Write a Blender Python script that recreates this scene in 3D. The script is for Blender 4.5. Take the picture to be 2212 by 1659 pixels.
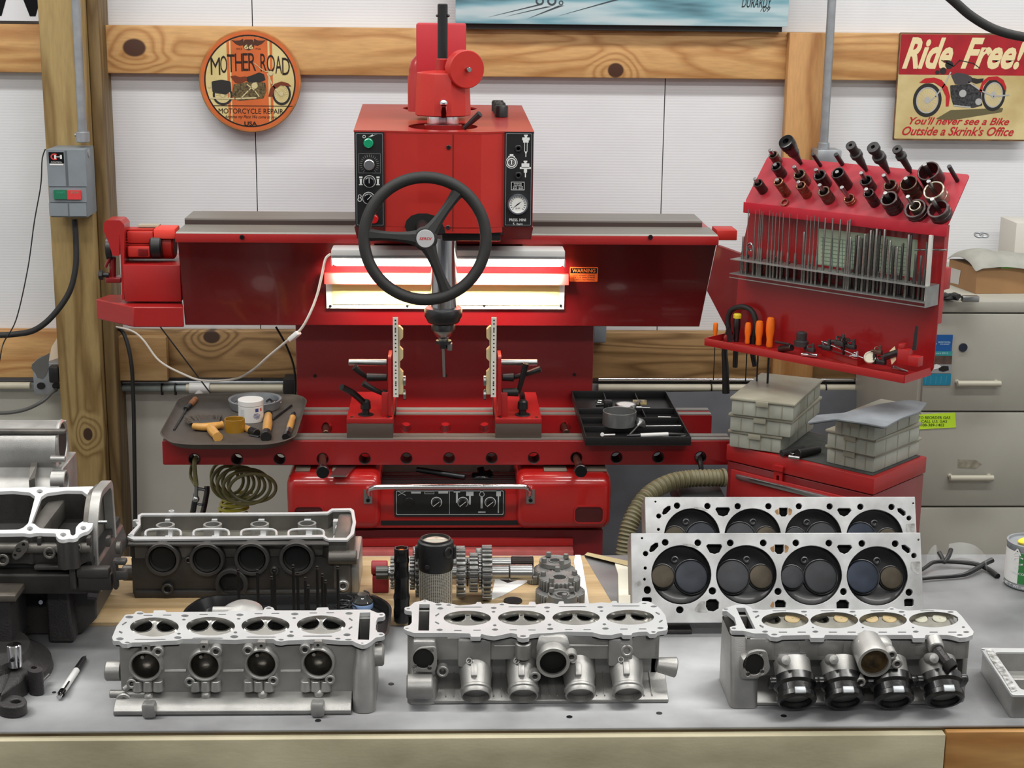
import bpy,bmesh,math,random
from mathutils import Vector,Matrix,noise
from mathutils.geometry import delaunay_2d_cdt
random.seed(7)
for o in list(bpy.data.objects):bpy.data.objects.remove(o)
SC=bpy.context.scene
COL=SC.collection
# ------------------------------------------------------------------ camera
F=3445.0;W=2212;H=1659
PITCH,YAW,ROLL=math.radians(13.7),math.radians(2.3),math.radians(.65)
CAM=Vector((0,0,1.92))
FW=Vector((math.sin(YAW)*math.cos(PITCH),math.cos(YAW)*math.cos(PITCH),-math.sin(PITCH)))
_r=Vector((math.cos(YAW),-math.sin(YAW),0));_u=_r.cross(FW)
RT=_r*math.cos(ROLL)+_u*math.sin(ROLL);UP=-_r*math.sin(ROLL)+_u*math.cos(ROLL)
cd=bpy.data.cameras.new('camera');cam=bpy.data.objects.new('camera',cd);COL.objects.link(cam)
cd.sensor_width=36;cd.lens=F/W*36;cd.clip_start=.05
cam.matrix_world=Matrix(((RT.x,UP.x,-FW.x,CAM.x),(RT.y,UP.y,-FW.y,CAM.y),(RT.z,UP.z,-FW.z,CAM.z),(0,0,0,1)))
SC.camera=cam
# ------------------------------------------------------------------ light
SC.view_settings.view_transform='Standard';SC.view_settings.look='None'
SC.view_settings.gamma=1;SC.view_settings.exposure=0.0
wd=bpy.data.worlds.new('shop_air');SC.world=wd;wd.use_nodes=True
wd.node_tree.nodes['Background'].inputs[0].default_value=(.80,.86,1,1)
wd.node_tree.nodes['Background'].inputs[1].default_value=.13
def area(loc,rot,sx,sy,power,col=(1,1,1)):
 l=bpy.data.lights.new('tube_area_light','AREA');l.shape='RECTANGLE';l.size=sx;l.size_y=sy
 l.energy=power;l.color=col
 o=bpy.data.objects.new('tube_area_light',l);COL.objects.link(o);o.location=loc;o.rotation_euler=rot
 return o
area((-1.5,1.9,3.3),(0,0,0),2.4,.22,38,(1,.99,.95))
area((1.5,1.9,3.3),(0,0,0),2.4,.22,48,(1,.99,.95))
area((-1.4,3.5,3.3),(0,0,0),2.4,.22,40,(1,.99,.95))
area((1.5,3.5,3.3),(0,0,0),2.4,.22,40,(1,.99,.95))
area((0.0,-.9,3.3),(math.radians(15),0,0),3.6,.3,54,(1,.98,.94))
# ------------------------------------------------------------------ picture to place
def ray(px,py):return FW*F+RT*(px-W/2)-UP*(py-H/2)
def hitp(px,py,p,n):
 d=ray(px,py);n=Vector(n);return CAM+d*((Vector(p)-CAM).dot(n)/d.dot(n))
def T(px,py,z):return hitp(px,py,(0,0,z),(0,0,1))
def V(px,py,Y):return hitp(px,py,(0,Y,0),(0,1,0))
def K(x0,y0,s):return lambda x,y:(x0+x/s,y0+y/s)
class Pl:# a working plane: origin, two axes, normal
 def __init__(s,o,u,v):
  s.o=Vector(o);s.u=Vector(u).normalized();v=Vector(v);s.v=(v-s.u*v.dot(s.u)).normalized();s.n=s.u.cross(s.v)
 def w(s,a,b,c=0):return s.o+s.u*a+s.v*b+s.n*c
 def uv(s,px,py,c=0):
  p=hitp(px,py,s.o+s.n*c,s.n)-s.o;return(p.dot(s.u),p.dot(s.v))
 def off(s,c):return Pl(s.o+s.n*c,s.u,s.v)
def HP(z):return Pl((0,0,z),(1,0,0),(0,1,0))
def FP(Y,z=0):return Pl((0,Y,z),(1,0,0),(0,0,1))
# ------------------------------------------------------------------ mesh helper
def inside(x,y,r):
 c=False;j=len(r)-1
 for i in range(len(r)):
  if(r[i][1]>y)!=(r[j][1]>y)and x<(r[j][0]-r[i][0])*(y-r[i][1])/(r[j][1]-r[i][1])+r[i][0]:c=not c
  j=i
 return c
def circ(a,b,r,n=20,r2=None,rot=0):
 r2=r2 or r;c,s=math.cos(rot),math.sin(rot);out=[]
 for i in range(n):
  t=2*math.pi*i/n;x=r*math.cos(t);y=r2*math.sin(t);out.append((a+x*c-y*s,b+x*s+y*c))
 return out
def rrect(a0,b0,a1,b1,r,n=5):
 if a0>a1:a0,a1=a1,a0
 if b0>b1:b0,b1=b1,b0
 r=min(r,(a1-a0)/2.001,(b1-b0)/2.001);out=[]
 for cx,cy,t0 in((a1-r,b0+r,-90),(a1-r,b1-r,0),(a0+r,b1-r,90),(a0+r,b0+r,180)):
  for i in range(n+1):
   t=math.radians(t0+90*i/n);out.append((cx+r*math.cos(t),cy+r*math.sin(t)))
 return out
def rnd(pts,r,n=3):# round the corners of a polygon
 out=[];m=len(pts)
 for i in range(m):
  p=Vector(pts[i]);a=Vector(pts[i-1]);b=Vector(pts[(i+1)%m])
  da,db=a-p,b-p;q=min(r,da.length*.45,db.length*.45)
  if q<1e-6:out.append(tuple(p));continue
  s,e=p+da.normalized()*q,p+db.normalized()*q
  for k in range(n+1):
   t=k/n;v=s*(1-t)**2+p*2*t*(1-t)+e*t*t;out.append(tuple(v))
 return out
def spline(pts,n=8):
 P=[Vector(p)for p in pts];out=[]
 for i in range(len(P)-1):
  a,b,c,d=P[max(i-1,0)],P[i],P[i+1],P[min(i+2,len(P)-1)]
  for k in range(n):
   t=k/n;out.append(.5*((2*b)+(c-a)*t+(2*a-5*b+4*c-d)*t*t+(3*b-a-3*c+d)*t**3))
 out.append(P[-1]);return out
def frame(ax):
 ax=Vector(ax).normalized();h=Vector((0,0,1))if abs(ax.z)<.9 else Vector((0,1,0))
 u=h.cross(ax).normalized();return u,ax.cross(u),ax
class MB:
 def __init__(s):s.v=[];s.f=[]
 def add(s,vs,fs):
  k=len(s.v);s.v+=[Vector(v)for v in vs];s.f+=[tuple(i+k for i in f)for f in fs];return s
 def plate(s,pl,outer,holes=(),c0=0.,c1=.01,bottom=True):
  rings=[list(outer)]+[list(h)for h in holes];flat=[p for r in rings for p in r];n=len(flat)
  ed=[];k=0
  for r in rings:
   m=len(r);ed+=[(k+i,k+(i+1)%m)for i in range(m)];k+=m
  cv,_,cf,_,_,_=delaunay_2d_cdt([Vector((a*500,b*500))for a,b in flat],ed,[],0,1e-5)
  cv=[(v.x/500,v.y/500)for v in cv];tri=[]
  for f in cf:
   x=sum(cv[i][0]for i in f)/len(f);y=sum(cv[i][1]for i in f)/len(f)
   if inside(x,y,rings[0])and not any(inside(x,y,h)for h in rings[1:]):
    A=sum(cv[f[i]][0]*cv[f[(i+1)%len(f)]][1]-cv[f[(i+1)%len(f)]][0]*cv[f[i]][1]for i in range(len(f)))
    tri.append(tuple(f)if A>0 else tuple(f)[::-1])
  q=len(cv);s.add([pl.w(a,b,c1)for a,b in cv],tri)
  if bottom:s.add([pl.w(a,b,c0)for a,b in cv],[t[::-1]for t in tri])
  vs=[pl.w(a,b,c1)for a,b in flat]+[pl.w(a,b,c0)for a,b in flat];fs=[]
  k=0
  for ri,r in enumerate(rings):
   m=len(r);A=sum(r[i][0]*r[(i+1)%m][1]-r[(i+1)%m][0]*r[i][1]for i in range(m))
   ccw=A>0;flip=(ri>0)
   for i in range(m):
    j=(i+1)%m;q=(k+i+n,k+j+n,k+j,k+i)
    fs.append(q if ccw!=flip else q[::-1])
   k+=m
  return s.add(vs,fs)
 def plates(s,pl,outs,c0,c1):
  for o in outs:s.plate(pl,o,(),c0,c1)
  return s
 def box(s,c,d,ax=None,bev=0):
  c=Vector(c);X,Y,Z=ax or(Vector((1,0,0)),Vector((0,1,0)),Vector((0,0,1)))
  bm=bmesh.new();bmesh.ops.create_cube(bm,size=1)
  bmesh.ops.scale(bm,vec=Vector(d),verts=bm.verts)
  if bev:bmesh.ops.bevel(bm,geom=bm.edges[:],offset=bev,segments=2,affect='EDGES',profile=.5)
  bm.verts.index_update()
  s.add([c+X*v.co.x+Y*v.co.y+Z*v.co.z for v in bm.verts],[tuple(v.index for v in f.verts)for f in bm.faces]);bm.free();return s
 def bb(s,x0,x1,y0,y1,z0,z1,bev=0):
  return s.box(((x0+x1)/2,(y0+y1)/2,(z0+z1)/2),(abs(x1-x0),abs(y1-y0),abs(z1-z0)),None,bev)
 def lathe(s,prof,o,ax=(0,0,1),seg=28,close=False,star=None,op=False):
  u,v,w=frame(ax);o=Vector(o);vs=[];fs=[];m=len(prof)
  for r,h in prof:
   for i in range(seg):
    t=2*math.pi*i/seg;q=r*(star(i)if star else 1)
    vs.append(o+u*q*math.cos(t)+v*q*math.sin(t)+w*h)
  for k in range(m-1):
   for i in range(seg):
    j=(i+1)%seg;fs.append((k*seg+i,k*seg+j,(k+1)*seg+j,(k+1)*seg+i))
  if prof[0][0]>1e-6 and not op:fs.append(tuple(range(seg))[::-1])if not close else None
  if prof[-1][0]>1e-6 and not op:fs.append(tuple((m-1)*seg+i for i in range(seg)))if not close else None
  if close:
   for i in range(seg):
    j=(i+1)%seg;fs.append(((m-1)*seg+i,(m-1)*seg+j,j,i))
  return s.add(vs,fs)
 def cyl(s,p0,p1,r,r1=None,seg=20):
  p0,p1=Vector(p0),Vector(p1);L=(p1-p0).length;r1=r if r1 is None else r1
  e=min(r,r1,L)*.12
  return s.lathe([(r-e,0),(r,e),(r1,L-e),(r1-e,L)],p0,p1-p0,seg)
 def pipe(s,p0,p1,ro,ri,depth=None,seg=28):# an open cup: wall, rim and a bottom inside
  p0,p1=Vector(p0),Vector(p1);L=(p1-p0).length;d=L*.85 if depth is None else depth;e=(ro-ri)*.25
  return s.lathe([(ro,0),(ro,L-e),(ro-e,L),(ri+e,L),(ri,L-e),(ri*.97,L-d),(1e-4,L-d)],p0,p1-p0,seg)
 def tube(s,pts,r,seg=10,sm=0,ends=True):
  P=spline(pts,sm)if sm else[Vector(p)for p in pts];n=len(P)
  R=r if callable(r)else(lambda t:r);vs=[];fs=[];u=None
  for i,p in enumerate(P):
   d=(P[min(i+1,n-1)]-P[max(i-1,0)]).normalized()
   if u is None:u=frame(d)[0]
   u=(u-d*u.dot(d)).normalized();v=d.cross(u);q=R(i/(n-1))
   for k in range(seg):
    t=2*math.pi*k/seg;vs.append(p+u*q*math.cos(t)+v*q*math.sin(t))
  for i in range(n-1):
   for k in range(seg):
    j=(k+1)%seg;fs.append((i*seg+k,i*seg+j,(i+1)*seg+j,(i+1)*seg+k))
  if ends:fs+=[tuple(range(seg))[::-1],tuple((n-1)*seg+k for k in range(seg))]
  return s.add(vs,fs)
 def torus(s,o,ax,R,r,seg=48,ms=12,a0=0,a1=360):
  u,v,w=frame(ax);o=Vector(o);full=a1-a0>=360;n=seg if full else seg+1
  pts=[o+(u*math.cos(t)+v*math.sin(t))*R for t in[math.radians(a0+(a1-a0)*i/seg)for i in range(n)]]
  if not full:return s.tube(pts,r,ms)
  vs=[];fs=[]
  for i in range(seg):
   d=(pts[i]-o).normalized()
   for k in range(ms):
    t=2*math.pi*k/ms;vs.append(pts[i]+d*r*math.cos(t)+w*r*math.sin(t))
  for i in range(seg):
   for k in range(ms):
    i2=(i+1)%seg;k2=(k+1)%ms;fs.append((i*ms+k,i2*ms+k,i2*ms+k2,i*ms+k2))
  return s.add(vs,fs)
 def ball(s,c,r,sz=(1,1,1),seg=16):
  n=seg//2;vs=[Vector(c)+Vector((r*sz[0]*math.sin(math.pi*i/n)*math.cos(2*math.pi*j/seg),r*sz[1]*math.sin(math.pi*i/n)*math.sin(2*math.pi*j/seg),r*sz[2]*math.cos(math.pi*i/n)))for i in range(n+1)for j in range(seg)]
  fs=[(i*seg+j,(i+1)*seg+j,(i+1)*seg+(j+1)%seg,i*seg+(j+1)%seg)for i in range(n)for j in range(seg)]
  return s.add(vs,fs)
 def hull(s,bot,top):# loft between two rings with the same count
  m=len(bot);fs=[tuple(range(m))[::-1],tuple(range(m,2*m))]
  for i in range(m):j=(i+1)%m;fs.append((i,j,j+m,i+m))
  return s.add(list(bot)+list(top),fs)
 def loft(s,rings,cap=True):
  m=len(rings[0]);vs=[p for r in rings for p in r];fs=[]
  for k in range(len(rings)-1):
   for i in range(m):j=(i+1)%m;fs.append((k*m+i,k*m+j,(k+1)*m+j,(k+1)*m+i))
  if cap:fs+=[tuple(range(m))[::-1],tuple((len(rings)-1)*m+i for i in range(m))]
  return s.add(vs,fs)
 def text(s,txt,pl,a0,b0,a1,b1,c=.0005,shear=0,bold=0,ex=.0003,keep=False):
  cu=bpy.data.curves.new('t','FONT');cu.body=txt;cu.shear=shear;cu.offset=bold;cu.resolution_u=3
  o=bpy.data.objects.new('t',cu);COL.objects.link(o)
  dg=bpy.context.evaluated_depsgraph_get();me=bpy.data.meshes.new_from_object(o.evaluated_get(dg))
  vs=[v.co.copy()for v in me.vertices];fs=[tuple(p.vertices)for p in me.polygons]
  bpy.data.objects.remove(o);bpy.data.meshes.remove(me)
  if not vs:return s
  x0,x1=min(v.x for v in vs),max(v.x for v in vs);y0,y1=min(v.y for v in vs),max(v.y for v in vs)
  kx=(a1-a0)/max(x1-x0,1e-6);ky=(b1-b0)/max(y1-y0,1e-6)
  k=len(s.v);s.v+=[pl.w(a0+(v.x-x0)*kx,b0+(v.y-y0)*ky,c+ex)for v in vs];s.f+=[tuple(i+k for i in f)for f in fs]
  return s
def kind(o,**k):
 for a,b in k.items():
  if b is not None:o[a]=b
 return o
def build(name,mb,mat,parent=None,label=None,org=None,smooth=35,bevel=0,kindv=None):
 me=bpy.data.meshes.new(name)
 if parent is not None:org=Vector(parent['_o'])
 elif org is None:
  vs=mb.v;org=Vector(((min(v.x for v in vs)+max(v.x for v in vs))/2,(min(v.y for v in vs)+max(v.y for v in vs))/2,min(v.z for v in vs)))
 org=Vector(org)
 me.from_pydata([tuple(v-org)for v in mb.v],[],mb.f);me.validate()
 bm=bmesh.new();bm.from_mesh(me);bmesh.ops.remove_doubles(bm,verts=bm.verts,dist=1e-6)
 bm.to_mesh(me);bm.free()
 me.shade_smooth()
 if smooth is not None:me.set_sharp_from_angle(angle=math.radians(smooth))
 for m in(mat if isinstance(mat,(list,tuple))else[mat]):me.materials.append(m)
 o=bpy.data.objects.new(name,me);COL.objects.link(o)
 if parent is not None:
  o.parent=parent;o['_o']=tuple(org)
  rel=Vector(parent['_o'])-org;o.location=rel
 else:o.location=org;o['_o']=tuple(org)
 if bevel:
  b=o.modifiers.new('edge','BEVEL');b.width=bevel;b.segments=2;b.limit_method='ANGLE';b.angle_limit=math.radians(40)
 if label:o['label']=label
 if kindv:o['kind']=kindv
 return o
def thing(name,loc,label,cat,group=None):
 o=bpy.data.objects.new(name,None);COL.objects.link(o);o.location=Vector(loc);o.empty_display_size=.02
 o['_o']=tuple(loc);return kind(o,label=label,category=cat,group=group)
def solo(name,mb,mat,label,cat,group=None,**k):
 return kind(build(name,mb,mat,**k),label=label,category=cat,group=group)
def struct(name,mb,mat,**k):return kind(build(name,mb,mat,**k),kind='structure')
# ------------------------------------------------------------------ materials
def lin(c):
 return tuple([(v/255/12.92 if v/255<=.04045 else((v/255+.055)/1.055)**2.4)for v in c]+[1])
def mat(name,c,rough=.5,metal=0,noise_s=0,noise_a=.12,bump=0,bump_s=60,c2=None,spec=.5,coat=0,alpha=1,trans=0,emit=0,stretch=(1,1,1),rvar=0,detail=5):
 m=bpy.data.materials.new(name);m.use_nodes=True;nt=m.node_tree;N=nt.nodes;L=nt.links
 b=N['Principled BSDF'];c=lin(c);b.inputs['Base Color'].default_value=c
 b.inputs['Roughness'].default_value=rough;b.inputs['Metallic'].default_value=metal
 b.inputs['Specular IOR Level'].default_value=spec;b.inputs['Coat Weight'].default_value=coat
 b.inputs['Coat Roughness'].default_value=.08
 b.inputs['Transmission Weight'].default_value=trans;b.inputs['Alpha'].default_value=alpha
 if emit:b.inputs['Emission Color'].default_value=c;b.inputs['Emission Strength'].default_value=emit
 if noise_s or bump:
  tc=N.new('ShaderNodeTexCoord');mp=N.new('ShaderNodeMapping');L.new(tc.outputs['Object'],mp.inputs[0]);mp.inputs['Scale'].default_value=stretch
 if noise_s:
  nz=N.new('ShaderNodeTexNoise');nz.inputs['Scale'].default_value=noise_s;nz.inputs['Detail'].default_value=detail;L.new(mp.outputs[0],nz.inputs[0])
  rp=N.new('ShaderNodeValToRGB');L.new(nz.outputs[0],rp.inputs[0])
  d=lin(c2)if c2 is not None else tuple([v*(1-noise_a)for v in c[:3]]+[1]);e=c if c2 is not None else tuple([min(1,v*(1+noise_a))for v in c[:3]]+[1])
  rp.color_ramp.elements[0].position=.33;rp.color_ramp.elements[1].position=.67
  rp.color_ramp.elements[0].color=d;rp.color_ramp.elements[1].color=e
  L.new(rp.outputs[0],b.inputs['Base Color'])
  if rvar:
   mr=N.new('ShaderNodeMapRange');mr.inputs[3].default_value=rough-rvar;mr.inputs[4].default_value=rough+rvar
   L.new(nz.outputs[0],mr.inputs[0]);L.new(mr.outputs[0],b.inputs['Roughness'])
 if bump:
  n2=N.new('ShaderNodeTexNoise');n2.inputs['Scale'].default_value=bump_s;n2.inputs['Detail'].default_value=3;L.new(mp.outputs[0],n2.inputs[0])
  bp=N.new('ShaderNodeBump');bp.inputs['Strength'].default_value=bump;bp.inputs['Distance'].default_value=.002
  L.new(n2.outputs[0],bp.inputs['Height']);L.new(bp.outputs[0],b.inputs['Normal'])
 return m
def wood(name,c,d,axis='x',scale=9,dist=5,knots=(),rough=.6,kc=(70,40,22)):
 m=bpy.data.materials.new(name);m.use_nodes=True;nt=m.node_tree;N=nt.nodes;L=nt.links;b=N['Principled BSDF']
 b.inputs['Roughness'].default_value=rough
 tc=N.new('ShaderNodeTexCoord');ge=N.new('ShaderNodeNewGeometry');mp=N.new('ShaderNodeMapping');L.new(ge.outputs['Position'],mp.inputs[0])
 mp.inputs['Scale'].default_value={'x':(.13,1,1),'z':(1,1,.13),'y':(1,.13,1)}[axis]
 nz=N.new('ShaderNodeTexNoise');nz.inputs['Scale'].default_value=6;nz.inputs['Detail'].default_value=2;nz.inputs['Distortion'].default_value=.6;L.new(mp.outputs[0],nz.inputs[0])
 mu=N.new('ShaderNodeMath');mu.operation='MULTIPLY';mu.inputs[1].default_value=scale;L.new(nz.outputs[0],mu.inputs[0])
 tot=mu.outputs[0];kmask=None
 for(kx,ky,kz,r,sx)in knots:
  q=N.new('ShaderNodeMapping');q.vector_type='POINT'
  q.inputs['Location'].default_value=(-kx*sx[0],-ky*sx[1],-kz*sx[2]);q.inputs['Scale'].default_value=sx
  L.new(ge.outputs['Position'],q.inputs[0])
  ln=N.new('ShaderNodeVectorMath');ln.operation='LENGTH';L.new(q.outputs[0],ln.inputs[0])
  mr=N.new('ShaderNodeMapRange');mr.interpolation_type='SMOOTHSTEP';mr.inputs[1].default_value=r*.85;mr.inputs[2].default_value=r*1.1;mr.inputs[3].default_value=1;mr.inputs[4].default_value=0
  L.new(ln.outputs['Value'],mr.inputs[0])
  if kmask is None:kmask=mr.outputs[0]
  else:
   a=N.new('ShaderNodeMath');a.operation='MAXIMUM';L.new(kmask,a.inputs[0]);L.new(mr.outputs[0],a.inputs[1]);kmask=a.outputs[0]
  w=N.new('ShaderNodeMapRange');w.interpolation_type='SMOOTHERSTEP';w.inputs[1].default_value=0;w.inputs[2].default_value=r*4.5;w.inputs[3].default_value=3;w.inputs[4].default_value=0
  L.new(ln.outputs['Value'],w.inputs[0]);a=N.new('ShaderNodeMath');L.new(tot,a.inputs[0]);L.new(w.outputs[0],a.inputs[1]);tot=a.outputs[0]
 fr=N.new('ShaderNodeMath');fr.operation='PINGPONG';fr.inputs[1].default_value=.5;L.new(tot,fr.inputs[0])
 rp=N.new('ShaderNodeValToRGB');L.new(fr.outputs[0],rp.inputs[0])
 rp.color_ramp.elements[0].position=.02;rp.color_ramp.elements[0].color=lin(d);rp.color_ramp.elements[1].position=.34;rp.color_ramp.elements[1].color=lin(c)
 n2=N.new('ShaderNodeTexNoise');n2.inputs['Scale'].default_value=160;n2.inputs['Detail'].default_value=2;L.new(mp.outputs[0],n2.inputs[0])
 mx=N.new('ShaderNodeMix');mx.data_type='RGBA';mx.blend_type='MULTIPLY';mx.inputs[0].default_value=.35;L.new(rp.outputs[0],mx.inputs[6]);L.new(n2.outputs[0],mx.inputs[7])
 out=mx.outputs[2]
 if kmask is not None:
  m2=N.new('ShaderNodeMix');m2.data_type='RGBA';L.new(kmask,m2.inputs[0]);L.new(out,m2.inputs[6]);m2.inputs[7].default_value=lin(kc);out=m2.outputs[2]
 L.new(out,b.inputs['Base Color']);return m
RED=mat('red_paint',(160,27,27),.38,noise_s=5,noise_a=.06,bump=.05,bump_s=500,coat=.25)
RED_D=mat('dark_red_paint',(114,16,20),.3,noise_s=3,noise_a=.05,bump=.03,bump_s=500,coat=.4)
RED_M=mat('rail_red_paint',(146,20,24),.36,noise_s=3,noise_a=.05,coat=.25)
RED_O=mat('orange_red_paint',(180,37,29),.42,noise_s=6,noise_a=.06,bump=.04,bump_s=400)
RED_P=mat('pinkish_red_paint',(176,28,46),.45,noise_s=5,noise_a=.07)
BLACK=mat('black_plastic',(22,22,23),.42,bump=.15,bump_s=600)
RUBBER=mat('black_rubber',(30,30,30),.62,bump=.2,bump_s=300)
GLOSSB=mat('glossy_black',(14,14,15),.2)
DARK=mat('dark_recess',(12,11,11),.8)
CHROME=mat('chrome',(225,225,228),.12,1)
STEEL=mat('polished_steel',(165,166,166),.28,1,noise_s=8,noise_a=.1)
GUN=mat('gunmetal',(74,74,76),.36,.9,noise_s=20,noise_a=.25)
BRONZE=mat('bronzed_steel',(112,92,80),.35,.9,noise_s=25,noise_a=.35)
ALU=mat('cast_aluminium',(166,165,162),.42,.72,noise_s=14,noise_a=.22,bump=.14,bump_s=900,rvar=.08)
ALU_D=mat('stained_aluminium',(104,101,96),.44,.6,noise_s=16,noise_a=.3,bump=.16,bump_s=700)
ALU_B=mat('grimy_casting',(70,68,66),.46,.5,noise_s=12,noise_a=.35,bump=.2,bump_s=600)
DECK=mat('machined_deck',(194,195,196),.42,.35,noise_s=10,noise_a=.07)
IRON=mat('dark_cast_iron',(62,60,60),.5,.5,noise_s=15,noise_a=.2,bump=.5,bump_s=350)
WHITE=mat('white_plastic',(216,216,214),.4)
GREYWAY=mat('ground_steel_way',(140,138,132),.42,.5,noise_s=40,noise_a=.08,stretch=(.1,1,1))
DKEDGE=mat('dark_way_edge',(72,68,64),.5,.3)
GALV=mat('galvanised_steel',(158,162,166),.42,.6,noise_s=30,noise_a=.12)
# ================================================================== SETTING
Yw=4.8
def foam_mat():
 m=bpy.data.materials.new('white_foam_sheet');m.use_nodes=True;nt=m.node_tree;N=nt.nodes;L=nt.links;b=N['Principled BSDF']
 ge=N.new('ShaderNodeNewGeometry');sp=N.new('ShaderNodeSeparateXYZ');L.new(ge.outputs['Position'],sp.inputs[0])
 nz=N.new('ShaderNodeTexNoise');nz.inputs['Scale'].default_value=3;nz.inputs['Detail'].default_value=4
 mp=N.new('ShaderNodeMapping');mp.inputs['Scale'].default_value=(1,1,2.2);L.new(ge.outputs['Position'],mp.inputs[0]);L.new(mp.outputs[0],nz.inputs[0])
 a=N.new('ShaderNodeMath');a.operation='MULTIPLY_ADD';L.new(nz.outputs[0],a.inputs[0]);a.inputs[1].default_value=2.2;
 z=N.new('ShaderNodeMath');z.operation='MULTIPLY';z.inputs[1].default_value=760;L.new(sp.outputs[2],z.inputs[0]);L.new(z.outputs[0],a.inputs[2])
 s=N.new('ShaderNodeMath');s.operation='SINE';L.new(a.outputs[0],s.inputs[0])
 rp=N.new('ShaderNodeMapRange');rp.inputs[1].default_value=-1;rp.inputs[2].default_value=1;rp.inputs[3].default_value=.98;rp.inputs[4].default_value=1;L.new(s.outputs[0],rp.inputs[0])
 mx=N.new('ShaderNodeMix');mx.data_type='RGBA';mx.blend_type='MULTIPLY';mx.inputs[0].default_value=1
 r2=N.new('ShaderNodeValToRGB');L.new(nz.outputs[0],r2.inputs[0]);r2.color_ramp.elements[0].color=lin((212,213,216));r2.color_ramp.elements[1].color=lin((230,231,234))
 L.new(r2.outputs[0],mx.inputs[6]);L.new(rp.outputs[0],mx.inputs[7]);L.new(mx.outputs[2],b.inputs['Base Color'])
 bp=N.new('ShaderNodeBump');bp.inputs['Strength'].default_value=.06;bp.inputs['Distance'].default_value=.0025
 n3=N.new('ShaderNodeTexNoise');n3.inputs['Scale'].default_value=60;m3=N.new('ShaderNodeMapping');m3.inputs['Scale'].default_value=(.35,1,2.5);L.new(ge.outputs['Position'],m3.inputs[0]);L.new(m3.outputs[0],n3.inputs[0])
 ad=N.new('ShaderNodeMath');L.new(s.outputs[0],ad.inputs[0]);L.new(n3.outputs[0],ad.inputs[1]);L.new(ad.outputs[0],bp.inputs['Height']);L.new(bp.outputs[0],b.inputs['Normal'])
 b.inputs['Roughness'].default_value=.34;return m
FOAM=foam_mat()
WAINS=mat('painted_lower_wall',(192,190,180),.5,noise_s=3,noise_a=.08)
# foam sheets with visible vertical joints (the joints are real gaps)
zj=V(600,830,Yw).z
xs=[-3.4,V(-420,300,Yw).x,V(552,300,Yw).x,V(1433,300,Yw).x,2.15,3.4]
wl=MB()
for i in range(5):
 wl.bb(xs[i]+.0015,xs[i+1]-.0015,Yw,Yw+.025,zj,3.6)
w_=struct('wall_back',wl,FOAM)
struct('wall_back_sheathing',MB().bb(-3.4,3.4,Yw+.026,Yw+.06,0,3.6),mat('grey_backing',(120,120,120),.8))
struct('wall_back_lower',MB().bb(-3.4,3.4,Yw-.008,Yw+.025,0,zj-.004),WAINS)
struct('wall_left',MB().bb(-3.46,-3.4,-2.5,Yw+.06,0,3.6),FOAM)
struct('wall_right',MB().bb(3.4,3.46,-2.5,Yw+.06,0,3.6),FOAM)
struct('floor',MB().bb(-3.46,3.46,-2.5,Yw+.06,-.08,0),mat('concrete_floor',(120,118,112),.55,noise_s=3,noise_a=.15))
struct('ceiling',MB().bb(-3.46,3.46,-2.5,Yw+.06,3.6,3.66),mat('white_ceiling',(225,226,226),.8))
# girts
Yg=Yw-.042
zt=V(600,58,Yg).z;zb=V(600,162,Yg).z
def knot(px,py,Y,r=.03,sx=(1,0,1.3)):
 p=V(px,py,Y);return(p.x,p.y,p.z,r,sx)
GW=wood('yellow_pine',(218,170,110),(188,134,78),'x',11,5,[knot(290,103,Yg,.034),knot(1330,152,Yg,.024,(1,0,1.1)),knot(452,728,Yg,.022)],kc=(72,42,26))
GW2=wood('weathered_pine',(176,140,92),(126,94,54),'x',12,5,[knot(457,728,Yg,.026)],kc=(60,38,24))
zt2=V(600,716,Yg).z;zb2=V(600,817,Yg).z
struct('trim_1',MB().bb(-3.4,3.4,Yg,Yw,zb,zt,.003),GW,smooth=None)
xm=V(245,760,Yg).x
struct('trim_2',MB().bb(-3.4,xm,Yg,Yw,zb2,zt2,.003),GW,smooth=None)
struct('trim_3',MB().bb(xm,3.4,Yg,Yw,zb2,zt2,.003),GW2,smooth=None)
# left timber post (front face px 100-210, side to 248)
Yp=4.62
p0=V(84,0,Yp).x;p1=V(181,0,Yp).x
pz=3.6
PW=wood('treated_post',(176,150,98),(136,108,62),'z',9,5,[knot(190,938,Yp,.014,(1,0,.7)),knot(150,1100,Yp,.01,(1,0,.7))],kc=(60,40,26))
px0=V(112,550,Yp).x;px1=V(205,550,Yp).x
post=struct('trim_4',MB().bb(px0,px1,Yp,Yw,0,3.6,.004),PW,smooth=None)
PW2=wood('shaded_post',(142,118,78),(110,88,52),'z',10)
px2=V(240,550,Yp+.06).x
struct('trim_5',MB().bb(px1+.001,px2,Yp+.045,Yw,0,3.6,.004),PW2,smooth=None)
# right post between girts
rx0=V(1697,250,Yg-.04).x;rx1=V(1788,250,Yg-.04).x
struct('trim_6',MB().bb(rx0,rx1,Yg-.04,Yg-.0005,zb2,zt,.003),wood('yellow_post',(204,154,96),(176,120,66),'z',8),smooth=None)
# short blocks on the lower girt
b0=V(248,728,Yg-.03);b1=V(363,822,Yg-.03)
struct('trim_7',MB().bb(b0.x,b1.x,Yg-.035,Yg-.0005,b1.z,b0.z,.002),wood('pale_block',(196,160,110),(170,132,82),'x',5),smooth=None)
# horizontal rails under the girt (metal edge and pipes)
def hrun(name,px0,px1,py,r,m,label,cat,Y=Yw-.05,group=None):
 a=V(px0,py,Y);b=V(px1,py,Y);b.z=a.z=(a.z+b.z)/2
 return solo(name,MB().cyl(a,b,r),m,label,cat,group)
struct('trim_8',MB().bb(-3.4,3.4,Yw-.036,Yw-.008,zj-.012,zj+.012,.002),GALV)
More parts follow.
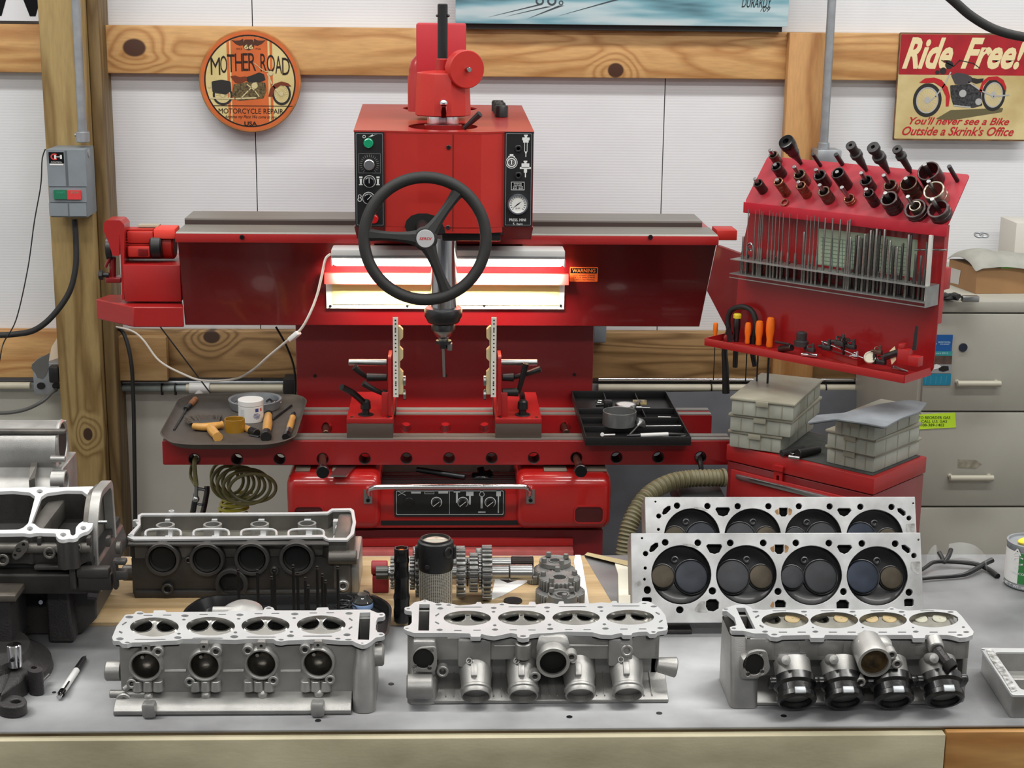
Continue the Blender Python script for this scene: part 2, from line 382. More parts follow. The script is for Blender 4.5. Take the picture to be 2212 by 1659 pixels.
# ------------------------------------------------------------------ workbench
ZT=.9
Yf=T(1106,1573,ZT).y;Yb=T(1106,1200,ZT).y
bench=thing('workbench',(0,(Yf+Yb)/2,0),'long workbench with grey steel sheet top and beige wooden front board','workbench')
def steel_top():
 m=mat('worn_steel_sheet',(172,173,175),.46,.4,noise_s=5,c2=(126,126,128),bump=.05,bump_s=30,rvar=.05)
 return m
build('steel_top',MB().bb(-1.45,1.6,Yf,Yb,ZT-.004,ZT),steel_top(),bench,smooth=None)
build('wooden_top',MB().bb(-1.45,1.6,Yf+.004,Yb-.002,ZT-.042,ZT-.0041),wood('bench_board',(150,128,92),(120,98,66)),bench)
xa=V(2040,1620,Yf-.012).x
build('front_board',MB().bb(-1.45,xa,Yf-.014,Yf+.003,ZT-.2,ZT-.008,.002),mat('dirty_board',(190,182,154),.6,noise_s=5,noise_a=.1,c2=(150,142,116),bump=.1,bump_s=80,stretch=(1,1,2.5)),bench,label='beige grimy front board')
build('front_board',MB().bb(xa+.002,1.6,Yf-.010,Yf+.003,ZT-.2,ZT-.006,.002),wood('orange_board',(196,150,88),(164,112,54),'x',6),bench,label='orange brown pine front board')
lg=0
for x in(-1.35,1.5):
 for y in(Yf+.06,Yb-.06):
  build('leg',MB().bb(x-.04,x+.04,y-.04,y+.04,0,ZT-.0425),GW2,bench)
# tan sheet of wood lying on the bench
c=[T(130,1352,ZT),T(860,1352,ZT),T(1335,1340,ZT),T(1262,1208,ZT),T(200,1206,ZT)]
c2=[(-.62,T(200,1352,ZT).y),(T(1340,1330,ZT).x,T(800,1352,ZT).y),(T(1262,1209,ZT).x,Yb-.02),(-.62,Yb-.02)]
solo('plywood_sheet',MB().plate(HP(ZT),[(T(132,1352,ZT).x,c2[0][1]),c2[1],c2[2],(T(132,1352,ZT).x,Yb-.02)],(),.0002,.006),wood('tan_sheet',(200,172,130),(184,154,110),'x',5),'tan wooden sheet lying flat on steel bench under engine parts','sheet')
ZS=ZT+.006
# ================================================================== CYLINDER HEAD MACHINE
def fit(pl,x0,y0,x1,y1,c=0):# pixel rectangle -> plane coordinates a0,b0,a1,b1
 a0,b0=pl.uv(x0,y1,c);a1,b1=pl.uv(x1,y0,c);return a0,b0,a1,b1
def prect(pl,x0,y0,x1,y1,r=0,c=0):
 a0,b0,a1,b1=fit(pl,x0,y0,x1,y1,c);return rrect(a0,b0,a1,b1,max(r,1e-5),4 if r>1e-4 else 1)
def ppoly(pl,pts,c=0,r=0):
 q=[pl.uv(x,y,c)for x,y in pts];return rnd(q,r)if r else q
def pcirc(pl,px,py,rp,n=20,ry=None,c=0):
 a,b=pl.uv(px,py,c);a2,_=pl.uv(px+rp,py,c);_,b2=pl.uv(px,py-(ry or rp),c);return circ(a,b,abs(a2-a),n,abs(b2-b))
def screw(mb,p,ax,r=.004,h=.003):
 p=Vector(p);ax=Vector(ax).normalized();mb.lathe([(r,0),(r,h*.7),(r*.8,h),(r*.45,h),(r*.45,h*.3),(1e-4,h*.3)],p,ax,12);return mb
M=thing('cylinder_head_machine',(V(960,700,4.0).x,4.0,0),'large red valve seat boring machine with black steering wheel standing behind the bench','machine')
YR=3.72
zr=V(965,953,YR).z;PR=FP(YR)
xl,xr=V(350,955,YR).x,V(1580,955,YR).x
zrb=V(965,1004,YR).z
yf1=T(965,938,zr).y;yr0=T(965,897,zr).y;yr1=T(965,882,zr).y
hx=[420,512,604,697,788,878,970,1062,1153,1245,1332,1422,1513]
mb=MB().plate(PR,rrect(xl,zrb,xr,zr,.003,2),[pcirc(PR,x,990-(x-965)*.0042,12.5,20)for x in hx],-(yf1-YR),0)
front_rail=build('front_rail',mb,RED_M,M,bevel=.001)
bush=mat('dark_bushing',(44,34,34),.45,.4)
for x in hx:
 a,b=PR.uv(x,990-(x-965)*.0042)
 build('hole_bushing',MB().lathe([(.0128,-.056),(.0128,.0),(.0146,.0008),(.0146,-.056)],PR.w(a,b,0),PR.n,24,close=True),bush,front_rail)
mb=MB()
w=yf1-YR
mb.bb(xl+.001,xr-.001,YR+w*.14,YR+w*.48,zr,zr+.003);mb.bb(xl+.001,xr-.001,YR+w*.62,YR+w*.98,zr,zr+.003)
build('front_way',mb,GREYWAY,M)
PR2=FP(yr0);xl2,xr2=V(480,897,yr0).x,V(1538,897,yr0).x
mb=MB().plate(PR2,rrect(xl2,zrb,xr2,zr,.002,2),[pcirc(PR2,x,924,12,20)for x in(620,706,877,962,1047,1221)],-(yr1-yr0),0)
rear_rail=build('rear_rail',mb,RED_M,M)
mb=MB().bb(xl2+.001,xr2-.001,yr0+.003,yr0+.024,zr,zr+.003).bb(xl2+.001,xr2-.001,yr1-.024,yr1-.002,zr,zr+.003)
build('rear_way',mb,GREYWAY,M)
# end blocks that join the rails
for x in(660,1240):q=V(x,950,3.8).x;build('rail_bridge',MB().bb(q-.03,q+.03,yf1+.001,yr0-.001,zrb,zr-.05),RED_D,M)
# guide pins with black knobs sticking out of the rails
for(x0,y0,x1,y1,Y0)in((697,983,697,1018,YR),(1243,985,1254,1016,YR),(704,919,704,937,yr0),(1217,917,1223,935,yr0)):
 p0=V(x0,y0,Y0+.02);k=.155 if Y0==YR else .07
 p1=V(x1,y1,Y0-k);pin=build('guide_pin',MB().cyl(p0,p1,.0085),BRONZE,M,label='bare steel pin with black knob')
 if Y0==YR:d=(p1-p0).normalized();build('pin_knob',MB().cyl(p1-d*.012,p1+d*.012,.015),GLOSSB,pin)
# column and back plate
PC=FP(4.13)
xa,xb=V(640,800,4.13).x,V(1281,800,4.13).x;zc=V(960,700,4.13).z
build('column',MB().bb(xa,xb,4.13,4.42,0,zc+.03,.004),RED_M,M)
for(x,y)in((680,812),(1241,809),(962,811)):build('bolt',screw(MB(),PC.w(*PC.uv(x,y)),PC.n,.0045),GUN,M)
# upper beam
YB=3.9
zbt=V(965,504,YB).z;zbl=V(965,527,YB).z;YB2=3.96;zbb=V(965,704,YB2).z
XL,XR=V(378,515,YB).x,V(1553,515,YB).x;X2L,X2R=V(400,704,YB2).x,V(1511,704,YB2).x
def ring(x0,x1,y0,y1,z):return[Vector((x0,y0,z)),Vector((x1,y0,z)),Vector((x1,y1,z)),Vector((x0,y1,z))]
mb=MB().loft([ring(X2L,X2R,YB2,4.3,zbb),ring(XL+.004,XR-.004,YB+.012,4.32,zbl-.002),ring(XL+.004,XR-.004,YB+.012,4.32,zbl)])
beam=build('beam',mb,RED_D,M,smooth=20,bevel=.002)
build('beam_lip',MB().bb(XL,XR,YB,4.32,zbl,zbt-.004,.002),RED,M)
yw1=T(965,488,zbt).y
build('front_way',MB().hull(ring(XL+.002,XR-.002,YB+.001,yw1,zbt-.004),ring(XL+.004,XR-.004,YB+.003,yw1,zbt)),GREYWAY,M,label='flat grey ground strip on top of the beam')
yv0,yv1=T(965,475,zbt+.012).y,T(965,459,zbt+.012).y
RL,RR=V(399,478,yv0).x,V(1517,478,yv0).x
rw=build('rear_way',MB().bb(RL,RR,yv0,yv1,zbt-.02,zbt+.008),DKEDGE,M)
build('way_top',MB().bb(RL,RR,yv0,yv1,zbt+.0081,zbt+.012),GREYWAY,rw)
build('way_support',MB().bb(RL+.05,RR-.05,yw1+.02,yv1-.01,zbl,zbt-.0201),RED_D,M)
Pb=FP(YB+.05)
a=V(1546,495,4.0);b=V(1589,517,4.0)
build('end_stop',MB().bb(a.x,b.x,3.98,4.06,b.z,a.z,.002),RED_O,M)
PB=FP(YB)
for x in(523,1405):build('screw',screw(MB(),PB.w(*PB.uv(x,512)),PB.n,.006,.005),GLOSSB,M)
# warning label on the beam
Pn=Pl(Vector((0,YB2,zbb)),(1,0,0),Vector((0,YB+.012-YB2,zbl-zbb)))
st=build('warning_sticker',MB().plate(Pn,prect(Pn,1230,577,1292,608,.002),(),.0003,.0008),mat('orange_sticker',(226,92,30),.5),M,label='orange warning sticker with black heading')
build('heading_bar',MB().plate(Pn,prect(Pn,1232,579,1290,590),(),.001,.0012),GLOSSB,st)
build('lettering',MB().text('WARNING',Pn,*fit(Pn,1236,580.5,1286,588),c=.0014,bold=.01),mat('sticker_orange_text',(240,120,50),.5),st)
mb=MB()
for i,s in enumerate(('LISEZ AVANT L USAGE','DE LA MACHINE','CONSULTEZ MANUEL')):mb.text(s,Pn,*fit(Pn,1238,593+i*4.6,1285,596+i*4.6),c=.0011)
build('small_print',mb,DARK,st)
# white framed reflector plate and red visor below the lamp
pr_=Pn.off(.004)
fr=build('reflector_plate',MB().plate(Pn,prect(Pn,706,603,1220,664),(),.0005,.006),mat('white_enamel_plate',(236,232,222),.35),M,bevel=.001)
build('lamplit_face',MB().plate(Pn,prect(Pn,719,607,1208,655),(),.0062,.0075),mat('lamplit_plate',(240,226,150),.4),fr)  # the lamp's yellowish light is painted into this face's colour
for x in(714,880,1046,1211):a,b=Pn.uv(x,659-(1 if x>1000 else 0));build('screw',screw(MB(),Pn.w(a,b,.006),Pn.n,.0035,.002),DARK,fr)
a0,b0,a1,b1=fit(Pn,703,581,1227,605)
build('visor',MB().box(Pn.w((a0+a1)/2,(b0+b1)/2,.028),(a1-a0,.003,.0265),(Pn.u,(Pn.n*.4+Pn.v).normalized().cross(Pn.u),(Pn.n*-.5+Pn.v).normalized())),RED_O,M)
# ---- polishing motor and bracket on the left end
zB=V(340,662,3.95).z
mb=MB().plate(HP(zB),[tuple(T(x,y,zB)[:2])for x,y in((207,646),(287,663),(396,663),(392,640),(235,636))],(),-.052,0)
build('side_bracket',mb,RED,M,bevel=.003)
Pm=FP(4.0)
def fbox(mb,x0,y0,x1,y1,Y,dep,bev=.002):
 a=V(x0,y0,Y);b=V(x1,y1,Y);return mb.bb(a.x,b.x,Y,Y+dep,b.z,a.z,bev)
build('motor_pedestal',fbox(MB(),265,572,392,652,3.985,.2),RED,M)
K5=K(200,460,6.914)
mo=build('motor',MB().cyl(V(272,526,4.06),V(379,526,4.06),.039,seg=32),RED_O,M)
mb=MB()
for i in range(9):
 z=V(300,497+i*6,4.02).z;mb.bb(V(272,500,4.03).x,V(331,500,4.03).x,4.012+abs(i-4)*.003,4.07,z-.0012,z+.0012)
build('cooling_fins',mb,RED_O,mo)
mb=fbox(MB(),273,500,331,526,4.01,.05,.004);fbox(mb,275,532,324,556,4.0,.05,.004)
build('terminal_box',mb,RED_O,mo)
build('box_window',fbox(MB(),298,538,319,553,3.995,.006,.001),mat('dark_red_lens',(110,14,14),.25),mo)
build('end_cover',fbox(MB(),331,494,379,517,4.01,.07,.004),mat('lighter_red',(232,70,58),.45),mo)
build('ribbed_shroud',MB().cyl(V(327,532,4.03),V(352,532,4.03),.032,seg=24),BLACK,mo)
build('name_plate',MB().bb(V(297,485,4.05).x,V(342,485,4.05).x,4.05,4.085,V(300,491,4.05).z,V(300,487,4.05).z),mat('dusty_label',(170,160,140),.6),mo)
Pg=FP(3.99)
gd=build('belt_guard',MB().plate(Pg,ppoly(Pg,[K5(*p)for p in((160,160),(200,110),(410,110),(475,180),(470,1300),(440,1300),(405,300),(400,640),(300,640),(235,430),(165,270))],0,.003),(),-.07,0),RED,M,bevel=.002)
build('pulley',MB().cyl(V(232,535,4.03),V(246,535,4.03),.034,seg=28),GUN,gd)
mb=MB().bb(V(229,600,4.0).x,V(262,600,4.0).x,3.99,4.04,V(230,610,4.0).z,V(230,599,4.0).z,.002)
mb.cyl(V(243,598,4.02),V(243,555,4.02),.009);mb.cyl(V(228,577,4.01),V(238,555,4.01),.004)
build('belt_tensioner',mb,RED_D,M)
mb=MB().cyl(V(214,594,4.0),V(223,594,4.0),.013,seg=8).cyl(V(222,594,4.0),V(236,594,4.0),.006)
build('tension_knob',mb,BLACK,M)
# ---- boring head
YH=3.6;KH=K(720,0,3.072);PH=FP(YH)
zh=V(960,283,YH).z;yhb=T(955,226,zh).y
xh0,xh1=V(764,290,YH).x,V(1154,290,YH).x
xk0,xk1=T(783,225,zh).x,T(1126,226,zh).x
za=V(765,489,YH).z;zb_=V(765,510,YH+.05).z
xm0,xm1=V(831,290,YH).x,V(1087,290,YH).x
PT=HP(zh)
outer=[(xh0,YH),(xm0,YH),(V(903,287,YH-.018).x,YH-.02),(V(1040,287,YH-.018).x,YH-.02),(xm1,YH),(xh1,YH),(xk1,yhb),(xk0,yhb)]
def tell(px,py,rx,ry):
 c=T(px,py,zh);r1=abs(T(px+rx,py,zh).x-c.x);r2=abs(T(px,py-ry,zh).y-c.y);return circ(c.x,c.y,r1,28,r2)
head=build('head_housing',MB().plate(PT,outer,[tell(957,273,75,8),tell(950,234,80,6)],-.004,0),mat('head_top_red',(168,38,32),.33,noise_s=3,noise_a=.08,coat=.3),M,label='red sheet metal housing of the boring head')
o2=[(xh0+.001,YH+.001),(xm0,YH+.001),(V(903,287,YH-.018).x,YH-.019),(V(1040,287,YH-.018).x,YH-.019),(xm1,YH+.001),(xh1-.001,YH+.001),(xk1-.001,yhb-.001),(xk0+.001,yhb-.001)]
zmid=V(960,504,YH-.02).z
lo=[Vector((x,y,za))for x,y in o2];hi=[Vector((x,y,zh-.0041))for x,y in o2]
mb=MB();m_=len(lo)
mb.add(lo+hi,[(i,(i+1)%m_,(i+1)%m_+m_,i+m_)for i in range(m_)])
mb.add([v for v in lo],[tuple(range(m_))[::-1]])
build('housing_body',mb,RED_O,M,smooth=10)
mbx=MB();
for(i,j)in((1,2),(2,3),(3,4)):
 p,q=o2[i],o2[j];mbx.add([Vector((p[0],p[1],zmid)),Vector((q[0],q[1],zmid)),Vector((q[0],q[1],za+.001)),Vector((p[0],p[1],za+.001)),Vector((p[0],p[1]+.004,zmid)),Vector((q[0],q[1]+.004,zmid)),Vector((q[0],q[1]+.004,za+.001)),Vector((p[0],p[1]+.004,za+.001))],[(0,1,2,3),(7,6,5,4),(0,4,5,1)])
build('lower_apron',mbx,RED_O,M,smooth=10)
for x0,x1 in((765,832),(1086,1152)):
 a=V(x0,489,YH).x;b=V(x1,489,YH).x
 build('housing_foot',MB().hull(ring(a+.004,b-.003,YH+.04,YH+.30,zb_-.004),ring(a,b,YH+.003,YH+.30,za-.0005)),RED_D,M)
# centre seam and screws
Pf=FP(YH-.02);mb=MB();a,b=Pf.uv(979,290);a2,b2=Pf.uv(979,500);mb.plate(Pf,[(a-.0006,b2),(a+.0006,b2),(a+.0006,b),(a-.0006,b)],(),.0,.0006)
build('panel_seam',mb,DARK,M)
for x,y in((969,318),(968,491)):build('screw',screw(MB(),Pf.w(*Pf.uv(x,y)),Pf.n,.0052,.003),GUN,M)
build('wheel_opening',MB().plate(Pf,ppoly(Pf,[(874,489),(878,476),(888,466),(903,461),(922,461),(940,466),(952,476),(960,492),(962,504),(880,504)]),(),.0002,.0012),DARK,M)
build('underside_bracket',MB().bb(V(955,505,3.66).x,V(1080,505,3.66).x,3.62,3.9,V(960,515,3.66).z,zmid-.001,.002),BLACK,M)
# control panels
def panel(x0,x1,extra):
 p=build('control_panel',MB().plate(PH,prect(PH,x0,285,x1,489,.001),(),.0005,.004),mat('black_panel',(24,25,26),.4),M)
 out=prect(PH,x0+3,288,x1-3,486,.002);inn=prect(PH,x0+4,289,x1-4,485,.002)
 build('border_line',MB().plate(PH,out,[inn],.0042,.0046),GALV,p)
 return p
LP=panel(768,830,0);RP=panel(1088,1152,0)
PQ=PH.off(.004)
WPRINT=mat('white_print',(226,228,226),.5)
def knobf(parent,name,px,py,rp,m,h=.012,mark=True,ang=90,seg=28):
 a,b=PQ.uv(px,py);a2,_=PQ.uv(px+rp,py);r=a2-a
 k=build(name,MB().cyl(PQ.w(a,b,.0002),PQ.w(a,b,h),r,r*.92,seg),m,parent)
 return k,a,b,r
k,a,b,r=knobf(LP,'indicator_lamp',796,309,11,mat('green_lens',(20,150,105),.2,coat=.5),.01)
k,a,b,r=knobf(LP,'speed_knob',798,355,12.5,mat('brushed_knob',(190,190,190),.3,1),.016)
ang=[math.radians(t)for t in range(-50,231,14)]
mb=MB()
for t in ang:
 c_,s_=math.cos(t),math.sin(t);mb.plate(PQ,[(a+c_*r*1.25-s_*.0005,b+s_*r*1.25+c_*.0005),(a+c_*r*1.25+s_*.0005,b+s_*r*1.25-c_*.0005),(a+c_*r*1.7+s_*.0005,b+s_*r*1.7-c_*.0005),(a+c_*r*1.7-s_*.0005,b+s_*r*1.7+c_*.0005)],(),0,.0004)
mb.plate(PQ,prect(PQ,775,332,822,374),[prect(PQ,775.8,332.8,821.2,373.2)],0,.0004)
build('dial_marks',mb,mat('dim_print',(120,122,122),.6),LP)
for(px,py,an)in((798,392,90),(796,428,45)):
 k,a,b,r=knobf(LP,'selector_knob',px,py,11,GLOSSB,.014)
 mb=MB().plate(PQ,circ(a,b,r*1.22,28),[circ(a,b,r*1.1,28)],0,.0004)
 c_,s_=math.cos(math.radians(an)),math.sin(math.radians(an))
 mb.box(PQ.w(a+c_*r*.35,b+s_*r*.35,.0144),(r*1.1,.0012,.0006),(PQ.u*c_+PQ.v*s_,PQ.v*c_-PQ.u*s_,PQ.n))
 build('pointer',mb,WPRINT,k)
k,a,b,r=knobf(LP,'stop_button',808,472,10,mat('stop_red',(190,20,24),.3),.016)
mb=MB()
mb.plate(PQ,[PQ.uv(*KH(*p))for p in((230,912),(262,890),(262,900),(292,890),(240,912),(256,900))],(),0,.0004)
c0=PQ.uv(786.5,295);mb.plate(PQ,circ(*c0,.0035,16),[circ(*c0,.0025,16)],0,.0004)
for sx in(779.5,816.5):
 for(dx,dy,w_,h_)in((0,-8,5,3.2),(0,-4,3.4,1.6),(0,2,2,10),(0,8,6,1.6)):mb.plate(PQ,prect(PQ,sx+dx-w_/2-1,391+dy-h_/2,sx+dx+w_/2+1,391+dy+h_/2),(),0,.0004)
c0=PQ.uv(777,424);mb.plate(PQ,circ(*c0,.004,16),[circ(*c0,.0028,16)],0,.0004);c0=PQ.uv(777,431);mb.plate(PQ,circ(*c0,.0048,16),[circ(*c0,.0034,16)],0,.0004)
build('symbols',mb,WPRINT,LP)
# right panel symbols, gauge and words
mb=MB()
def pr4(x0,y0,x1,y1):mb.plate(PQ,prect(PQ,x0,y0,x1,y1),(),0,.0004)
cx=1136
for q in((-4,291,4,294),(-2.5,294,2.5,297),(-8,297,8,303),(-6,303,6,308),(-3.5,308,-2,328),(2,308,3.5,328),(-2,327,2,331),(-1,331,1,339)):pr4(cx+q[0],q[1],cx+q[2],q[3])
cx=1135
for q in((-4,347,4,350),(-2.5,350,2.5,353),(-8.5,353,8.5,362),(-12,361,12,365),(-3.5,365,3.5,373),(-1.2,373,1.2,383)):pr4(cx+q[0],q[1],cx+q[2],q[3])
cc=PQ.uv(1105,351)
for ro,ri in((13,11.6),(10,7.4),(5.5,5)):
 a2=PQ.uv(1105+ro,351)[0]-cc[0];a3=PQ.uv(1105+ri,351)[0]-cc[0];mb.plate(PQ,circ(*cc,a2,28),[circ(*cc,a3,28)],0,.0004)
for q in((1101,333,1109,337),(1098,337,1112,339.5),(1103.5,346,1106.5,355)):pr4(*q)
pr4(1104,393,1133,410.6)
mb.text('PRESS. MINI',PQ,*fit(PQ,1100,472,1136,478),c=0,bold=.02);mb.text('5  bars',PQ,*fit(PQ,1108,481,1129,487),c=0,bold=.01)
build('symbols',mb,WPRINT,RP)
mb=MB().plate(PQ,prect(PQ,1105,394,1132,409.6),(),.0004,.0006);build('plate_field',mb,GLOSSB,RP)
mb=MB();P6=PQ.off(.0007)
for i,s in enumerate(('PATENTED','MACHINE','US PAT   EU PAT','FR PAT   GB PAT')):mb.text(s,P6,*fit(P6,1108 if i>1 else 1110,395.2+i*3.6,1130 if i>1 else 1127,398+i*3.6),c=0)
build('lettering',mb,WPRINT,RP)
for py in(321,379):
 a,b=PQ.uv(1119.5,py);build('air_port',MB().pipe(PQ.w(a,b,0),PQ.w(a,b,.006),.0082,.0035,.008,20),BLACK,RP)
a,b=PQ.uv(1118.5,440);r=PQ.uv(1141,440)[0]-a
g=build('pressure_gauge',MB().lathe([(r,0),(r,.012),(r*.97,.014),(r*.84,.014),(r*.82,.0085),(1e-4,.0085)],PQ.w(a,b,0),PQ.n,36),CHROME,RP)
PG=PQ.off(.0087)
build('dial_face',MB().plate(PG,circ(a,b,r*.83,32),(),0,.0003),mat('dial_white',(226,226,222),.4),g)
mb=MB()
for t in range(-45,226,18):
 q=math.radians(t);c_,s_=math.cos(q),math.sin(q);mb.plate(PG,[(a+c_*r*.6-s_*.0006,b+s_*r*.6+c_*.0006),(a+c_*r*.6+s_*.0006,b+s_*r*.6-c_*.0006),(a+c_*r*.76+s_*.0006,b+s_*r*.76-c_*.0006),(a+c_*r*.76-s_*.0006,b+s_*r*.76+c_*.0006)],(),.0003,.0006)
q=math.radians(218);mb.plate(PG,[(a+math.cos(q)*r*.65,b+math.sin(q)*r*.65),(a+.001,b-.001),(a-math.cos(q)*r*.45,b-math.sin(q)*r*.45),(a-.001,b+.001)],(),.0005,.0009)
mb.text('psi',PG,a-r*.2,b-r*.5,a+r*.2,b-r*.3,c=.0003)
build('needle',mb,DARK,g)
# ---- top of the head: tower, spindle head, shaft, disc
YS=3.78
def sp(px,py,Y=YS):return V(px,py,Y)
def zat(py,Y=YS,px=958):return V(px,py,Y).z
def rad(rp,py,Y=YS,px=958):return(V(px+rp,py,Y)-V(px-rp,py,Y)).length/2
ax0=V(957,260,YS);SX=ax0.x
def vlathe(prof_px,Y=YS,px=957,seg=32,star=None):# profile given as (radius px, y px)
 return MB().lathe([(max(rad(r,y,Y,px),1e-4),zat(y,Y,px))for r,y in prof_px],(V(px,260,Y).x,Y,0),(0,0,1),seg,star=star)
build('tower_cover',MB().bb(V(899,100,3.9).x,V(1007,100,3.9).x,3.9,4.02,zh+.01,V(950,51,3.9).z,.004),mat('tower_red',(180,32,42),.45,noise_s=4,noise_a=.06),M)
build('rear_motor',vlathe([(31,240),(31,166),(29,162),(29,150),(24,132),(14,120),(1,117)],3.94,912),RED,M)
build('spindle_head',MB().lathe([(rad(59,247),zat(249)),(rad(60,247),zat(247)),(rad(57,160),zat(160)),(rad(56,156),zat(156)),(1e-4,zat(150))],(SX,YS,0),(0,0,1),10),RED_O,M,smooth=20,bevel=.003)
build('chrome_collar',vlathe([(34,270),(34,250),(30,247)]),CHROME,M)
build('collar_ring',vlathe([(41,286),(41,270),(39,268),(35,268)]),RED,M)
Ys2=YS-.058
lb=build('ball_lever',MB().ball(V(958.5,223,Ys2-.012),rad(9,223,Ys2)),CHROME,M)
build('lever_arm',MB().cyl(V(958.5,226,Ys2-.008),V(958.5,252,Ys2+.004),.0085),CHROME,lb)
build('drive_shaft',vlathe([(11,130),(11,10),(9,8)],YS,956,24),BLACK,M)
mb=MB().ball(V(968.5,34,YS-.004),.0035).ball(V(944,34,YS-.004),.003);build('shaft_pin',mb,GUN,M)
build('shaft_collar',vlathe([(14,152),(14,128),(12,126)],YS,956,20),RED,M)
c_=V(1009,150,YS-.055);d_=Vector((.38,-.92,-.02)).normalized()
build('side_disc',MB().lathe([(.040,-.03),(.0435,-.027),(.0435,-.002),(.0415,0),(1e-4,0)],c_,d_,40),RED_O,M)
build('disc_pin',MB().cyl(c_-d_*.002,c_+d_*.014,.0055),STEEL,M)
build('disc_arm',MB().cyl(V(962,145,YS),c_-d_*.02,.012),RED,M)
for(x,y,r)in((1075,232,15),(1079,237,15),(1083,244,16)):
 c_=T(x,y+9,zh);build('clamp_knob',MB().lathe([(rad(r,y,3.7),0),(rad(r,y,3.7),.024),(rad(r,y,3.7)*.85,.028),(1e-4,.028)],(c_.x,c_.y,zh+.001),(0,0,1),20,star=lambda i:1-.06*(i%2)),BLACK,M)
p_=V(1003,277,3.64);q_=V(1037,246,3.62);build('release_lever',MB().tube([p_,p_*.5+q_*.5,q_],lambda t:.005+.0025*t,10),BLACK,M)
# ---- spindle below the head
build('quill',vlathe([(29,668),(29,512)],YS,959),mat('quill_steel',(180,182,184),.16,1),M)
build('spindle_nose',vlathe([(16,715),(26,712),(26,700),(24,697),(33,696),(36,692),(36,690),(41,682),(41,668),(39,664),(29,663)],YS,958,28),GUN,M)
build('taper_chuck',vlathe([(11,742),(11,730),(16,726),(25,712),(25,705),(20,702)],YS,958),STEEL,M)
Yt=YS
mb=vlathe([(1,752),(8,752),(8,744),(17,742),(17,735),(10,733)],Yt,959,20);build('cutter_holder',mb,GUN,M)
mb=MB().bb(V(966,745,Yt).x,V(977,745,Yt).x,Yt-.01,Yt+.01,zat(756),zat(740),.002);build('cutter_bit',mb,STEEL,M)
build('pilot_rod',MB().cyl(V(957.5,752,Yt),V(959.5,814,Yt),.0042),STEEL,M)
# ---- steering wheel
YW=3.42;wc=V(918.5,515.5,YW);wn=(CAM-wc).normalized();wn=(wn+Vector((.02,0,0))).normalized()
R_=(V(1063,515,YW)-V(774,515,YW)).length/2;rt=(V(27,0,YW)-V(0,0,YW)).length/2;R0=R_-rt
whl=build('steering_wheel',MB().torus(wc,wn,R0,rt,72,16),RUBBER,M)
u_=Vector((1,0,0));u_=(u_-wn*u_.dot(wn)).normalized();v_=wn.cross(u_)
PWh=Pl(wc,u_,v_)
mb=MB()
for(x,y)in((781,506),(991,412),(967,638)):
 a,b=PWh.uv(x,y);L_=math.hypot(a,b);dx,dy=a/L_,b/L_;L_=R0
 P0=PWh.w(dx*.02,dy*.02,.012);P1=PWh.w(dx*L_,dy*L_,0);side=PWh.w(-dy,dx,0)-PWh.o
 n=8;rings=[]
 for i in range(n+1):
  t=i/n;p=P0.lerp(P1,t);wd_=.017-.007*math.sin(t*math.pi)**.7;th=.007
  rings.append([p+side*wd_+PWh.n*th*.2,p+side*wd_*.5+PWh.n*th,p-side*wd_*.5+PWh.n*th,p-side*wd_+PWh.n*th*.2,p-side*wd_*.6-PWh.n*th,p+side*wd_*.6-PWh.n*th])
 mb.loft(rings)
build('wheel_spokes',mb,RUBBER,whl)
build('wheel_hub',MB().lathe([(.018,-.03),(.026,-.01),(.0265,.014),(.022,.019),(1e-4,.019)],wc,wn,32),RUBBER,whl)
cap=build('hub_cap',MB().lathe([(.0195,.019),(.0192,.0215),(.0185,.022),(1e-4,.022)],wc,wn,32),mat('cap_grey',(178,178,180),.4,.2),whl)
PK=PWh.off(.0222);build('hub_logo',MB().text('SERDI',PK,-.0135,-.003,.0135,.003,c=.0002,shear=.3,bold=.02),mat('logo_red',(180,24,30),.4),whl)
build('wheel_shaft',MB().cyl(wc-wn*.02,V(912,487,YH-.02),.014),BLACK,M)
# ---- console
YC=3.665;PCs=FP(YC)
zct=V(960,1032,YC).z;zcb=V(960,1148,YC).z
def cons(x0,x1,name):
 a=V(x0,1090,YC).x;b=V(x1,1090,YC).x;P=Pl((a,YC,zct),(0,1,0),(0,0,1));P=Pl((a,YC,0),(0,0,1),(0,-1,0))
 rings=[];L_=b-a
 for t,ins in((0,.016),(.004,.008),(.012,.002),(.02,0),(L_-.02,0),(L_-.012,.002),(L_-.004,.008),(L_,.016)):
  pr=rrect(YC+ins,zcb+ins,YC+.34-ins,zct+.004-ins,.03-ins*.6,5);rings.append([Vector((a+t,y,z))for y,z in pr][::-1])
 return rings
XCL,XCR=V(620,1090,YC).x,V(1320,1090,YC).x
xi0,xi1=V(822,1050,YC).x,V(1116,1050,YC).x
bin_mat=mat('console_red',(170,28,26),.25,noise_s=3,noise_a=.05,coat=.5)
cl=build('console_left_wing',MB().loft(cons(620,822,'')),bin_mat,M);cr=build('console_right_wing',MB().loft(cons(1116,1320,'')),bin_mat,M)
zcm=V(960,1052,YC+.02).z
cmid=build('console_centre',MB().bb(xi0-.025,xi1+.025,YC+.016,YC+.3,zcb+.003,zcm,.004),bin_mat,M)
build('console_bellows',(lambda m:[m.bb(xi0,xi1,YC+.02+i*.018,YC+.035+i*.018,zcm,zcm+.005,.001)for i in range(6)]and m)(MB()),BLACK,M)
build('trough_shade_plate',MB().bb(xi0-.02,xi1+.02,YC+.135,YC+.3,zcm,zcm+.003),DARK,M)  # flat black plate painted in for the shade of the open trough
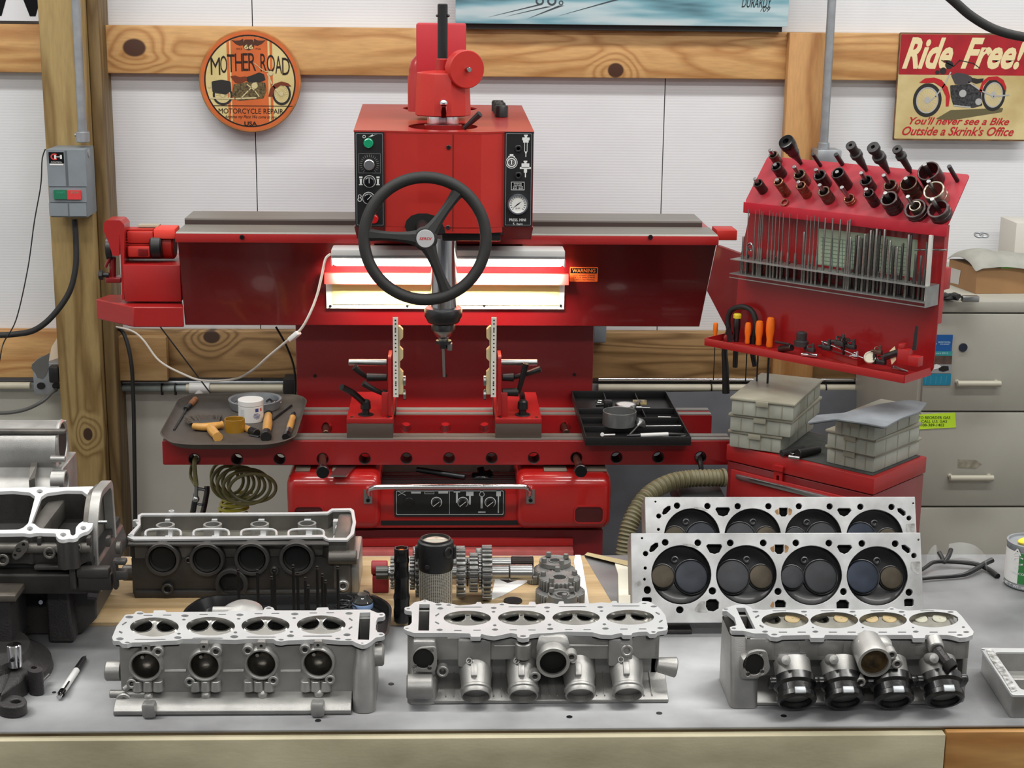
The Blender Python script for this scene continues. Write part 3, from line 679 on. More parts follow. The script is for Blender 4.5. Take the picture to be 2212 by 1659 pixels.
# pad strips on the wings
for(x0,x1)in((716,758),(636,668),(1176,1226),(1266,1312)):
 a=V(x0,1030,YC+.02);b=V(x1,1030,YC+.02);build('rubber_pad',MB().bb(a.x,b.x,YC+.035,YC+.2,zct+.0045,zct+.007,.001),mat('worn_pad',(120,108,96),.7)if x0==716 else bpy.data.materials['worn_pad'],M)
for x0,x1 in((1239,1305),(634,700)):
 Pq=FP(YC);pk=build('pocket',MB().plate(Pq,prect(Pq,x0,1092,x1,1131,.012),[prect(Pq,x0+3,1095,x1-3,1128,.010)],.0002,.003),RED,M)
 build('pocket_recess',MB().plate(Pq,prect(Pq,x0+3,1095,x1-3,1128,.010),(),.0002,.0006),mat('pocket_dark',(70,8,10),.6),pk)
Px=FP(YC+.016)
cp=build('control_panel',MB().plate(Px,prect(Px,852,1057,1091,1115,.004),(),.0002,.005),bpy.data.materials['black_panel'],M)
P5=Px.off(.0052)
mb=MB().plate(P5,prect(P5,856,1060,1088,1112,.003),[prect(P5,857,1061,1087,1111,.003)],0,.0004)
def q4(x0,y0,x1,y1,hole=False):mb.plate(P5,prect(P5,x0,y0,x1,y1),[prect(P5,x0+.8,y0+.8,x1-.8,y1-.8)]if hole else(),0,.0004)
q4(970.5,1061,971.5,1110)
for q in((888,1062,909,1066),(917,1062,938,1067),(947,1061,968,1066)):q4(*q,hole=(q[0]==917))
for q in((980,1060,994,1064),(985,1064,989,1086),(1007,1062,1023,1071),(1013,1071,1017,1090),(1037,1060,1044,1064),(1038,1074,1043,1098),(1072,1060,1082,1072),(1075,1072,1078,1108),(1033,1105,1049,1107.5)):q4(*q)
for sx in(-1,1):mb.plate(P5,[P5.uv(868-9*sx,1061),P5.uv(868-7*sx,1061),P5.uv(868+9*sx,1070),P5.uv(868+7*sx,1070)],(),0,.0004)
c0=P5.uv(1041,1068);mb.plate(P5,circ(*c0,.0065,16),[circ(*c0,.005,16)],0,.0004)
build('symbols',mb,mat('grey_print',(180,184,184),.5),cp)
for(px,py)in((943,1085),(1000,1085),(1059,1085)):
 a,b=P5.uv(px,py);r=P5.uv(px+11,py)[0]-a
 k=build('selector_knob',MB().cyl(P5.w(a,b,0),P5.w(a,b,.014),r*.9,r*.8,24),GLOSSB,cp)
 mb=MB().plate(P5,circ(a,b,r*1.1,28),[circ(a,b,r*.98,28)],0,.0004)
 mb.box(P5.w(a,b,.0145),(r*1.5,.0014,.0006),((P5.u+P5.v*.8).normalized(),(P5.v-P5.u*.8).normalized(),P5.n));build('pointer',mb,WPRINT,k)
a,b=P5.uv(884,1084);build('blank_button',MB().cyl(P5.w(a,b,0),P5.w(a,b,.006),.012),BLACK,cp)
build('drawer_slot',MB().plate(Px,prect(Px,823,1124,1120,1134),(),.0003,.002),DARK,M)
Yh=YC-.03
pts=[V(797,1070,YC-.002),V(797,1060,Yh+.012),V(806,1054,Yh),V(830,1052,Yh-.004),V(960,1051,Yh-.006),V(1115,1051,Yh-.004),V(1136,1053,Yh),V(1144,1060,Yh+.012),V(1144,1070,YC-.002)]
hb=build('grab_handle',MB().tube(pts,.0062,12,6),CHROME,M)
for x in(795,1146):
 br=build('handle_bracket',MB().plate(PCs,prect(PCs,x-9,1057,x+9,1087,.001),(),.0002,.003),STEEL,M);mb=MB();screw(mb,PCs.w(*PCs.uv(x,1080),.003),PCs.n,.005);build('screw',mb,DARK,br)
# ---- lower cabinet
YL=3.71
x0,x1=V(700,1180,YL).x,V(1302,1180,YL).x
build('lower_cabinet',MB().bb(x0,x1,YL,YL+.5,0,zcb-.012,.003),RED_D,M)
xd=V(1237,1180,YL).x
build('cabinet_drawer',MB().bb(x0+.005,xd,YL-.012,YL-.0005,zcb-.05,zcb-.03,.002),RED,M)
za_=V(960,1187,YL-.03).z
build('drawer_shelf',MB().bb(x0+.005,xd,YL-.04,YL-.0005,za_-.03,za_,.004),mat('dusty_red',(190,96,92),.6,noise_s=30,noise_a=.1),M)
# ================================================================== THINGS ON THE MACHINE
EMIT=mat('lit_tube',(255,250,232),.5,emit=9)
# lamp under the beam
YL2=3.83
lp=thing('fluorescent_lamp',V(966,575,YL2),'white fluorescent work lamp shining under the red beam of the machine','lamp')
a=V(715,537,YL2);b=V(1220,578,YL2);zt_=V(966,540,YL2).z;zm_=V(966,560,YL2).z;zl_=V(966,577,YL2).z
build('housing',MB().bb(a.x,b.x,YL2,YL2+.07,zm_,zt_,.003),WHITE,lp)
build('housing_band',MB().bb(a.x+.001,b.x-.001,YL2-.0015,YL2+.0,zm_+.004,zm_+.008),GALV,lp)
build('diffuser',MB().bb(a.x+.003,b.x-.003,YL2+.004,YL2+.055,zl_,zm_-.0005,.008),EMIT,lp)
build('end_cap',MB().bb(a.x-.001,a.x+.0025,YL2+.002,YL2+.06,zl_,zm_-.0005,.001),WHITE,lp)
build('end_cap',MB().bb(b.x-.0025,b.x+.001,YL2+.002,YL2+.06,zl_,zm_-.0005,.001),WHITE,lp)
build('mounting_bracket',MB().bb(a.x+.1,b.x-.1,YL2+.0705,3.93,zm_+.004,zt_-.002),GALV,lp)
l=area(((a.x+b.x)/2,YL2+.03,zl_-.006),(math.radians(62),0,0),b.x-a.x-.02,.04,9,(1,.97,.86));l.data.spread=math.radians(110)  # area light added in the beam lamp, turned to brighten the reflector plate
CORD=mat('white_cord',(214,206,196),.45)
cp_=[(714,549,3.85),(703,560,3.84),(694,600,3.82),(684,640,3.8),(668,680,3.78),(649,712,3.78),(622,735,3.8),(580,770,3.9),(545,800,4.05),(505,819,4.3),(440,822,4.5),(400,810,4.6),(345,780,4.66),(310,735,4.68),(285,715,4.69),(245,705,4.7)]
cdp=[V(*p)for p in cp_]
cord=build('power_cord',MB().tube(cdp,.0032,8,6),CORD,lp)
p_=V(636,726,3.785);q_=(V(649,712,3.78)-V(622,735,3.8)).normalized()
u__,v__,w__=frame(q_);build('cord_switch',MB().box(p_,(.018,.012,.034),(u__,v__,w__),.003),mat('white_switch',(232,232,230),.35),cord)
# work clamps
def tower(side):
 L=side<0;KK=K(680,540,2.592)
 x0,x1=(749,849)if L else(1070,1169.5)
 Y0=T(800,946,zr+.003).y;Y1=yr1-.03
 X0,X1=V(x0,946,Y0).x,V(x1,946,Y0).x
 th=thing('work_clamp',((X0+X1)/2,(Y0+Y1)/2,zr+.003),('left' if L else 'right')+' red work clamp with drilled white upright on the machine rails','clamp',None)
 z1=V(800,915,Y0).z;z2=V(800,904,Y0).z
 build('steel_foot',MB().bb(X0,X1,Y0,Y0+.06,zr+.003,z1,.001),mat('brown_steel',(98,86,78),.5,.5)if L else bpy.data.materials['brown_steel'],th)
 build('steel_foot',MB().bb(X0,X1,Y1-.05,Y1,zr+.003,z1,.001),bpy.data.materials['brown_steel'],th)
 build('base_plate',MB().bb(X0,X1,Y0-.001,Y1,z1,z2,.0015),RED,th)
 # upright: plate with gusset facing sideways
 bx=855 if L else 1066
 Yb_=Y0+.012
 xb=V(bx,830,Yb_).x;s=-1 if L else 1
 ztop=V(bx,687,Yb_).z;zbt_=V(bx,858,Yb_).z
 lean=.0 if L else-.006
 Pu=Pl((xb-.0062,Yb_,zbt_),(1,0,0),(lean,0,ztop-zbt_));hgt=ztop-zbt_
 holes=[]
 for py in([392,412,436,446,457,478,500,522,545,567,628,650,674,692,718,742,752,762,785,810]):
  b_=(828-py)/450*hgt;holes.append(circ(.0062,b_,.0022,8))
 up=build('drilled_upright',MB().plate(Pu,[(0,0),(.0124,0),(.0124,hgt),(0,hgt)],holes,-.006,0),mat('pale_upright',(222,220,210),.4)if L else bpy.data.materials['pale_upright'],th)
 build('upright_back',MB().box(Pu.w(.0062,hgt/2,-.012),(.0124,hgt,.0115),(Pu.u,Pu.v,Pu.n)),DARK,up)
 # scalloped flange on the inner side
 fl=[];zs=[0,.2,.26,.38,.46,.58,.66,.74,.80,.86]
 prof=[(0,.02),(.01,.02),(.01,.30),(.003,.34),(.003,.44),(.01,.48),(.01,.58),(.003,.62),(.003,.70),(.01,.74),(.01,.84),(.003,.88),(0,.88)]
 si=1 if L else-1
 Pz=Pl((xb+si*.0064,Yb_+.012,zbt_),(1,0,0),(0,0,1))
 build('scalloped_flange',MB().plate(Pz,[(a*si*1.1,b*hgt)for a,b in prof],(),-.02,0),mat('cream_flange',(224,206,160),.45)if L else bpy.data.materials['cream_flange'],up)
 # side web in red
 zw=V(bx,770,Yb_).z
 xw=xb+s*.0145
 Ps=Pl((xw,0,0),(0,1,0),(0,0,1))
 build('upright_web',MB().plate(Ps,rnd([(Yb_,z2),(Yb_+.14,z2),(Yb_+.075,zw),(Yb_,zw)],.006),(),-.004,.004),RED,th)
 build('web_foot',MB().bb(xw-.0,xw+s*.02,Yb_+.004,Yb_+.012,z2,z2+.06,.001),RED,th)
 # chrome cross rod and levers
 yr_=Yb_+.05
 pa=V(836 if L else 1080,783,yr_);pb=V(753 if L else 1161,783,yr_);pb.z=pa.z
 build('cross_rod',MB().cyl(pa,pb,.0085),STEEL,th)
 for(px,py,ly,dx,dy)in(((792,815,.03,-27,-22),(826,850,.02,-42,-22))if L else((1110,815,.03,58,-18),(1120,847,.02,16,-62))):
  c=V(px,py,Yb_+ly);tx=V(836 if L else 1085,py,Yb_+ly)
  k=build('clamp_hub',MB().cyl(c,tx,.011,.009,16),BLACK,th)
  e=V(px+dx,py+dy,Yb_+ly-.02);build('clamp_lever',MB().tube([c,c.lerp(e,.5)+Vector((0,-.004,0)),e],lambda t:.0055+.0025*t,10,4),BLACK,k)
 for py in(822,852):
  c=V(bx+(15 if L else-15)*1.05,py,Yb_+.02);build('clamp_nut',MB().cyl(c,c+Vector((si*.007,0,0)),.013,seg=18),STEEL,th)
 c=V(790 if L else 1129,896,Y0+.035);c.z=z2
 wsh=build('washer',MB().cyl(c,c+Vector((0,0,.002)),.019,seg=24),GUN,th)
 top=c+Vector((0,0,.036))
 k=build('ratchet_hub',MB().lathe([(.009,.002),(.009,.014),(.013,.016),(.012,.034),(.008,.038),(1e-4,.038)],c,(0,0,1),12),BLACK,th)
 if L:e=V(738,836,Y0-.01)
 else:e=V(1127,852,Y0+.15)
 build('ratchet_lever',MB().tube([top-Vector((0,0,.01)),top.lerp(e,.5),e],lambda t:.008,10,3),GLOSSB,k)
 for xx in(X0+.012,X1-.012):build('bolt',MB().cyl((xx,Y0+.012,z2),(xx,Y0+.012,z2+.0015),.004),DARK,th)
tower(-1);tower(1)
# metal plate lying on the console
c=V(741,1012,YC+.10);zpl=zct+.0072
pts=[tuple(T(x,y,zpl)[:2])for x,y in((714,1030),(748,1031),(769,1009),(731,1007))]
solo('steel_plate',MB().plate(HP(zpl),pts,(),.0,.004),STEEL,'small square steel plate lying on the left shoulder of the red console','plate')
solo('star_knob',MB().lathe([(.008,0),(.012,.01),(.026,.014),(.027,.026),(.02,.032),(1e-4,.034)],V(1042,1029,YC+.11)-Vector((0,0,.012)),(0,-.75,.66),30,star=lambda i:1 if(i%6)in(1,2,3,4)else .72),GLOSSB,'black five lobed hand knob lying behind the console bellows','knob')
solo('steel_bar',MB().cyl(V(900,1014,YC+.1),V(1005,1030,YC+.06),.007),GUN,'grey round bar lying across the trough above the console panel','bar')
# ================================================================== ON THE WALL
Y1=Yg-.004
# round tin sign
sg=thing('round_tin_sign',V(540,285,Yg),'round orange and cream motorcycle repair tin sign on the upper wooden girt','sign')
PS=FP(Yg-.012);KS=K(0,0,3.072)
ca,cb=PS.uv(540,175.5);R=abs(PS.uv(650,175)[0]-PS.uv(430,175)[0])/2
ORG=mat('sign_orange',(196,98,48),.4,noise_s=12,noise_a=.15);CRM=mat('sign_cream',(214,198,142),.42,noise_s=12,noise_a=.12,c2=(196,178,118));BRN=mat('sign_dark_brown',(38,22,14),.4)
build('sign_disc',MB().lathe([(R*.98,0),(R,.004),(R,.009),(R*.985,.011),(1e-4,.011)],PS.w(ca,cb,-.011),PS.n,64),mat('sign_rim',(168,110,58),.45,noise_s=20,noise_a=.25),sg)
build('orange_band',MB().plate(PS,circ(ca,cb,R*.965,64),[circ(ca,cb,R*.90,64)],.0002,.0004),ORG,sg)
build('dark_band',MB().plate(PS,circ(ca,cb,R*.90,64),[circ(ca,cb,R*.87,64)],.0002,.0005),BRN,sg)
fld=build('cream_field',MB().plate(PS,circ(ca,cb,R*.87,64),(),.0001,.0003),CRM,sg)
def chord(x0,x1,r=.868,c1=.0006,m=ORG,n='stripe'):
 pts=[(ca+R*x,cb-R*math.sqrt(r*r-x*x))for x in[x0+(x1-x0)*i/6 for i in range(7)]]+[(ca+R*x,cb+R*math.sqrt(r*r-x*x))for x in[x1-(x1-x0)*i/6 for i in range(7)]]
 return build(n,MB().plate(PS,pts,(),.0003,c1),m,sg)
chord(-.36,.36);chord(-.44,-.39);chord(.40,.45)
P1=PS.off(.0007)
def sx(x,y):return P1.uv(*KS(x,y))
mb=MB();name='MOTHER ROAD';xs_=[1398,1462,1508,1560,1610,1648,1700,1728,1770,1826,1872,1925]
for ch,x0_,x1_ in zip(name,xs_[:-1],xs_[1:]):
 if ch==' ':continue
 t=((x0_+x1_)/2-1660)/262;top=352+38*t*t;bot=470+34*t*t
 q0=sx(x0_+2,bot);q1=sx(x1_-3,top);mb.text(ch,P1,q0[0],q0[1],q1[0],q1[1],c=.0003)
q0=sx(1452,752);q1=sx(1880,722);mb.text('MOTORCYCLE REPAIR',P1,*q0,*q1,c=.0003)
q0=sx(1492,790);q1=sx(1836,766);mb.text('Anytime my Place We come to you',P1,*q0,*q1,c=.0003,shear=.4)
q0=sx(1622,834);q1=sx(1706,806);mb.text('USA',P1,*q0,*q1,c=.0003,bold=.03)
q0=sx(1568,330);q1=sx(1606,317);mb.text('SINCE',P1,*q0,*q1,c=.0003);q0=sx(1694,330);q1=sx(1730,317);mb.text('1926',P1,*q0,*q1,c=.0003)
build('lettering',mb,BRN,sg)
mb=MB().plate(P1,rnd([sx(*p)for p in((1612,292),(1622,262),(1678,262),(1688,292),(1684,322),(1650,336),(1616,322))],.004),(),0,.0004)
for s in(-1,1):mb.plate(P1,[sx(1650+s*x,y)for x,y in((34,300),(60,304),(84,294),(104,276),(116,264),(90,270),(60,268),(36,256))],(),0,.0003)
build('winged_shield',mb,mat('sign_brown',(74,40,24),.45),sg)
q0=sx(1620,326);q1=sx(1680,296);build('shield_number',MB().text('66',P1,*q0,*q1,c=.0008,bold=.02),CRM,sg)
def moto(root,pl,f,wheels,cols,mats):
 # f maps drawing coordinates to plane coordinates; wheels = (cx, cy, rx, ry)
 mt,mc,mr,md=mats
 for(cx,cy,rx,ry)in wheels:
  o=f(cx,cy);ax_=abs(f(cx+rx,cy)[0]-o[0]);ay=abs(f(cx,cy+ry)[1]-o[1])
  build('painted_tyre',MB().plate(pl,circ(*o,ax_,36,ay),[circ(*o,ax_*.78,36,ay*.78)],.0003,.0007),mt,root)
  mb=MB().plate(pl,circ(*o,ax_*.78,36,ay*.78),[circ(*o,ax_*.70,36,ay*.70)],.0003,.0008)
  for k in range(10):
   t=math.pi*k/10;c_,s_=math.cos(t),math.sin(t);w_=.0004
   mb.plate(pl,[(o[0]-c_*ax_*.7-s_*w_,o[1]-s_*ay*.7+c_*w_),(o[0]-c_*ax_*.7+s_*w_,o[1]-s_*ay*.7-c_*w_),(o[0]+c_*ax_*.7+s_*w_,o[1]+s_*ay*.7-c_*w_),(o[0]+c_*ax_*.7-s_*w_,o[1]+s_*ay*.7+c_*w_)],(),.0003,.0006)
  mb.plate(pl,circ(*o,ax_*.2,16,ay*.2),(),.0004,.0009)
  build('painted_wheel_rim',mb,mc,root)
def poly(root,name,pl,f,pts,m,c1=.001,r=.0):
 return build(name,MB().plate(pl,rnd([f(*p)for p in pts],r)if r else[f(*p)for p in pts],(),.0004,c1),m,root)
def line(mb,pl,f,pts,w,c0=.0006,c1=.0012):
 P=[Vector(f(*p))for p in pts]
 for i in range(len(P)-1):
  d=(P[i+1]-P[i]).normalized();n=Vector((-d.y,d.x))*w/2;e=d*w*.3
  mb.plate(pl,[tuple(P[i]-n-e),tuple(P[i+1]-n+e),tuple(P[i+1]+n+e),tuple(P[i]+n-e)],(),c0,c1)
TYR=mat('painted_dark',(34,32,30),.5);CRC=mat('painted_chrome',(196,184,140),.45);MAR=mat('painted_maroon',(110,50,26),.4);CRG=mat('painted_grey',(168,168,166),.45);RDP=mat('painted_red',(176,30,36),.4)
moto(sg,P1,sx,[(1868,622,62,76),(1478,632,66,66)],None,(TYR,CRC,MAR,TYR))
poly(sg,'painted_fender',P1,sx,[(1782,640),(1792,590),(1822,556),(1868,540),(1912,552),(1934,572),(1900,572),(1862,566),(1826,590),(1806,640)],MAR,.0012)
poly(sg,'painted_tank',P1,sx,[(1620,516),(1670,500),(1720,480),(1752,492),(1762,530),(1720,548),(1650,548)],TYR,.0011,.002)
poly(sg,'painted_seat',P1,sx,[(1528,506),(1560,500),(1590,512),(1632,506),(1640,530),(1600,552),(1560,548)],MAR,.0012,.002)
poly(sg,'painted_saddlebag',P1,sx,[(1404,540),(1470,528),(1530,540),(1536,600),(1500,628),(1410,612)],TYR,.0013,.004)
poly(sg,'painted_engine',P1,sx,[(1550,560),(1640,545),(1760,548),(1768,600),(1748,652),(1580,668),(1540,630)],mat('painted_engine',(120,104,66),.4,noise_s=150,c2=(40,30,18)),.0010,.003)
mb=MB();line(mb,P1,sx,[(1392,650),(1560,655),(1700,648)],.004);line(mb,P1,sx,[(1775,490),(1806,560),(1862,632)],.0035);line(mb,P1,sx,[(1700,548),(1650,600),(1600,650)],.003);line(mb,P1,sx,[(1690,420),(1712,440),(1750,470),(1790,480)],.002);line(mb,P1,sx,[(1640,560),(1690,600),(1720,640)],.003)
mb.plate(P1,circ(*sx(1796,486),.007,16),(),.0006,.0014);mb.plate(P1,circ(*sx(1690,568),.009,16),(),.0006,.0014);mb.plate(P1,circ(*sx(1390,574),.004,12),(),.0006,.0014)
build('painted_pipes',mb,CRC,sg)
mb=MB();line(mb,P1,sx,[(1420,700),(1940,704)],.0016);build('painted_ground_line',mb,BRN,sg)
# ride free sign
KR=K(1500,0,3.072)
rf=thing('rectangular_tin_sign',V(2080,305,Yg),'red and cream rectangular motorcycle tin sign at the right end of the upper girt','sign')
PF=FP(Yg-.004)
a0,b0=PF.uv(1928,303);a1=a0+.405;b1=PF.uv(1941,70)[1]
build('sign_sheet',MB().plate(PF,rrect(a0,b0,a1,b1,.004,3),(),-.0035,0),mat('rusty_edge',(120,84,50),.6,noise_s=25,c2=(70,44,28)),rf)
build('cream_field',MB().plate(PF,rrect(a0+.004,b0+.005,a1-.004,b1-.004,.003,3),(),.0001,.0003),mat('aged_cream',(206,190,140),.5,noise_s=9,c2=(180,158,104)),rf)
rr=[PF.uv(1943,161)[1]]
build('red_field',MB().plate(PF,rrect(a0+.0045,rr[0],a1-.0045,b1-.0045,.003,3),(),.0003,.0005),mat('sign_red',(158,24,34),.42,noise_s=14,noise_a=.2),rf)
def rx(x,y):return PF.uv(*KR(x,y))
mb=MB();q=[rx(1376,458),rx(1725,250)];mb.text('Ride',PF,*q[0],*q[1],c=.0006,shear=.45,bold=.035);q=[rx(1765,458),rx(2215,250)];mb.text('Free!',PF,*q[0],*q[1],c=.0006,shear=.45,bold=.035)
build('heading',mb,mat('heading_cream',(224,206,160),.45),rf)
mb=MB();q=[rx(1426,826),rx(2092,780)];mb.text("You'll never see a Bike",PF,*q[0],*q[1],c=.0006,shear=.4,bold=.02)
q=[rx(1376,898),rx(2122,842)];mb.text("Outside a Skrink's Office",PF,*q[0],*q[1],c=.0006,shear=.4,bold=.02)
build('lettering',mb,RDP,rf)
moto(rf,PF,rx,[(1545,665,95,112),(1985,630,78,108)],None,(TYR,CRG,RDP,TYR))
poly(rf,'painted_ground_shade',PF,rx,[(1600,790),(1700,730),(1900,722),(2050,716),(2040,745),(1880,770),(1700,800)],mat('painted_olive',(96,88,58),.5),.0005,.004)
poly(rf,'painted_fender',PF,rx,[(1492,548),(1530,520),(1590,514),(1640,530),(1680,580),(1696,640),(1686,706),(1668,706),(1668,640),(1640,580),(1590,548),(1530,552)],RDP,.0012)
poly(rf,'painted_fender',PF,rx,[(1890,600),(1910,540),(1950,510),(2010,506),(2050,530),(2070,580),(2066,610),(2040,560),(2000,530),(1950,534),(1916,570),(1906,620)],RDP,.0012)
poly(rf,'painted_tank',PF,rx,[(1702,500),(1740,482),(1800,490),(1840,510),(1846,540),(1800,562),(1730,560)],mat('painted_tank_grey',(70,66,68),.3),.0012,.003)
poly(rf,'painted_seat',PF,rx,[(1836,514),(1880,524),(1920,520),(1910,545),(1870,556),(1840,545)],TYR,.0013,.002)
poly(rf,'painted_engine',PF,rx,[(1696,566),(1850,556),(1900,600),(1910,700),(1850,716),(1720,706),(1700,640)],mat('painted_black_engine',(70,70,72),.4,noise_s=160,c2=(14,14,15)),.0010,.003)
mb=MB();line(mb,PF,rx,[(1700,480),(1660,560),(1600,640),(1560,670)],.004);line(mb,PF,rx,[(1820,545),(1900,600),(1985,640),(2085,630)],.004);line(mb,PF,rx,[(1720,700),(1830,712)],.004)
mb.plate(PF,circ(*rx(1885,675),.010,18),(),.0006,.0015);mb.plate(PF,circ(*rx(1780,620),.011,18),(),.0006,.0013)
build('painted_pipes',mb,CRG,rf)
mb=MB();line(mb,PF,rx,[(1640,400),(1720,440),(1760,400),(1850,420),(1890,450)],.0025,.0008,.0016);mb.plate(PF,circ(*rx(1650,470),.010,16),(),.0008,.0016);mb.plate(PF,circ(*rx(1690,430),.012,16),(),.0008,.0016);mb.plate(PF,circ(*rx(1612,480),.006,16),(),.0008,.0016);build('painted_handlebar',mb,TYR,rf)
# painting on canvas above the girt
a0=V(984,52,Yg-.05);a1=V(1702,52,Yg-.05)
pm=bpy.data.materials.new('airbrushed_canvas');pm.use_nodes=True;nt=pm.node_tree;N_=nt.nodes;L_=nt.links
ge=N_.new('ShaderNodeNewGeometry');mp=N_.new('ShaderNodeMapping');mp.inputs['Rotation'].default_value=(0,.45,0);mp.inputs['Scale'].default_value=(1.2,1,9);nz=N_.new('ShaderNodeTexNoise');nz.inputs['Scale'].default_value=1.7;nz.inputs['Detail'].default_value=3
L_.new(ge.outputs['Position'],mp.inputs[0]);L_.new(mp.outputs[0],nz.inputs[0]);rp=N_.new('ShaderNodeValToRGB');L_.new(nz.outputs[0],rp.inputs[0])
for i,(p,c)in enumerate(((.36,(70,104,116)),(.46,(120,168,182)),(.56,(182,206,212)),(.68,(206,214,218)))):
 e=rp.color_ramp.elements[i]if i<2 else rp.color_ramp.elements.new(p);e.position=p;e.color=lin(c)
L_.new(rp.outputs[0],N_['Principled BSDF'].inputs['Base Color'])
pa=thing('airbrushed_painting',(a0.x/2+a1.x/2,Yg-.04,a0.z),'blue grey airbrushed painting standing on the upper girt','painting')
PP=Pl((a0.x,Yg-.05,a0.z),(1,0,0),(0,-.0,1))
build('canvas',MB().bb(a0.x,a1.x,Yg-.052,Yg-.03,a0.z+.002,a0.z+.42,.002),pm,pa)
build('backing_frame',MB().bb(a0.x+.02,a1.x-.012,Yg-.028,Yg-.004,zt+.0005,a0.z+.40),mat('dark_frame',(46,44,42),.6),pa)
Pc=FP(Yg-.0525);mb=MB()
q0=Pc.uv(1602,16);q1=Pc.uv(1668,-4);mb.text('DURARDY',Pc,*q0,*q1,c=.0002,shear=.3);q0=Pc.uv(1642,25);q1=Pc.uv(1664,14);mb.text('/09',Pc,*q0,*q1,c=.0002,shear=.3)
build('signature',mb,DARK,pa)
mb=MB()
for(x,y,r)in((1166,2,9),(1192,2,10),(1212,6,5)):a,b=Pc.uv(x,y);q=Pc.uv(x+r,y)[0]-a;mb.plate(Pc,circ(a,b,q,18),[circ(a,b,q*.6,18)],.0002,.0006)
for(x0_,y0_,x1_,y1_)in((1160,10,1050,38),(1180,14,1090,36),(1206,12,1140,40),(1330,-2,1200,36)):
 mb.plate(Pc,[Pc.uv(x0_,y0_),Pc.uv(x0_+12,y0_),Pc.uv(x1_,y1_)],(),.0002,.0004)
build('painted_dark_shapes',mb,mat('smoky_teal',(52,64,70),.6),pa)
# banner with a black letter, upper left
YBn=Yg-.001
bn=thing('paper_banner',V(20,40,YBn),'white banner with a big black letter at the top left corner of the wall','banner')
PBn=FP(YBn-.002);a0,b0=PBn.uv(-240,42);a1,b1=PBn.uv(84,-120)
build('banner_sheet',MB().plate(PBn,[(a0,b0),(a1,b0),(a1,b1),(a0,b1)],(),-.0015,0),mat('banner_white',(222,222,226),.5),bn)
q0=PBn.uv(-58,34);q1=PBn.uv(118,-110);build('letter',MB().text('W',PBn,*q0,*q1,c=.0004,bold=.045),GLOSSB,bn)
# conduits
def vpipe(px0,py0,py1,Y,r,m,name,label,cat='pipe',ext=0,px1=None):
 a=V(px0,py1,Y);b=V(px0,py0,Y);b.x=a.x;b.z+=ext
 o=thing(name,a,label,cat);build('tube',MB().cyl(a,b,r,seg=18),m,o);return o,a
o,a=vpipe(179,0,298,4.56,.0125,GALV,'conduit_pipe','grey conduit running up the left timber post from the starter box',ext=.45)
build('connector',MB().cyl(a-Vector((0,0,.012)),a+Vector((0,0,.018)),.019,seg=20).cyl(a+Vector((-.022,0,.008)),a+Vector((0,0,.008)),.005),GALV,o)
o,a=vpipe(1779,0,318,4.67,.0125,GALV,'conduit_pipe','grey conduit running down the right timber post behind the tool shelf',ext=.45)
build('connector',MB().cyl(a-Vector((0,0,.008)),a+Vector((0,0,.014)),.017,seg=20),GALV,o)
a=V(1762,322,4.66);b=V(1812,352,4.66)
solo('junction_box',MB().bb(a.x,b.x,4.63,4.715,b.z,a.z,.003),GALV,'grey steel junction box under the right conduit','box')
# motor starter box on the post
SBG=mat('grey_enamel',(122,130,136),.5,noise_s=20,noise_a=.06)
Yq=4.5;a=V(100,322,Yq);b=V(190,470,Yq)
sb=thing('motor_starter_box',(a.x/2+b.x/2,4.56,b.z),'grey motor starter box with green and red buttons on the left timber post','switch box')
build('enclosure',MB().bb(a.x,b.x,Yq,4.6195,b.z,a.z,.004),SBG,sb)
Pq=FP(Yq);KQ=K(0,0,3.072)
build('cover_plate',MB().plate(Pq,prect(Pq,*KQ(322,995),*KQ(566,1235),.002),(),.0003,.003),SBG,sb)
build('cover_plate',MB().plate(Pq,prect(Pq,*KQ(330,1245),*KQ(572,1340),.002),(),.0003,.003),SBG,sb)
build('cover_plate',MB().plate(Pq,prect(Pq,*KQ(330,1348),*KQ(572,1432),.002),(),.0003,.003),SBG,sb)
mb=MB();Pq3=Pq.off(.003);mb.plate(Pq3,prect(Pq3,*KQ(440,1000),*KQ(443,1232)),(),0,.0008);mb.plate(Pq3,prect(Pq3,*KQ(454,1350),*KQ(457,1430)),(),0,.0008);build('cover_seams',mb,mat('seam_grey',(84,90,94),.6),sb)
build('start_button',MB().plate(Pq3,prect(Pq3,*KQ(362,1260),*KQ(447,1320),.001),(),.0,.006),mat('start_green',(30,110,80),.4),sb)
build('stop_button',MB().plate(Pq3,prect(Pq3,*KQ(449,1262),*KQ(538,1322),.001),(),.0,.006),mat('stop_button_red',(206,60,62),.4),sb)
mb=MB();P9=Pq3.off(.0062);mb.text('START',P9,*P9.uv(*KQ(376,1284)),*P9.uv(*KQ(430,1272)),c=.0);mb.text('STOP',P9,*P9.uv(*KQ(470,1284)),*P9.uv(*KQ(520,1272)),c=.0);build('button_lettering',mb,mat('faint_print',(70,160,130),.5),sb)
lb=build('maker_label',MB().plate(Pq3,prect(Pq3,*KQ(326,1010),*KQ(422,1084)),(),0,.0006),GLOSSB,sb)
P9=Pq3.off(.0008);build('logo_letter',MB().text('C',P9,*P9.uv(*KQ(336,1062)),*P9.uv(*KQ(376,1018)),c=0,bold=.03),mat('logo_c_red',(196,50,50),.5),lb)
mb=MB().text('H',P9,*P9.uv(*KQ(360,1054)),*P9.uv(*KQ(410,1028)),c=.0001,bold=.03);mb.text('CONTROL',P9,*P9.uv(*KQ(338,1081)),*P9.uv(*KQ(412,1072)),c=0);mb.plate(P9,prect(P9,*KQ(330,1087),*KQ(420,1097)),(),-.0007,0);build('label_print',mb,WHITE,lb)
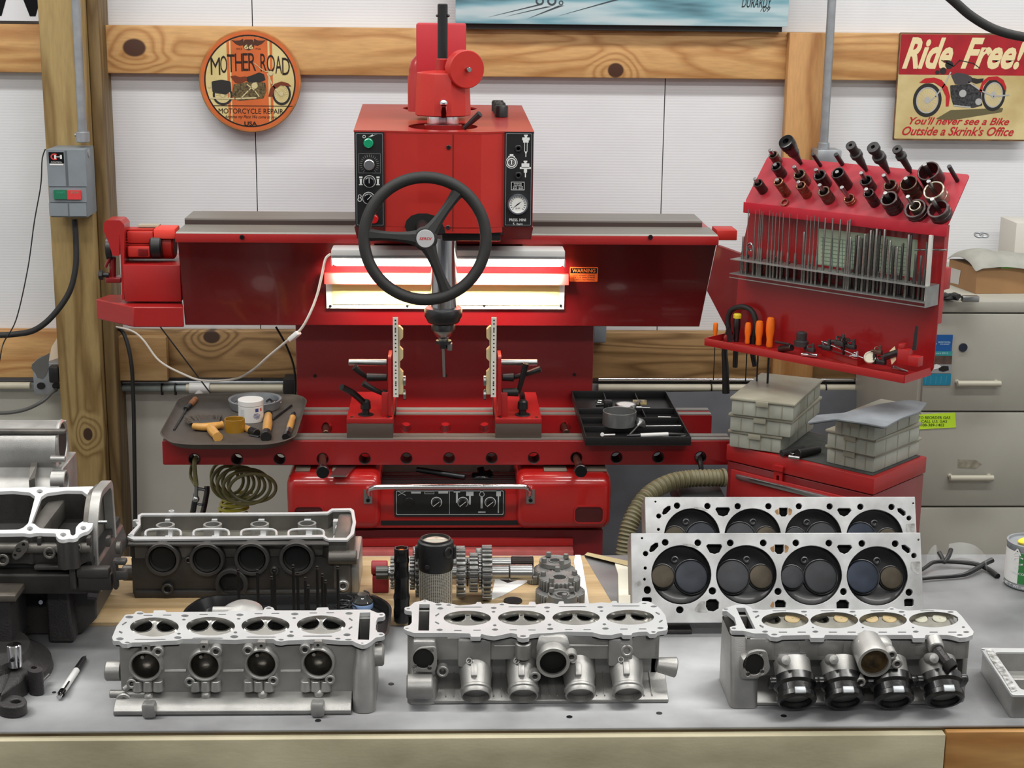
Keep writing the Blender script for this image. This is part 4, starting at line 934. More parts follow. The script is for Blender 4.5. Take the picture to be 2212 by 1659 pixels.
c_=Vector((b.x,Yq+.05,V(197,330,Yq+.05).z));build('knockout',MB().cyl(c_,c_+Vector((.0015,0,0)),.013),GALV,sb)
# cables on the left
solo('black_cable',MB().tube([V(*p)for p in((161,474,4.56),(164,520,4.55),(163,580,4.54),(145,640,4.53),(95,700,4.52),(40,721,4.52),(-60,715,4.52),(-300,640,4.6),(-500,520,4.7))],.0085,12,8),RUBBER,'thick black cable hanging from the starter box in a curve','cable')
solo('phone_line',MB().tube([V(*p)for p in((98,322,4.49),(91,345,4.49),(88,400,4.49),(74,480,4.49),(60,580,4.49),(35,690,4.49),(8,740,4.49),(0,775,4.49),(-12,850,4.6),(-12,1100,4.7),(-12,1500,4.75))],.0018,6,6),GUN,'thin dark cord dropping along the wall left of the starter box','cord')
solo('black_cable',MB().tube([V(*p)for p in((248,706,4.74),(268,722,4.70),(283,780,4.68),(288,860,4.68),(290,960,4.68),(292,1100,4.68),(292,1250,4.68))],.006,10,8),RUBBER,'black cable dropping beside the shaded side of the left timber post','cable')
solo('thin_rod',MB().cyl(V(338,695,4.6),V(455,850,4.6),.0022,seg=8),GUN,'thin dark rod slanting down in front of the lower girt','rod')
solo('thin_cable',MB().tube([V(*p)for p in((596,706,4.4),(620,750,4.4),(636,800,4.4),(638,870,4.4))],.003,8,6),RUBBER,'thin black cable behind the left edge of the red back plate','cable')
# outlet box
Yo=4.66;K7=K(0,680,6.914);PO=FP(Yo)
a=V(*K7(480,720),Yo);b=V(px=K7(925,0)[0],py=K7(0,1195)[1],Y=Yo);
ob=thing('outlet_box',(a.x/2+b.x/2,Yo+.03,b.z),'grey steel outlet box with a plug behind the left timber post','outlet')
build('steel_box',MB().bb(a.x,b.x,Yo,Yg-.0005,b.z,a.z,.003),GALV,ob)
mb=MB();PO2=PO.off(.0005)
for(x,y)in((615,1060),(845,1060)):c0=PO.uv(*K7(x,y));build('socket',MB().plate(PO,circ(*c0,.0125,20,.0105),(),.0003,.003),BLACK,ob)
build('foil_sticker',MB().plate(PO,[PO.uv(*K7(*p))for p in((480,740),(560,665),(740,570),(720,800),(690,900),(640,950),(560,940),(530,870),(470,800))],(),.0004,.002),STEEL,ob)
c_=V(*K7(820,880),Yo-.02);pg=build('plug',MB().box(c_,(.03,.035,.05),None,.006),BLACK,ob)
build('plug_tag',MB().plate(FP(Yo-.03),[FP(Yo-.03).uv(*K7(*p))for p in((730,690),(770,480),(850,350),(890,400),(885,640))],(),0,.0006),mat('paper_tag',(214,196,172),.6),ob)
solo('power_lead',MB().tube([V(*p)for p in((122,842,Yo-.01),(112,848,Yo-.03),(90,868,4.6),(50,886,4.6),(0,892,4.6),(-60,885,4.6),(-300,880,4.6),(-480,1000,4.7),(-520,1400,4.7))],.0055,10,8),mat('grey_cord',(84,84,82),.5),'grey cord leaving the outlet box towards the left edge','cord')
# pipes under the lower girt
CRP=mat('cream_pipe',(196,190,170),.45,noise_s=12,noise_a=.1)
hrun('water_pipe',247,405,839,.0095,mat('bluish_pipe',(150,160,160),.5,noise_s=14,c2=(110,118,112)),'bluish grey pipe running along the wall under the pale wooden block','pipe')
po=thing('drain_pipe',V(510,846,Yw-.05),'cream plastic pipe with a tee joint behind the brown tray','pipe')
a=V(402,838,Yw-.05);b=V(612,838,Yw-.05);b.z=a.z;build('tube',MB().cyl(a,b,.0115),CRP,po)
a=V(409,838,Yw-.05);b=V(454,838,Yw-.05);b.z=a.z;tj=build('tee_joint',MB().cyl(a,b,.0165).cyl((a+b)/2,(a+b)/2-Vector((0,0,.04)),.0165),WHITE,po)
hrun('metal_rail',247,640,826,.005,GALV,'thin galvanised rod above the cream pipe on the left','rod',Yw-.045)
a=V(612,818,4.7);b=V(640,850,4.7);solo('black_bracket',MB().bb(a.x,b.x,4.69,Yw-.009,b.z,a.z,.002),RUBBER,'black block on the wall beside the left edge of the machine column','bracket')
hrun('drain_pipe',1292,1884,838,.0115,CRP,'cream plastic pipe along the wall behind the black organiser tray','pipe')
hrun('chrome_rod',1292,1884,820,.005,CHROME,'shiny rod running above the cream pipe on the right','rod',Yw-.045)
hrun('water_pipe',-120,66,833,.011,CRP,'cream pipe on the wall left of the outlet box','pipe')
for x,d in((350,'left of the pair on the bluish pipe'),(379,'right of the pair on the bluish pipe'),(1536,'on the cream pipe under the screwdrivers'),(1783,'on the cream pipe under the work lamp side, right end')):
 a=V(x,838,Yw-.05);solo('pipe_clip',MB().torus(a,(1,0,0),.0135,.0022,24,8).cyl(a-Vector((0,.0,.012)),a-Vector((0,0,.022)),.004),BLACK,'small black pipe clip '+{350:'left of the pair below the pale wooden block',379:'right of the pair below the pale wooden block',1536:'on the cream pipe behind the screwdriver shafts',1783:'on the cream pipe behind the toothed part of the tool tray'}[x],'clip')
a=V(1284,704,Yw-.1);b=V(1310,742,Yw-.1)
solo('switch_box',MB().bb(a.x,b.x,Yg-.05,Yg-.0005,b.z,a.z,.004),SBG,'small pale grey box on the girt right of the red back plate','box')
# hose at the top right
solo('black_hose',MB().tube([V(*p)for p in((1990,-60,3.4),(2060,2,3.4),(2100,36,3.4),(2150,64,3.4),(2212,80,3.4),(2300,90,3.4))],.0098,14,10),RUBBER,'thick black hose hanging across the top right corner','hose')
# yellow coil hose and blow gun
YEL=mat('yellow_hose',(170,160,44),.35,coat=.3);OLV=mat('olive_hose',(104,100,62),.4)
Yk=3.9
ch=thing('coiled_air_hose',V(510,1110,Yk),'olive and yellow coiled air hose hanging under the left end of the rail','hose')
mb=MB();pts=[]
for i in range(330):
 t=i/329;ang_=t*2*math.pi*7.5;cx=505+70*t*0+34*math.sin(t*6);x=V(485+75*t,1040,Yk).x+.046*math.cos(ang_)*(.8+.5*t);z=V(500,1030,Yk).z+.042*math.sin(ang_);pts.append(Vector((x,Yk-.02-.08*t+.0+.02*math.sin(ang_*.5),z)))
build('upper_coil',MB().tube(pts,.0042,8),OLV,ch)
pts=[]
for i in range(90):
 t=i/89;ang_=t*2*math.pi*4;c0=V(512-10*t,1068+42*t,Yk-.02);pts.append(c0+Vector((.036*math.cos(ang_),.026*math.sin(ang_),.004*math.cos(ang_))))
build('lower_coil',MB().tube(pts,.0042,8),YEL,ch)
build('hanging_loop',MB().tube([V(*p)for p in((424,988,YR+.03),(420,996,YR-.02),(421,1020,YR-.02),(424,1048,YR-.02))],.0055,8,6),OLV,ch)
build('hanging_loop',MB().tube([V(*p)for p in((418,990,YR+.03),(413,1010,YR+.06),(412,1030,YR+.02),(422,1048,YR-.01))],.004,8,6),OLV,ch)
bg=thing('air_blow_gun',V(425,1105,YR),'grey metal air blow gun hanging from the rail by the coiled hose','blow gun')
build('nozzle_pipe',MB().cyl(V(424,1046,YR),V(423,1080,YR),.005).ball(V(423,1078,YR),.009),STEEL,bg)
build('grip',MB().loft([[V(x+dx,y,YR+dy)for dx,dy in((-6,0),(0,-.008),(6,0),(0,.008))]for x,y in((447,1050),(447,1062),(444,1080),(440,1100),(432,1130))]),GUN,bg,smooth=80)
build('guard_loop',MB().tube([V(*p)for p in((428,1056,YR),(438,1057,YR),(446,1060,YR))],.004,8,4).tube([V(*p)for p in((428,1056,YR),(421,1066,YR),(422,1084,YR),(432,1090,YR),(440,1088,YR))],.003,8,5),GUN,bg)
build('lower_tube',MB().cyl(V(421,1082,YR),V(414,1120,YR),.007),BLACK,bg)
# ================================================================== TOOL SHELF ON THE RIGHT
A=V(1610,437,3.8);B=T(2045,487,A.z);U=(B-A).normalized();Lb=(B-A).length
Wp=Vector((-U.y,U.x,0))
C_=hitp(1660,335,A,U)
BD=Pl(A,U,(0,0,1))# board plane, normal towards the camera side
if BD.n.y>0:BD=Pl(A,U,(0,0,1))
nb=BD.n
ts=thing('tool_shelf',(A.x+.2,A.y+.0,0),'red sheet metal tool shelf holding rods and collars to the right of the machine','tool shelf')
SH=Pl(A,U,C_-A)# sloping top shelf
D2=SH.uv(2095,377)
build('top_shelf',MB().plate(SH,rnd([(-.002,0),(Lb+.002,0),D2,(SH.uv(1660,335)[0],D2[1])],.008),(),-.003,0),mat('shelf_red',(164,32,48),.45,noise_s=6,noise_a=.1),ts)
SR=bpy.data.materials['shelf_red']
build('shelf_lip',MB().box(A+U*(Lb/2)+nb*.002-Vector((0,0,.012)),(Lb+.006,.003,.026),(U,nb,Vector((0,0,1))),.001),RED_P,ts)
def bq(px,py,c=0):return BD.uv(px,py,c)
cB=-.03
bl=bq(1592,745,cB);brr=bq(2006,790,cB);trr=bq(2043,490,cB);tl=bq(1624,450,cB)
bb_=bq(1775,770,cB)[1]
build('back_panel',MB().plate(BD,[(bq(1590,600,cB)[0],bb_),(brr[0],bb_),(brr[0]+.012,bb_+.02),(trr[0],-.004),(tl[0],-.004),(bq(1598,560,cB)[0],bq(1598,560,cB)[1])],(),cB-.003,cB),mat('panel_red',(146,20,24),.36,noise_s=4,noise_a=.05,coat=.3),ts)
cg=-.036
build('support_gusset',MB().plate(BD,[BD.uv(x,y,cg)for x,y in((1548,530),(1604,550),(1604,745),(1588,745),(1527,628))],(),cg-.012,cg),RED_D,ts)
build('side_bracket_box',MB().box(BD.w(*bq(2032,600,-.06),-.06),(.035,.03,.05),(U,nb,Vector((0,0,1))),.003),RED,ts)
build('right_flange',MB().plate(BD,[BD.uv(x,y,cB-.004)for x,y in((2036,487),(2044,487),(2026,700),(2008,700))],(),cB-.02,cB-.004),RED,ts)
# tray at the bottom
ct=.085
fl=BD.uv(1523,740,ct);frt=BD.uv(1954,808,ct);zt_=(fl[1]+frt[1])/2
lipb=zt_-.014
xl_,xr_=fl[0],frt[0]
TR=RED
build('tray_floor',MB().plate(Pl(BD.w(0,lipb,0),U,-nb),[(xl_,-ct),(xr_,-ct),(xr_,-cB),(xl_,-cB)],[circ(*(lambda p:((p-BD.w(0,lipb,0)).dot(U),-(p-BD.w(0,lipb,0)).dot(nb)))(hitp(x,y,BD.w(0,lipb,0),(0,0,1))),.0065,14)for x,y in((1544,740),(1589,747),(1615,750),(1638,753),(1660,757))],0,.0015),TR,ts)
build('tray_lip',MB().box(BD.w((xl_+xr_)/2,lipb+.009,ct+.001),(xr_-xl_,.018,.002),(U,Vector((0,0,1)),nb),.0006),TR,ts)
build('tray_end',MB().box(BD.w(xr_+.001,lipb+.009,(ct+cB)/2),(.002,.018,ct-cB),(U,Vector((0,0,1)),nb)),TR,ts)
build('tray_end',MB().box(BD.w(xl_-.001,lipb+.009,(ct+cB)/2),(.002,.018,ct-cB),(U,Vector((0,0,1)),nb)),TR,ts)
def tray(px,py):return hitp(px,py,BD.w(0,lipb+.002,0),(0,0,1))
for(x0,y0,x1,y1)in((1722,750,1740,770),(1775,768,1852,790),(1852,790,1900,772)):
 a=tray(x0,y0);b=tray(x1,y1);d=(b-a);build('divider',MB().box((a+b)/2+Vector((0,0,.006)),(d.length,.0015,.012),(d.normalized(),d.normalized().cross(Vector((0,0,1))),Vector((0,0,1)))),TR,ts)
# steel rack of two plates with end
c0,c1=-.027,.03
KB=K(1500,420,3.107)
ua=BD.uv(*KB(240,437),c1);ub=BD.uv(*KB(1555,623),c1);zu=(ua[1]+ub[1])/2
la=BD.uv(*KB(235,540),c1);lb_=BD.uv(*KB(1540,718),c1);zl=(la[1]+lb_[1])/2
xA,xB=la[0],ub[0]
RK=mat('rack_steel',(150,152,150),.38,.7,noise_s=30,noise_a=.15)
rk=build('rod_rack',MB().box(BD.w((xA+xB)/2,zu,(c0+c1)/2),(xB-xA,.002,c1-c0),(U,Vector((0,0,1)),nb)),RK,ts)
build('lower_shelf',MB().box(BD.w((xA+xB)/2,zl,(c0+c1)/2),(xB-xA,.002,c1-c0),(U,Vector((0,0,1)),nb)).box(BD.w((xA+xB)/2,zl-.009,c1),(xB-xA,.002,.0015),(U,Vector((0,0,1)),nb)),RK,rk)
build('rack_end',MB().box(BD.w(xB,(zu+zl)/2-.005,(c0+c1)/2),(.0015,zu-zl+.012,c1-c0),(U,Vector((0,0,1)),nb)),RK,rk)
sh=build('size_chart',MB().plate(BD,[BD.uv(*KB(*p),cB)for p in((835,228),(1150,262),(1500,305),(1490,560),(830,470))],(),cB+.0003,cB+.001),mat('pale_green_paper',(160,176,152),.6),ts)
mb=MB();Pch=BD.off(cB+.0012)
for i in range(9):x=860+i*66;q=[Pch.uv(*KB(x,290+i*8)),Pch.uv(*KB(x+6,291+i*8)),Pch.uv(*KB(x+2,520+i*8)),Pch.uv(*KB(x-4,519+i*8))];mb.plate(Pch,q,(),0,.0003)
for j in range(11):y=285+j*26;q=[Pch.uv(*KB(850,y)),Pch.uv(*KB(1440,y+72)),Pch.uv(*KB(1440,y+76)),Pch.uv(*KB(850,y+4))];mb.plate(Pch,q,(),0,.0003)
build('chart_grid',mb,mat('chart_green',(104,128,112),.6),sh)
# rods
RODM=[mat('rod_steel',(132,130,126),.34,.9,noise_s=60,noise_a=.2),mat('rod_dark',(88,86,84),.38,.9)]
def rod(px,py,thin,thick,row,lab,gp,col=0,seat=None):
 c=.012 if row==0 else-.012
 top=BD.uv(*KB(px,py),c);x=top[0];z1_=top[1];zb_=zl+.001
 zs=zu+(.03 if seat is None else seat)
 zs=min(zs,z1_-.01)
 prof=[(thick*.8,0),(thick,.002),(thick,zs-zb_),(thin,zs-zb_+.006),(thin,z1_-zb_-.002),(thin*.6,z1_-zb_)]
 solo('pilot_rod',MB().lathe(prof,BD.w(x,zb_,c),(0,0,1),10),RODM[col],lab,'rod',gp)
GP1='thin pilot rods in the steel rack';L1='thin steel pilot rod with a thicker foot in the left half of the steel rack'
for i,(x,y)in enumerate(((370,100),(418,105),(445,100),(456,112),(468,112),(512,108),(535,122),(555,125),(582,115),(605,125),(648,130),(698,135),(765,140),(790,148),(815,140),(842,150))):rod(x-6,y,.0013,.0030,0,L1,GP1,0)
for x,y in((330,280),(738,250)):rod(x,y,.0028,.003,0,{330:'short plain rod at the far left end of the steel rack',738:'short rod standing among thin rods left of the green chart'}[x],'cylinder',0)
L2='medium steel rod standing in front of the green size chart';
for x,y in((884,158),(935,160),(985,168),(1035,175),(1050,168)):rod(x-4,y,.0022,.0032,0,L2,'medium rods in front of the green chart',0,.01)
L3='thick steel rod in the crowded right half of the steel rack'
for i,(x,y)in enumerate(((1055,285),(1095,272),(1110,280),(1130,290),(1150,265),(1172,260),(1190,240),(1210,235),(1230,230),(1253,225),(1283,235),(1295,300),(1320,310),(1345,345),(1367,350),(1405,325),(1445,270),(1462,265))):rod(x-4,y,.0030,.0036,i%2,L3,'thick rods in the right half of the rack',i%2,.02)
L4='short back row rod reaching just above the upper plate of the rack'
for i in range(26):x=315+i*46;rod(x,425+(x-315)*.142-18-12*(i%3),.0026,.0032,1,L4,'short back row rods in the rack',i%2,.0)
for x,y in((1490,395),(1523,410),(1560,320)):rod(x,y,.0035 if x<1550 else .002,.0042,0,{1490:'dark square headed reamer near the right end of the rack',1523:'small dark rod between the reamer and the bright square bar',1560:'thin rod just behind the bright square bar'}[x],'cylinder',1)
top=BD.uv(*KB(1590,270),.014);x=top[0]
solo('square_bar',MB().box(BD.w(x,(zl+top[1])/2-.0,.014),(.0082,.0082,top[1]-zl-.002),(U,nb,Vector((0,0,1))),.001),mat('bright_bar',(205,205,198),.35,.4),'bright square steel bar at the right end of the rod rack','bar')
a=BD.w(*BD.uv(*KB(1480,371),-.01),-.01);b=BD.w(*BD.uv(*KB(1690,372),-.0),.0)
solo('cross_rod',MB().cyl(a,b,.0022,seg=10),STEEL,'thin bright rod lying across the right edge of the tool panel','rod')
a=BD.w(*BD.uv(*KB(376,352),.004),.004);solo('small_ring',MB().torus(a,nb,.0075,.003,24,8),CHROME,'small shiny ring hanging among the thin rods at the left of the rack','ring')
# orange level at the edge
cO=-.05;Po_=Pl(BD.w(0,0,cO),U,(0,0,1))
ol=thing('orange_spirit_level',Po_.w(*Po_.uv(2038,565)),'orange striped level hanging behind the right edge of the tool panel','level')
ORP=mat('bright_orange',(240,92,22),.4);YLP=mat('bright_yellow',(244,176,30),.4)
build('body',MB().plate(Po_,rnd([Po_.uv(*KB(*p))for p in((1663,212),(1690,212),(1676,452),(1646,448))],.003),(),-.01,0),ORP,ol)
mb=MB()
for y in(310,328,346):mb.plate(Po_,[Po_.uv(*KB(*p))for p in((1656,y),(1684,y),(1684,y+10),(1656,y+10))],(),.0002,.0008)
build('yellow_stripes',mb,YLP,ol)
# pegs and collars
KC=K(1500,0,3.072);nS=SH.n if SH.n.z>0 else-SH.n
def sbase(x,y):p=KC(x,y);return hitp(p[0],p[1],A,SH.n)
def along(base,x,y):# how far along the shelf normal the given picture point lies
 p=KC(x,y);d=ray(*p).normalized();w0=base-CAM;a_,b_,c_=nS.dot(nS),nS.dot(d),d.dot(d);d_,e_=nS.dot(w0),d.dot(w0)
 return(b_*e_-c_*d_)/(a_*c_-b_*b_)
def peg(bx,by,tx,ty,r=.0045):
 b=sbase(bx,by);h=max(.02,along(b,tx,ty));build('peg',MB().cyl(b+nS*.0005,b+nS*h,r,seg=14),GUN,ts,label='bare steel peg')
 return b
MATS=dict(d=mat('dark_collar',(84,74,74),.32,.9,noise_s=40,noise_a=.3),b=BRONZE,c=mat('copper_collar',(150,106,84),.3,.9,noise_s=40,noise_a=.3),l=mat('light_collar',(170,162,146),.3,.9,noise_s=40,noise_a=.2))
COLS=[# base x, base y, top x, top y, outer radius px, wall, material, label, rings, peg top
(458,1265,433,1205,33,.3,'d','small dark steel collar at the far left of the red tool shelf',0,(433,1160)),
(556,1075,530,1020,32,.3,'b','bronze tinted collar at the back left corner of the tool shelf',1,(528,975)),
(582,1160,545,1100,37,.3,'d','dark collar behind the copper one on the left of the tool shelf',1,(548,1080)),
(612,1285,572,1192,33,.28,'c','copper coloured collar with four grooves on the tool shelf',4,(574,1170)),
(735,1215,702,1150,43,.3,'b','wide bronze collar second from the left in the middle row of the shelf',1,(690,1085)),
(750,1295,715,1222,34,.3,'c','copper ringed collar in front of the wide bronze one',3,(712,1190)),
(872,1225,838,1155,45,.3,'d','dark purple grey collar in the middle row of the shelf',0,(833,1105)),
(896,1325,868,1262,42,.3,'b','brown collar in front of the dark purple grey one',1,(860,1205)),
(1008,1235,970,1133,46,.22,'d','tallest dark steel sleeve on the tool shelf',0,(981,1115)),
(1040,1338,1033,1310,38,.25,'c','low copper ring near the front middle of the shelf',1,(1010,1220)),
(1172,1250,1145,1192,42,.28,'d','dark collar behind the narrow bright rimmed one',1,(1130,1130)),
(1200,1350,1163,1275,36,.25,'d','narrow dark sleeve with bright rim near the front of the shelf',1,(1160,1240)),
(1320,1265,1298,1225,46,.25,'b','bronze collar behind the stacked thick rings',1,(1282,1145)),
(1332,1385,1315,1300,60,.25,'d','big stacked dark rings at the front of the shelf',3,(1312,1250)),
(1462,1285,1437,1202,60,.16,'b','wide brown sleeve in the middle right of the shelf',2,(1437,1160)),
(1484,1415,1470,1378,76,.22,'d','low wide ring with a smaller ring inside it',1,(1470,1270)),
(1590,1200,1560,1128,76,.16,'d','largest dark ring at the back right of the shelf',0,(1560,1070)),
(1625,1325,1602,1252,72,.18,'l','pale rimmed large ring right of the wide brown sleeve',1,(1598,1175)),
(1642,1430,1628,1375,74,.22,'d','large dark ring at the front right corner of the shelf',1,(1628,1290)),
]
for bx,by,tx,ty,rp,wl_,m,lab,rings,pt in COLS:
 b=sbase(bx,by);h=max(.012,along(b,tx,ty));dist=(b-CAM).dot(FW);r=rp/3.072*dist/F
 ri=r*(1-wl_);prof=[(r,0)]
 if rings:
  for k in range(rings):
   t=(k+1)/(rings+1);e=r*.035;prof+=[(r,h*(t-.07)),(r-e,h*(t-.045)),(r-e,h*(t+.045)),(r,h*(t+.07))]
 prof+=[(r,h-.0012),(r-.0012,h),(ri+.001,h),(ri,h-.001),(ri,0)]
 solo('valve_collar',MB().lathe(prof,b+nS*.0006,nS,30,close=True),MATS[m],lab,'collar')
 if 'smaller ring inside' in lab:solo('valve_collar',MB().lathe([(r*.52,0),(r*.52,h*1.5),(r*.42,h*1.5),(r*.42,0)],b+nS*.0006+U*.004,nS,24,close=True),MATS['l'],'small ring standing inside the low wide ring','collar')
 hp=along(b,*pt);build('peg',MB().cyl(b+nS*.0005,b+nS*max(hp,h*.5),min(.0048,ri*.6),seg=12),STEEL,ts)
peg(838,1100,812,1005);peg(982,1090,958,1010,.0055);peg(1745,1200,1720,1085,.005)
b=sbase(602,1350);solo('flat_ring',MB().lathe([(.010,0),(.010,.005),(.007,.005),(.007,0)],b+nS*.0006,nS,24,close=True),MATS['c'],'small flat copper ring lying on the front edge of the shelf','ring')
def holder(bx,by,tx,ty,prof,m,lab,hole=.35):
 b=sbase(bx,by);h=along(b,tx,ty);k=(b-CAM).dot(FW)/F/3.072
 pr_=[(r*k,h*t)for r,t in prof];rt_=pr_[-1][0]
 pr_+=[(rt_*.9,h*1.005),(rt_*hole,h*1.005),(rt_*hole,h*.9),(1e-4,h*.9)]
 solo('tool_holder',MB().lathe(pr_,b+nS*.0006,nS,28),m,lab,'tool holder')
holder(708,1085,640,915,[(12,0),(22,.25),(34,.42),(40,.5),(40,.62),(46,.66),(46,.74),(52,.78),(54,.95),(50,1)],GLOSSB,'big black chuck with wide head at the back left of the tool shelf',.42)
holder(1142,1130,1078,938,[(12,0),(26,.35),(30,.55),(40,.58),(40,.68),(30,.7),(30,.92),(34,.94),(34,1)],IRON,'grey tapered tool holder, left one of the three at the back of the shelf',.35)
holder(1290,1145,1228,950,[(12,0),(28,.35),(34,.5),(44,.54),(44,.66),(32,.68),(32,.86),(42,.9),(42,1)],IRON,'grey tapered tool holder with screw head, middle one of the three at the back',.35)
holder(1438,1145,1385,965,[(8,0),(20,.15),(24,.6),(36,.66),(36,.74),(26,.78),(26,.9),(32,.93),(32,1)],IRON,'slimmest grey tapered tool holder, right one of the three at the back',.35)
# ---- hand tools standing in the tray holes
ORH=mat('orange_handle',(238,116,24),.38)
KT=K(1520,650,4.514)
def driver(px,ytop,ybot,tipy,r,mh,lab,shaft=.0026,base=None,mats=BLACK,cap=None,n='screwdriver'):
 bpx,bpy_=KT(px,ybot);P0_=tray(bpx,bpy_);
 Pv=Pl(P0_,U,(0,0,1));zt2_=Pv.uv(*KT(px+3,ytop))[1];zb2_=Pv.uv(bpx,650+tipy/4.514)[1]
 d=thing(n,P0_,lab,n)
 build('handle',MB().lathe([(r*.62,0),(r*.8,zt2_*.06),(r*.72,zt2_*.25),(r,zt2_*.55),(r*.98,zt2_*.85),(r*.8,zt2_*.97),(r*.5,zt2_)],P0_+Vector((0,0,.001)),(0,0,1),12),mh,d)
 build('blade',MB().cyl(P0_+Vector((0,0,.0)),P0_+Vector((0,0,zb2_)),shaft,seg=10),mats,d)
 if cap:build('cap',MB().lathe([(r*1.15,0),(r*1.2,.008),(r*.9,.011),(1e-4,.011)],P0_+Vector((0,0,zt2_)),(0,0,1),18),cap,d)
 return d
driver(112,215,365,780,.0062,ORH,'slim orange handled screwdriver at the left end of the red tray',.0012)
driver(318,165,395,650,.0085,GUN,'dark nut driver with yellow cap standing in the tray',.0065,cap=mat('yellow_cap',(228,206,50),.4),n='nut_driver')
driver(425,212,420,800,.0078,ORH,'shortest thick orange screwdriver, second orange handle from the left',.0016)
driver(535,195,435,830,.0098,ORH,'bulging orange screwdriver between the short one and the tall one',.0022)
driver(640,162,455,1000,.0105,ORH,'tallest orange handled screwdriver in the tray',.0028)
p0_=tray(1573,738)
solo('small_pliers',MB().loft([[p0_+Vector((dx,dy,z))for dx,dy in((-w_,-.004),(w_,-.004),(w_,.004),(-w_,.004))]for z,w_ in((0,.01),(.012,.012),(.02,.008),(.03,.006),(.036,.002))],True),GUN,'small dark pliers head next to the leftmost screwdriver','pliers')
q0_=tray(1567,741);solo('red_screwdriver',MB().lathe([(.005,0),(.0055,.016),(.003,.02)],q0_,(0,0,1),12),mat('deep_red_handle',(110,16,20),.3),'tiny dark red handle beside the dark nut driver','screwdriver')
pl_=thing('strap_wrench',tray(1600,745),'black looped belt wrench hanging through the tray with two grips below','wrench')
PLs=Pl(tray(1600,745),U,(0,0,1)).off(-.035)
def pq(px,py):return PLs.w(*PLs.uv(px,py))
build('loop',MB().tube([pq(*KT(*p))for p in((255,330),(240,250),(238,170),(265,95),(330,62),(400,60),(465,95),(500,170),(505,260),(490,340))],.0065,12,6),RUBBER,pl_)
build('grip',MB().tube([pq(*KT(*p))for p in((255,330),(205,470),(212,640),(218,900))],lambda t:.006+.0035*t,12,6),BLACK,pl_)
build('grip',MB().tube([pq(*KT(*p))for p in((490,340),(480,440),(480,520),(500,640))],lambda t:.009-.003*t,12,6),BLACK,pl_)
# loose things in the tray
def tz(x,y,h=0):# a spot in the tray: on its floor, or on the heap when higher
 q=KT(x,y);p=hitp(q[0],q[1],BD.w(0,lipb+.002+h,0),(0,0,1));c=(p-BD.o).dot(nb)
 if-.0<=c<=.072:return p
 c=min(max(c,.028),.072);a,b=BD.uv(q[0],q[1],c);return BD.w(a,max(b,lipb+.002+h),c)
solo('dial_indicator',MB().lathe([(.013,0),(.0142,.002),(.0142,.009),(.013,.011),(.0115,.0112),(.011,.0095),(1e-4,.0095)],tz(1622,560,.016),(-.25,-.85,.45),32),[mat('cream_dial',(196,190,170),.4)],'round cream faced dial indicator tilted up in the red tray','gauge')
o=solo('impact_socket',MB().lathe([(.017,0),(.017,.012),(.0125,.014),(.0125,.032),(.009,.034),(1e-4,.032)],tz(950,440),(0,0,1),20),IRON,'stepped dark grey socket standing in the middle of the tray','socket')
for x0,y0,x1,y1,r,m,lab in((745,470,860,455,.008,GUN,'short dark sleeve lying beside the tallest screwdriver'),(950,520,1110,535,.0045,CHROME,'bright chrome pin on the front lip of the tray'),(1770,545,1930,490,.008,GUN,'grey handle with white end resting on the paper tag'),(1840,645,1990,690,.005,STEEL,'small tapered steel pin at the right front of the tray'),(1150,395,1560,560,.0016,STEEL,'thin steel rod lying diagonally over the tray clutter'),(1260,490,1440,545,.0022,STEEL,'short bright rod behind the front lip of the tray'),(700,400,840,425,.003,RUBBER,'thin black stick behind the tallest screwdriver')):
 h0=.005 if r>.003 else .02
 solo('loose_rod',MB().cyl(tz(x0,y0,h0),tz(x1,y1,h0 if r>.003 else .008),r,r*(.5 if 'tapered' in lab else 1),seg=16),m,lab,'rod')
solo('paper_tag',MB().plate(Pl(tz(1835,620),U,(0,0,1)),[(-.0,0),(.010,.012),(.009,.030),(.004,.043),(-.008,.030),(-.005,.014)],(),0,.0006),mat('buff_tag',(226,206,170),.6),'buff paper tag standing up among parts at the right of the tray','tag')
vb=thing('small_vice',tz(1960,600),'small red vice block at the right end of the tool tray','vice')
b=tz(1960,615);ax3=(U,nb,Vector((0,0,1)))
build('block',MB().box(b+Vector((0,0,.018)),(.028,.022,.034),ax3,.001),RED,vb);build('jaw',MB().box(b+Vector((0,0,.040))-U*.008,(.01,.022,.012),ax3,.001),RED,vb);build('arm',MB().box(b+U*.026+Vector((0,0,.012)),(.026,.022,.022),ax3,.001),RED,vb)
b=tz(2055,480);solo('steel_strip',MB().hull([b+U*dx+nb*dy for dx,dy in((-.005,0),(.005,0),(.005,.002),(-.005,.002))],[b+U*dx+nb*dy+Vector((0,0,.055))for dx,dy in((-.001,0),(.006,0),(.006,.002),(-.001,.002))]),GUN,'dark steel strip standing upright behind the small red vice','strip')
random.seed(11)
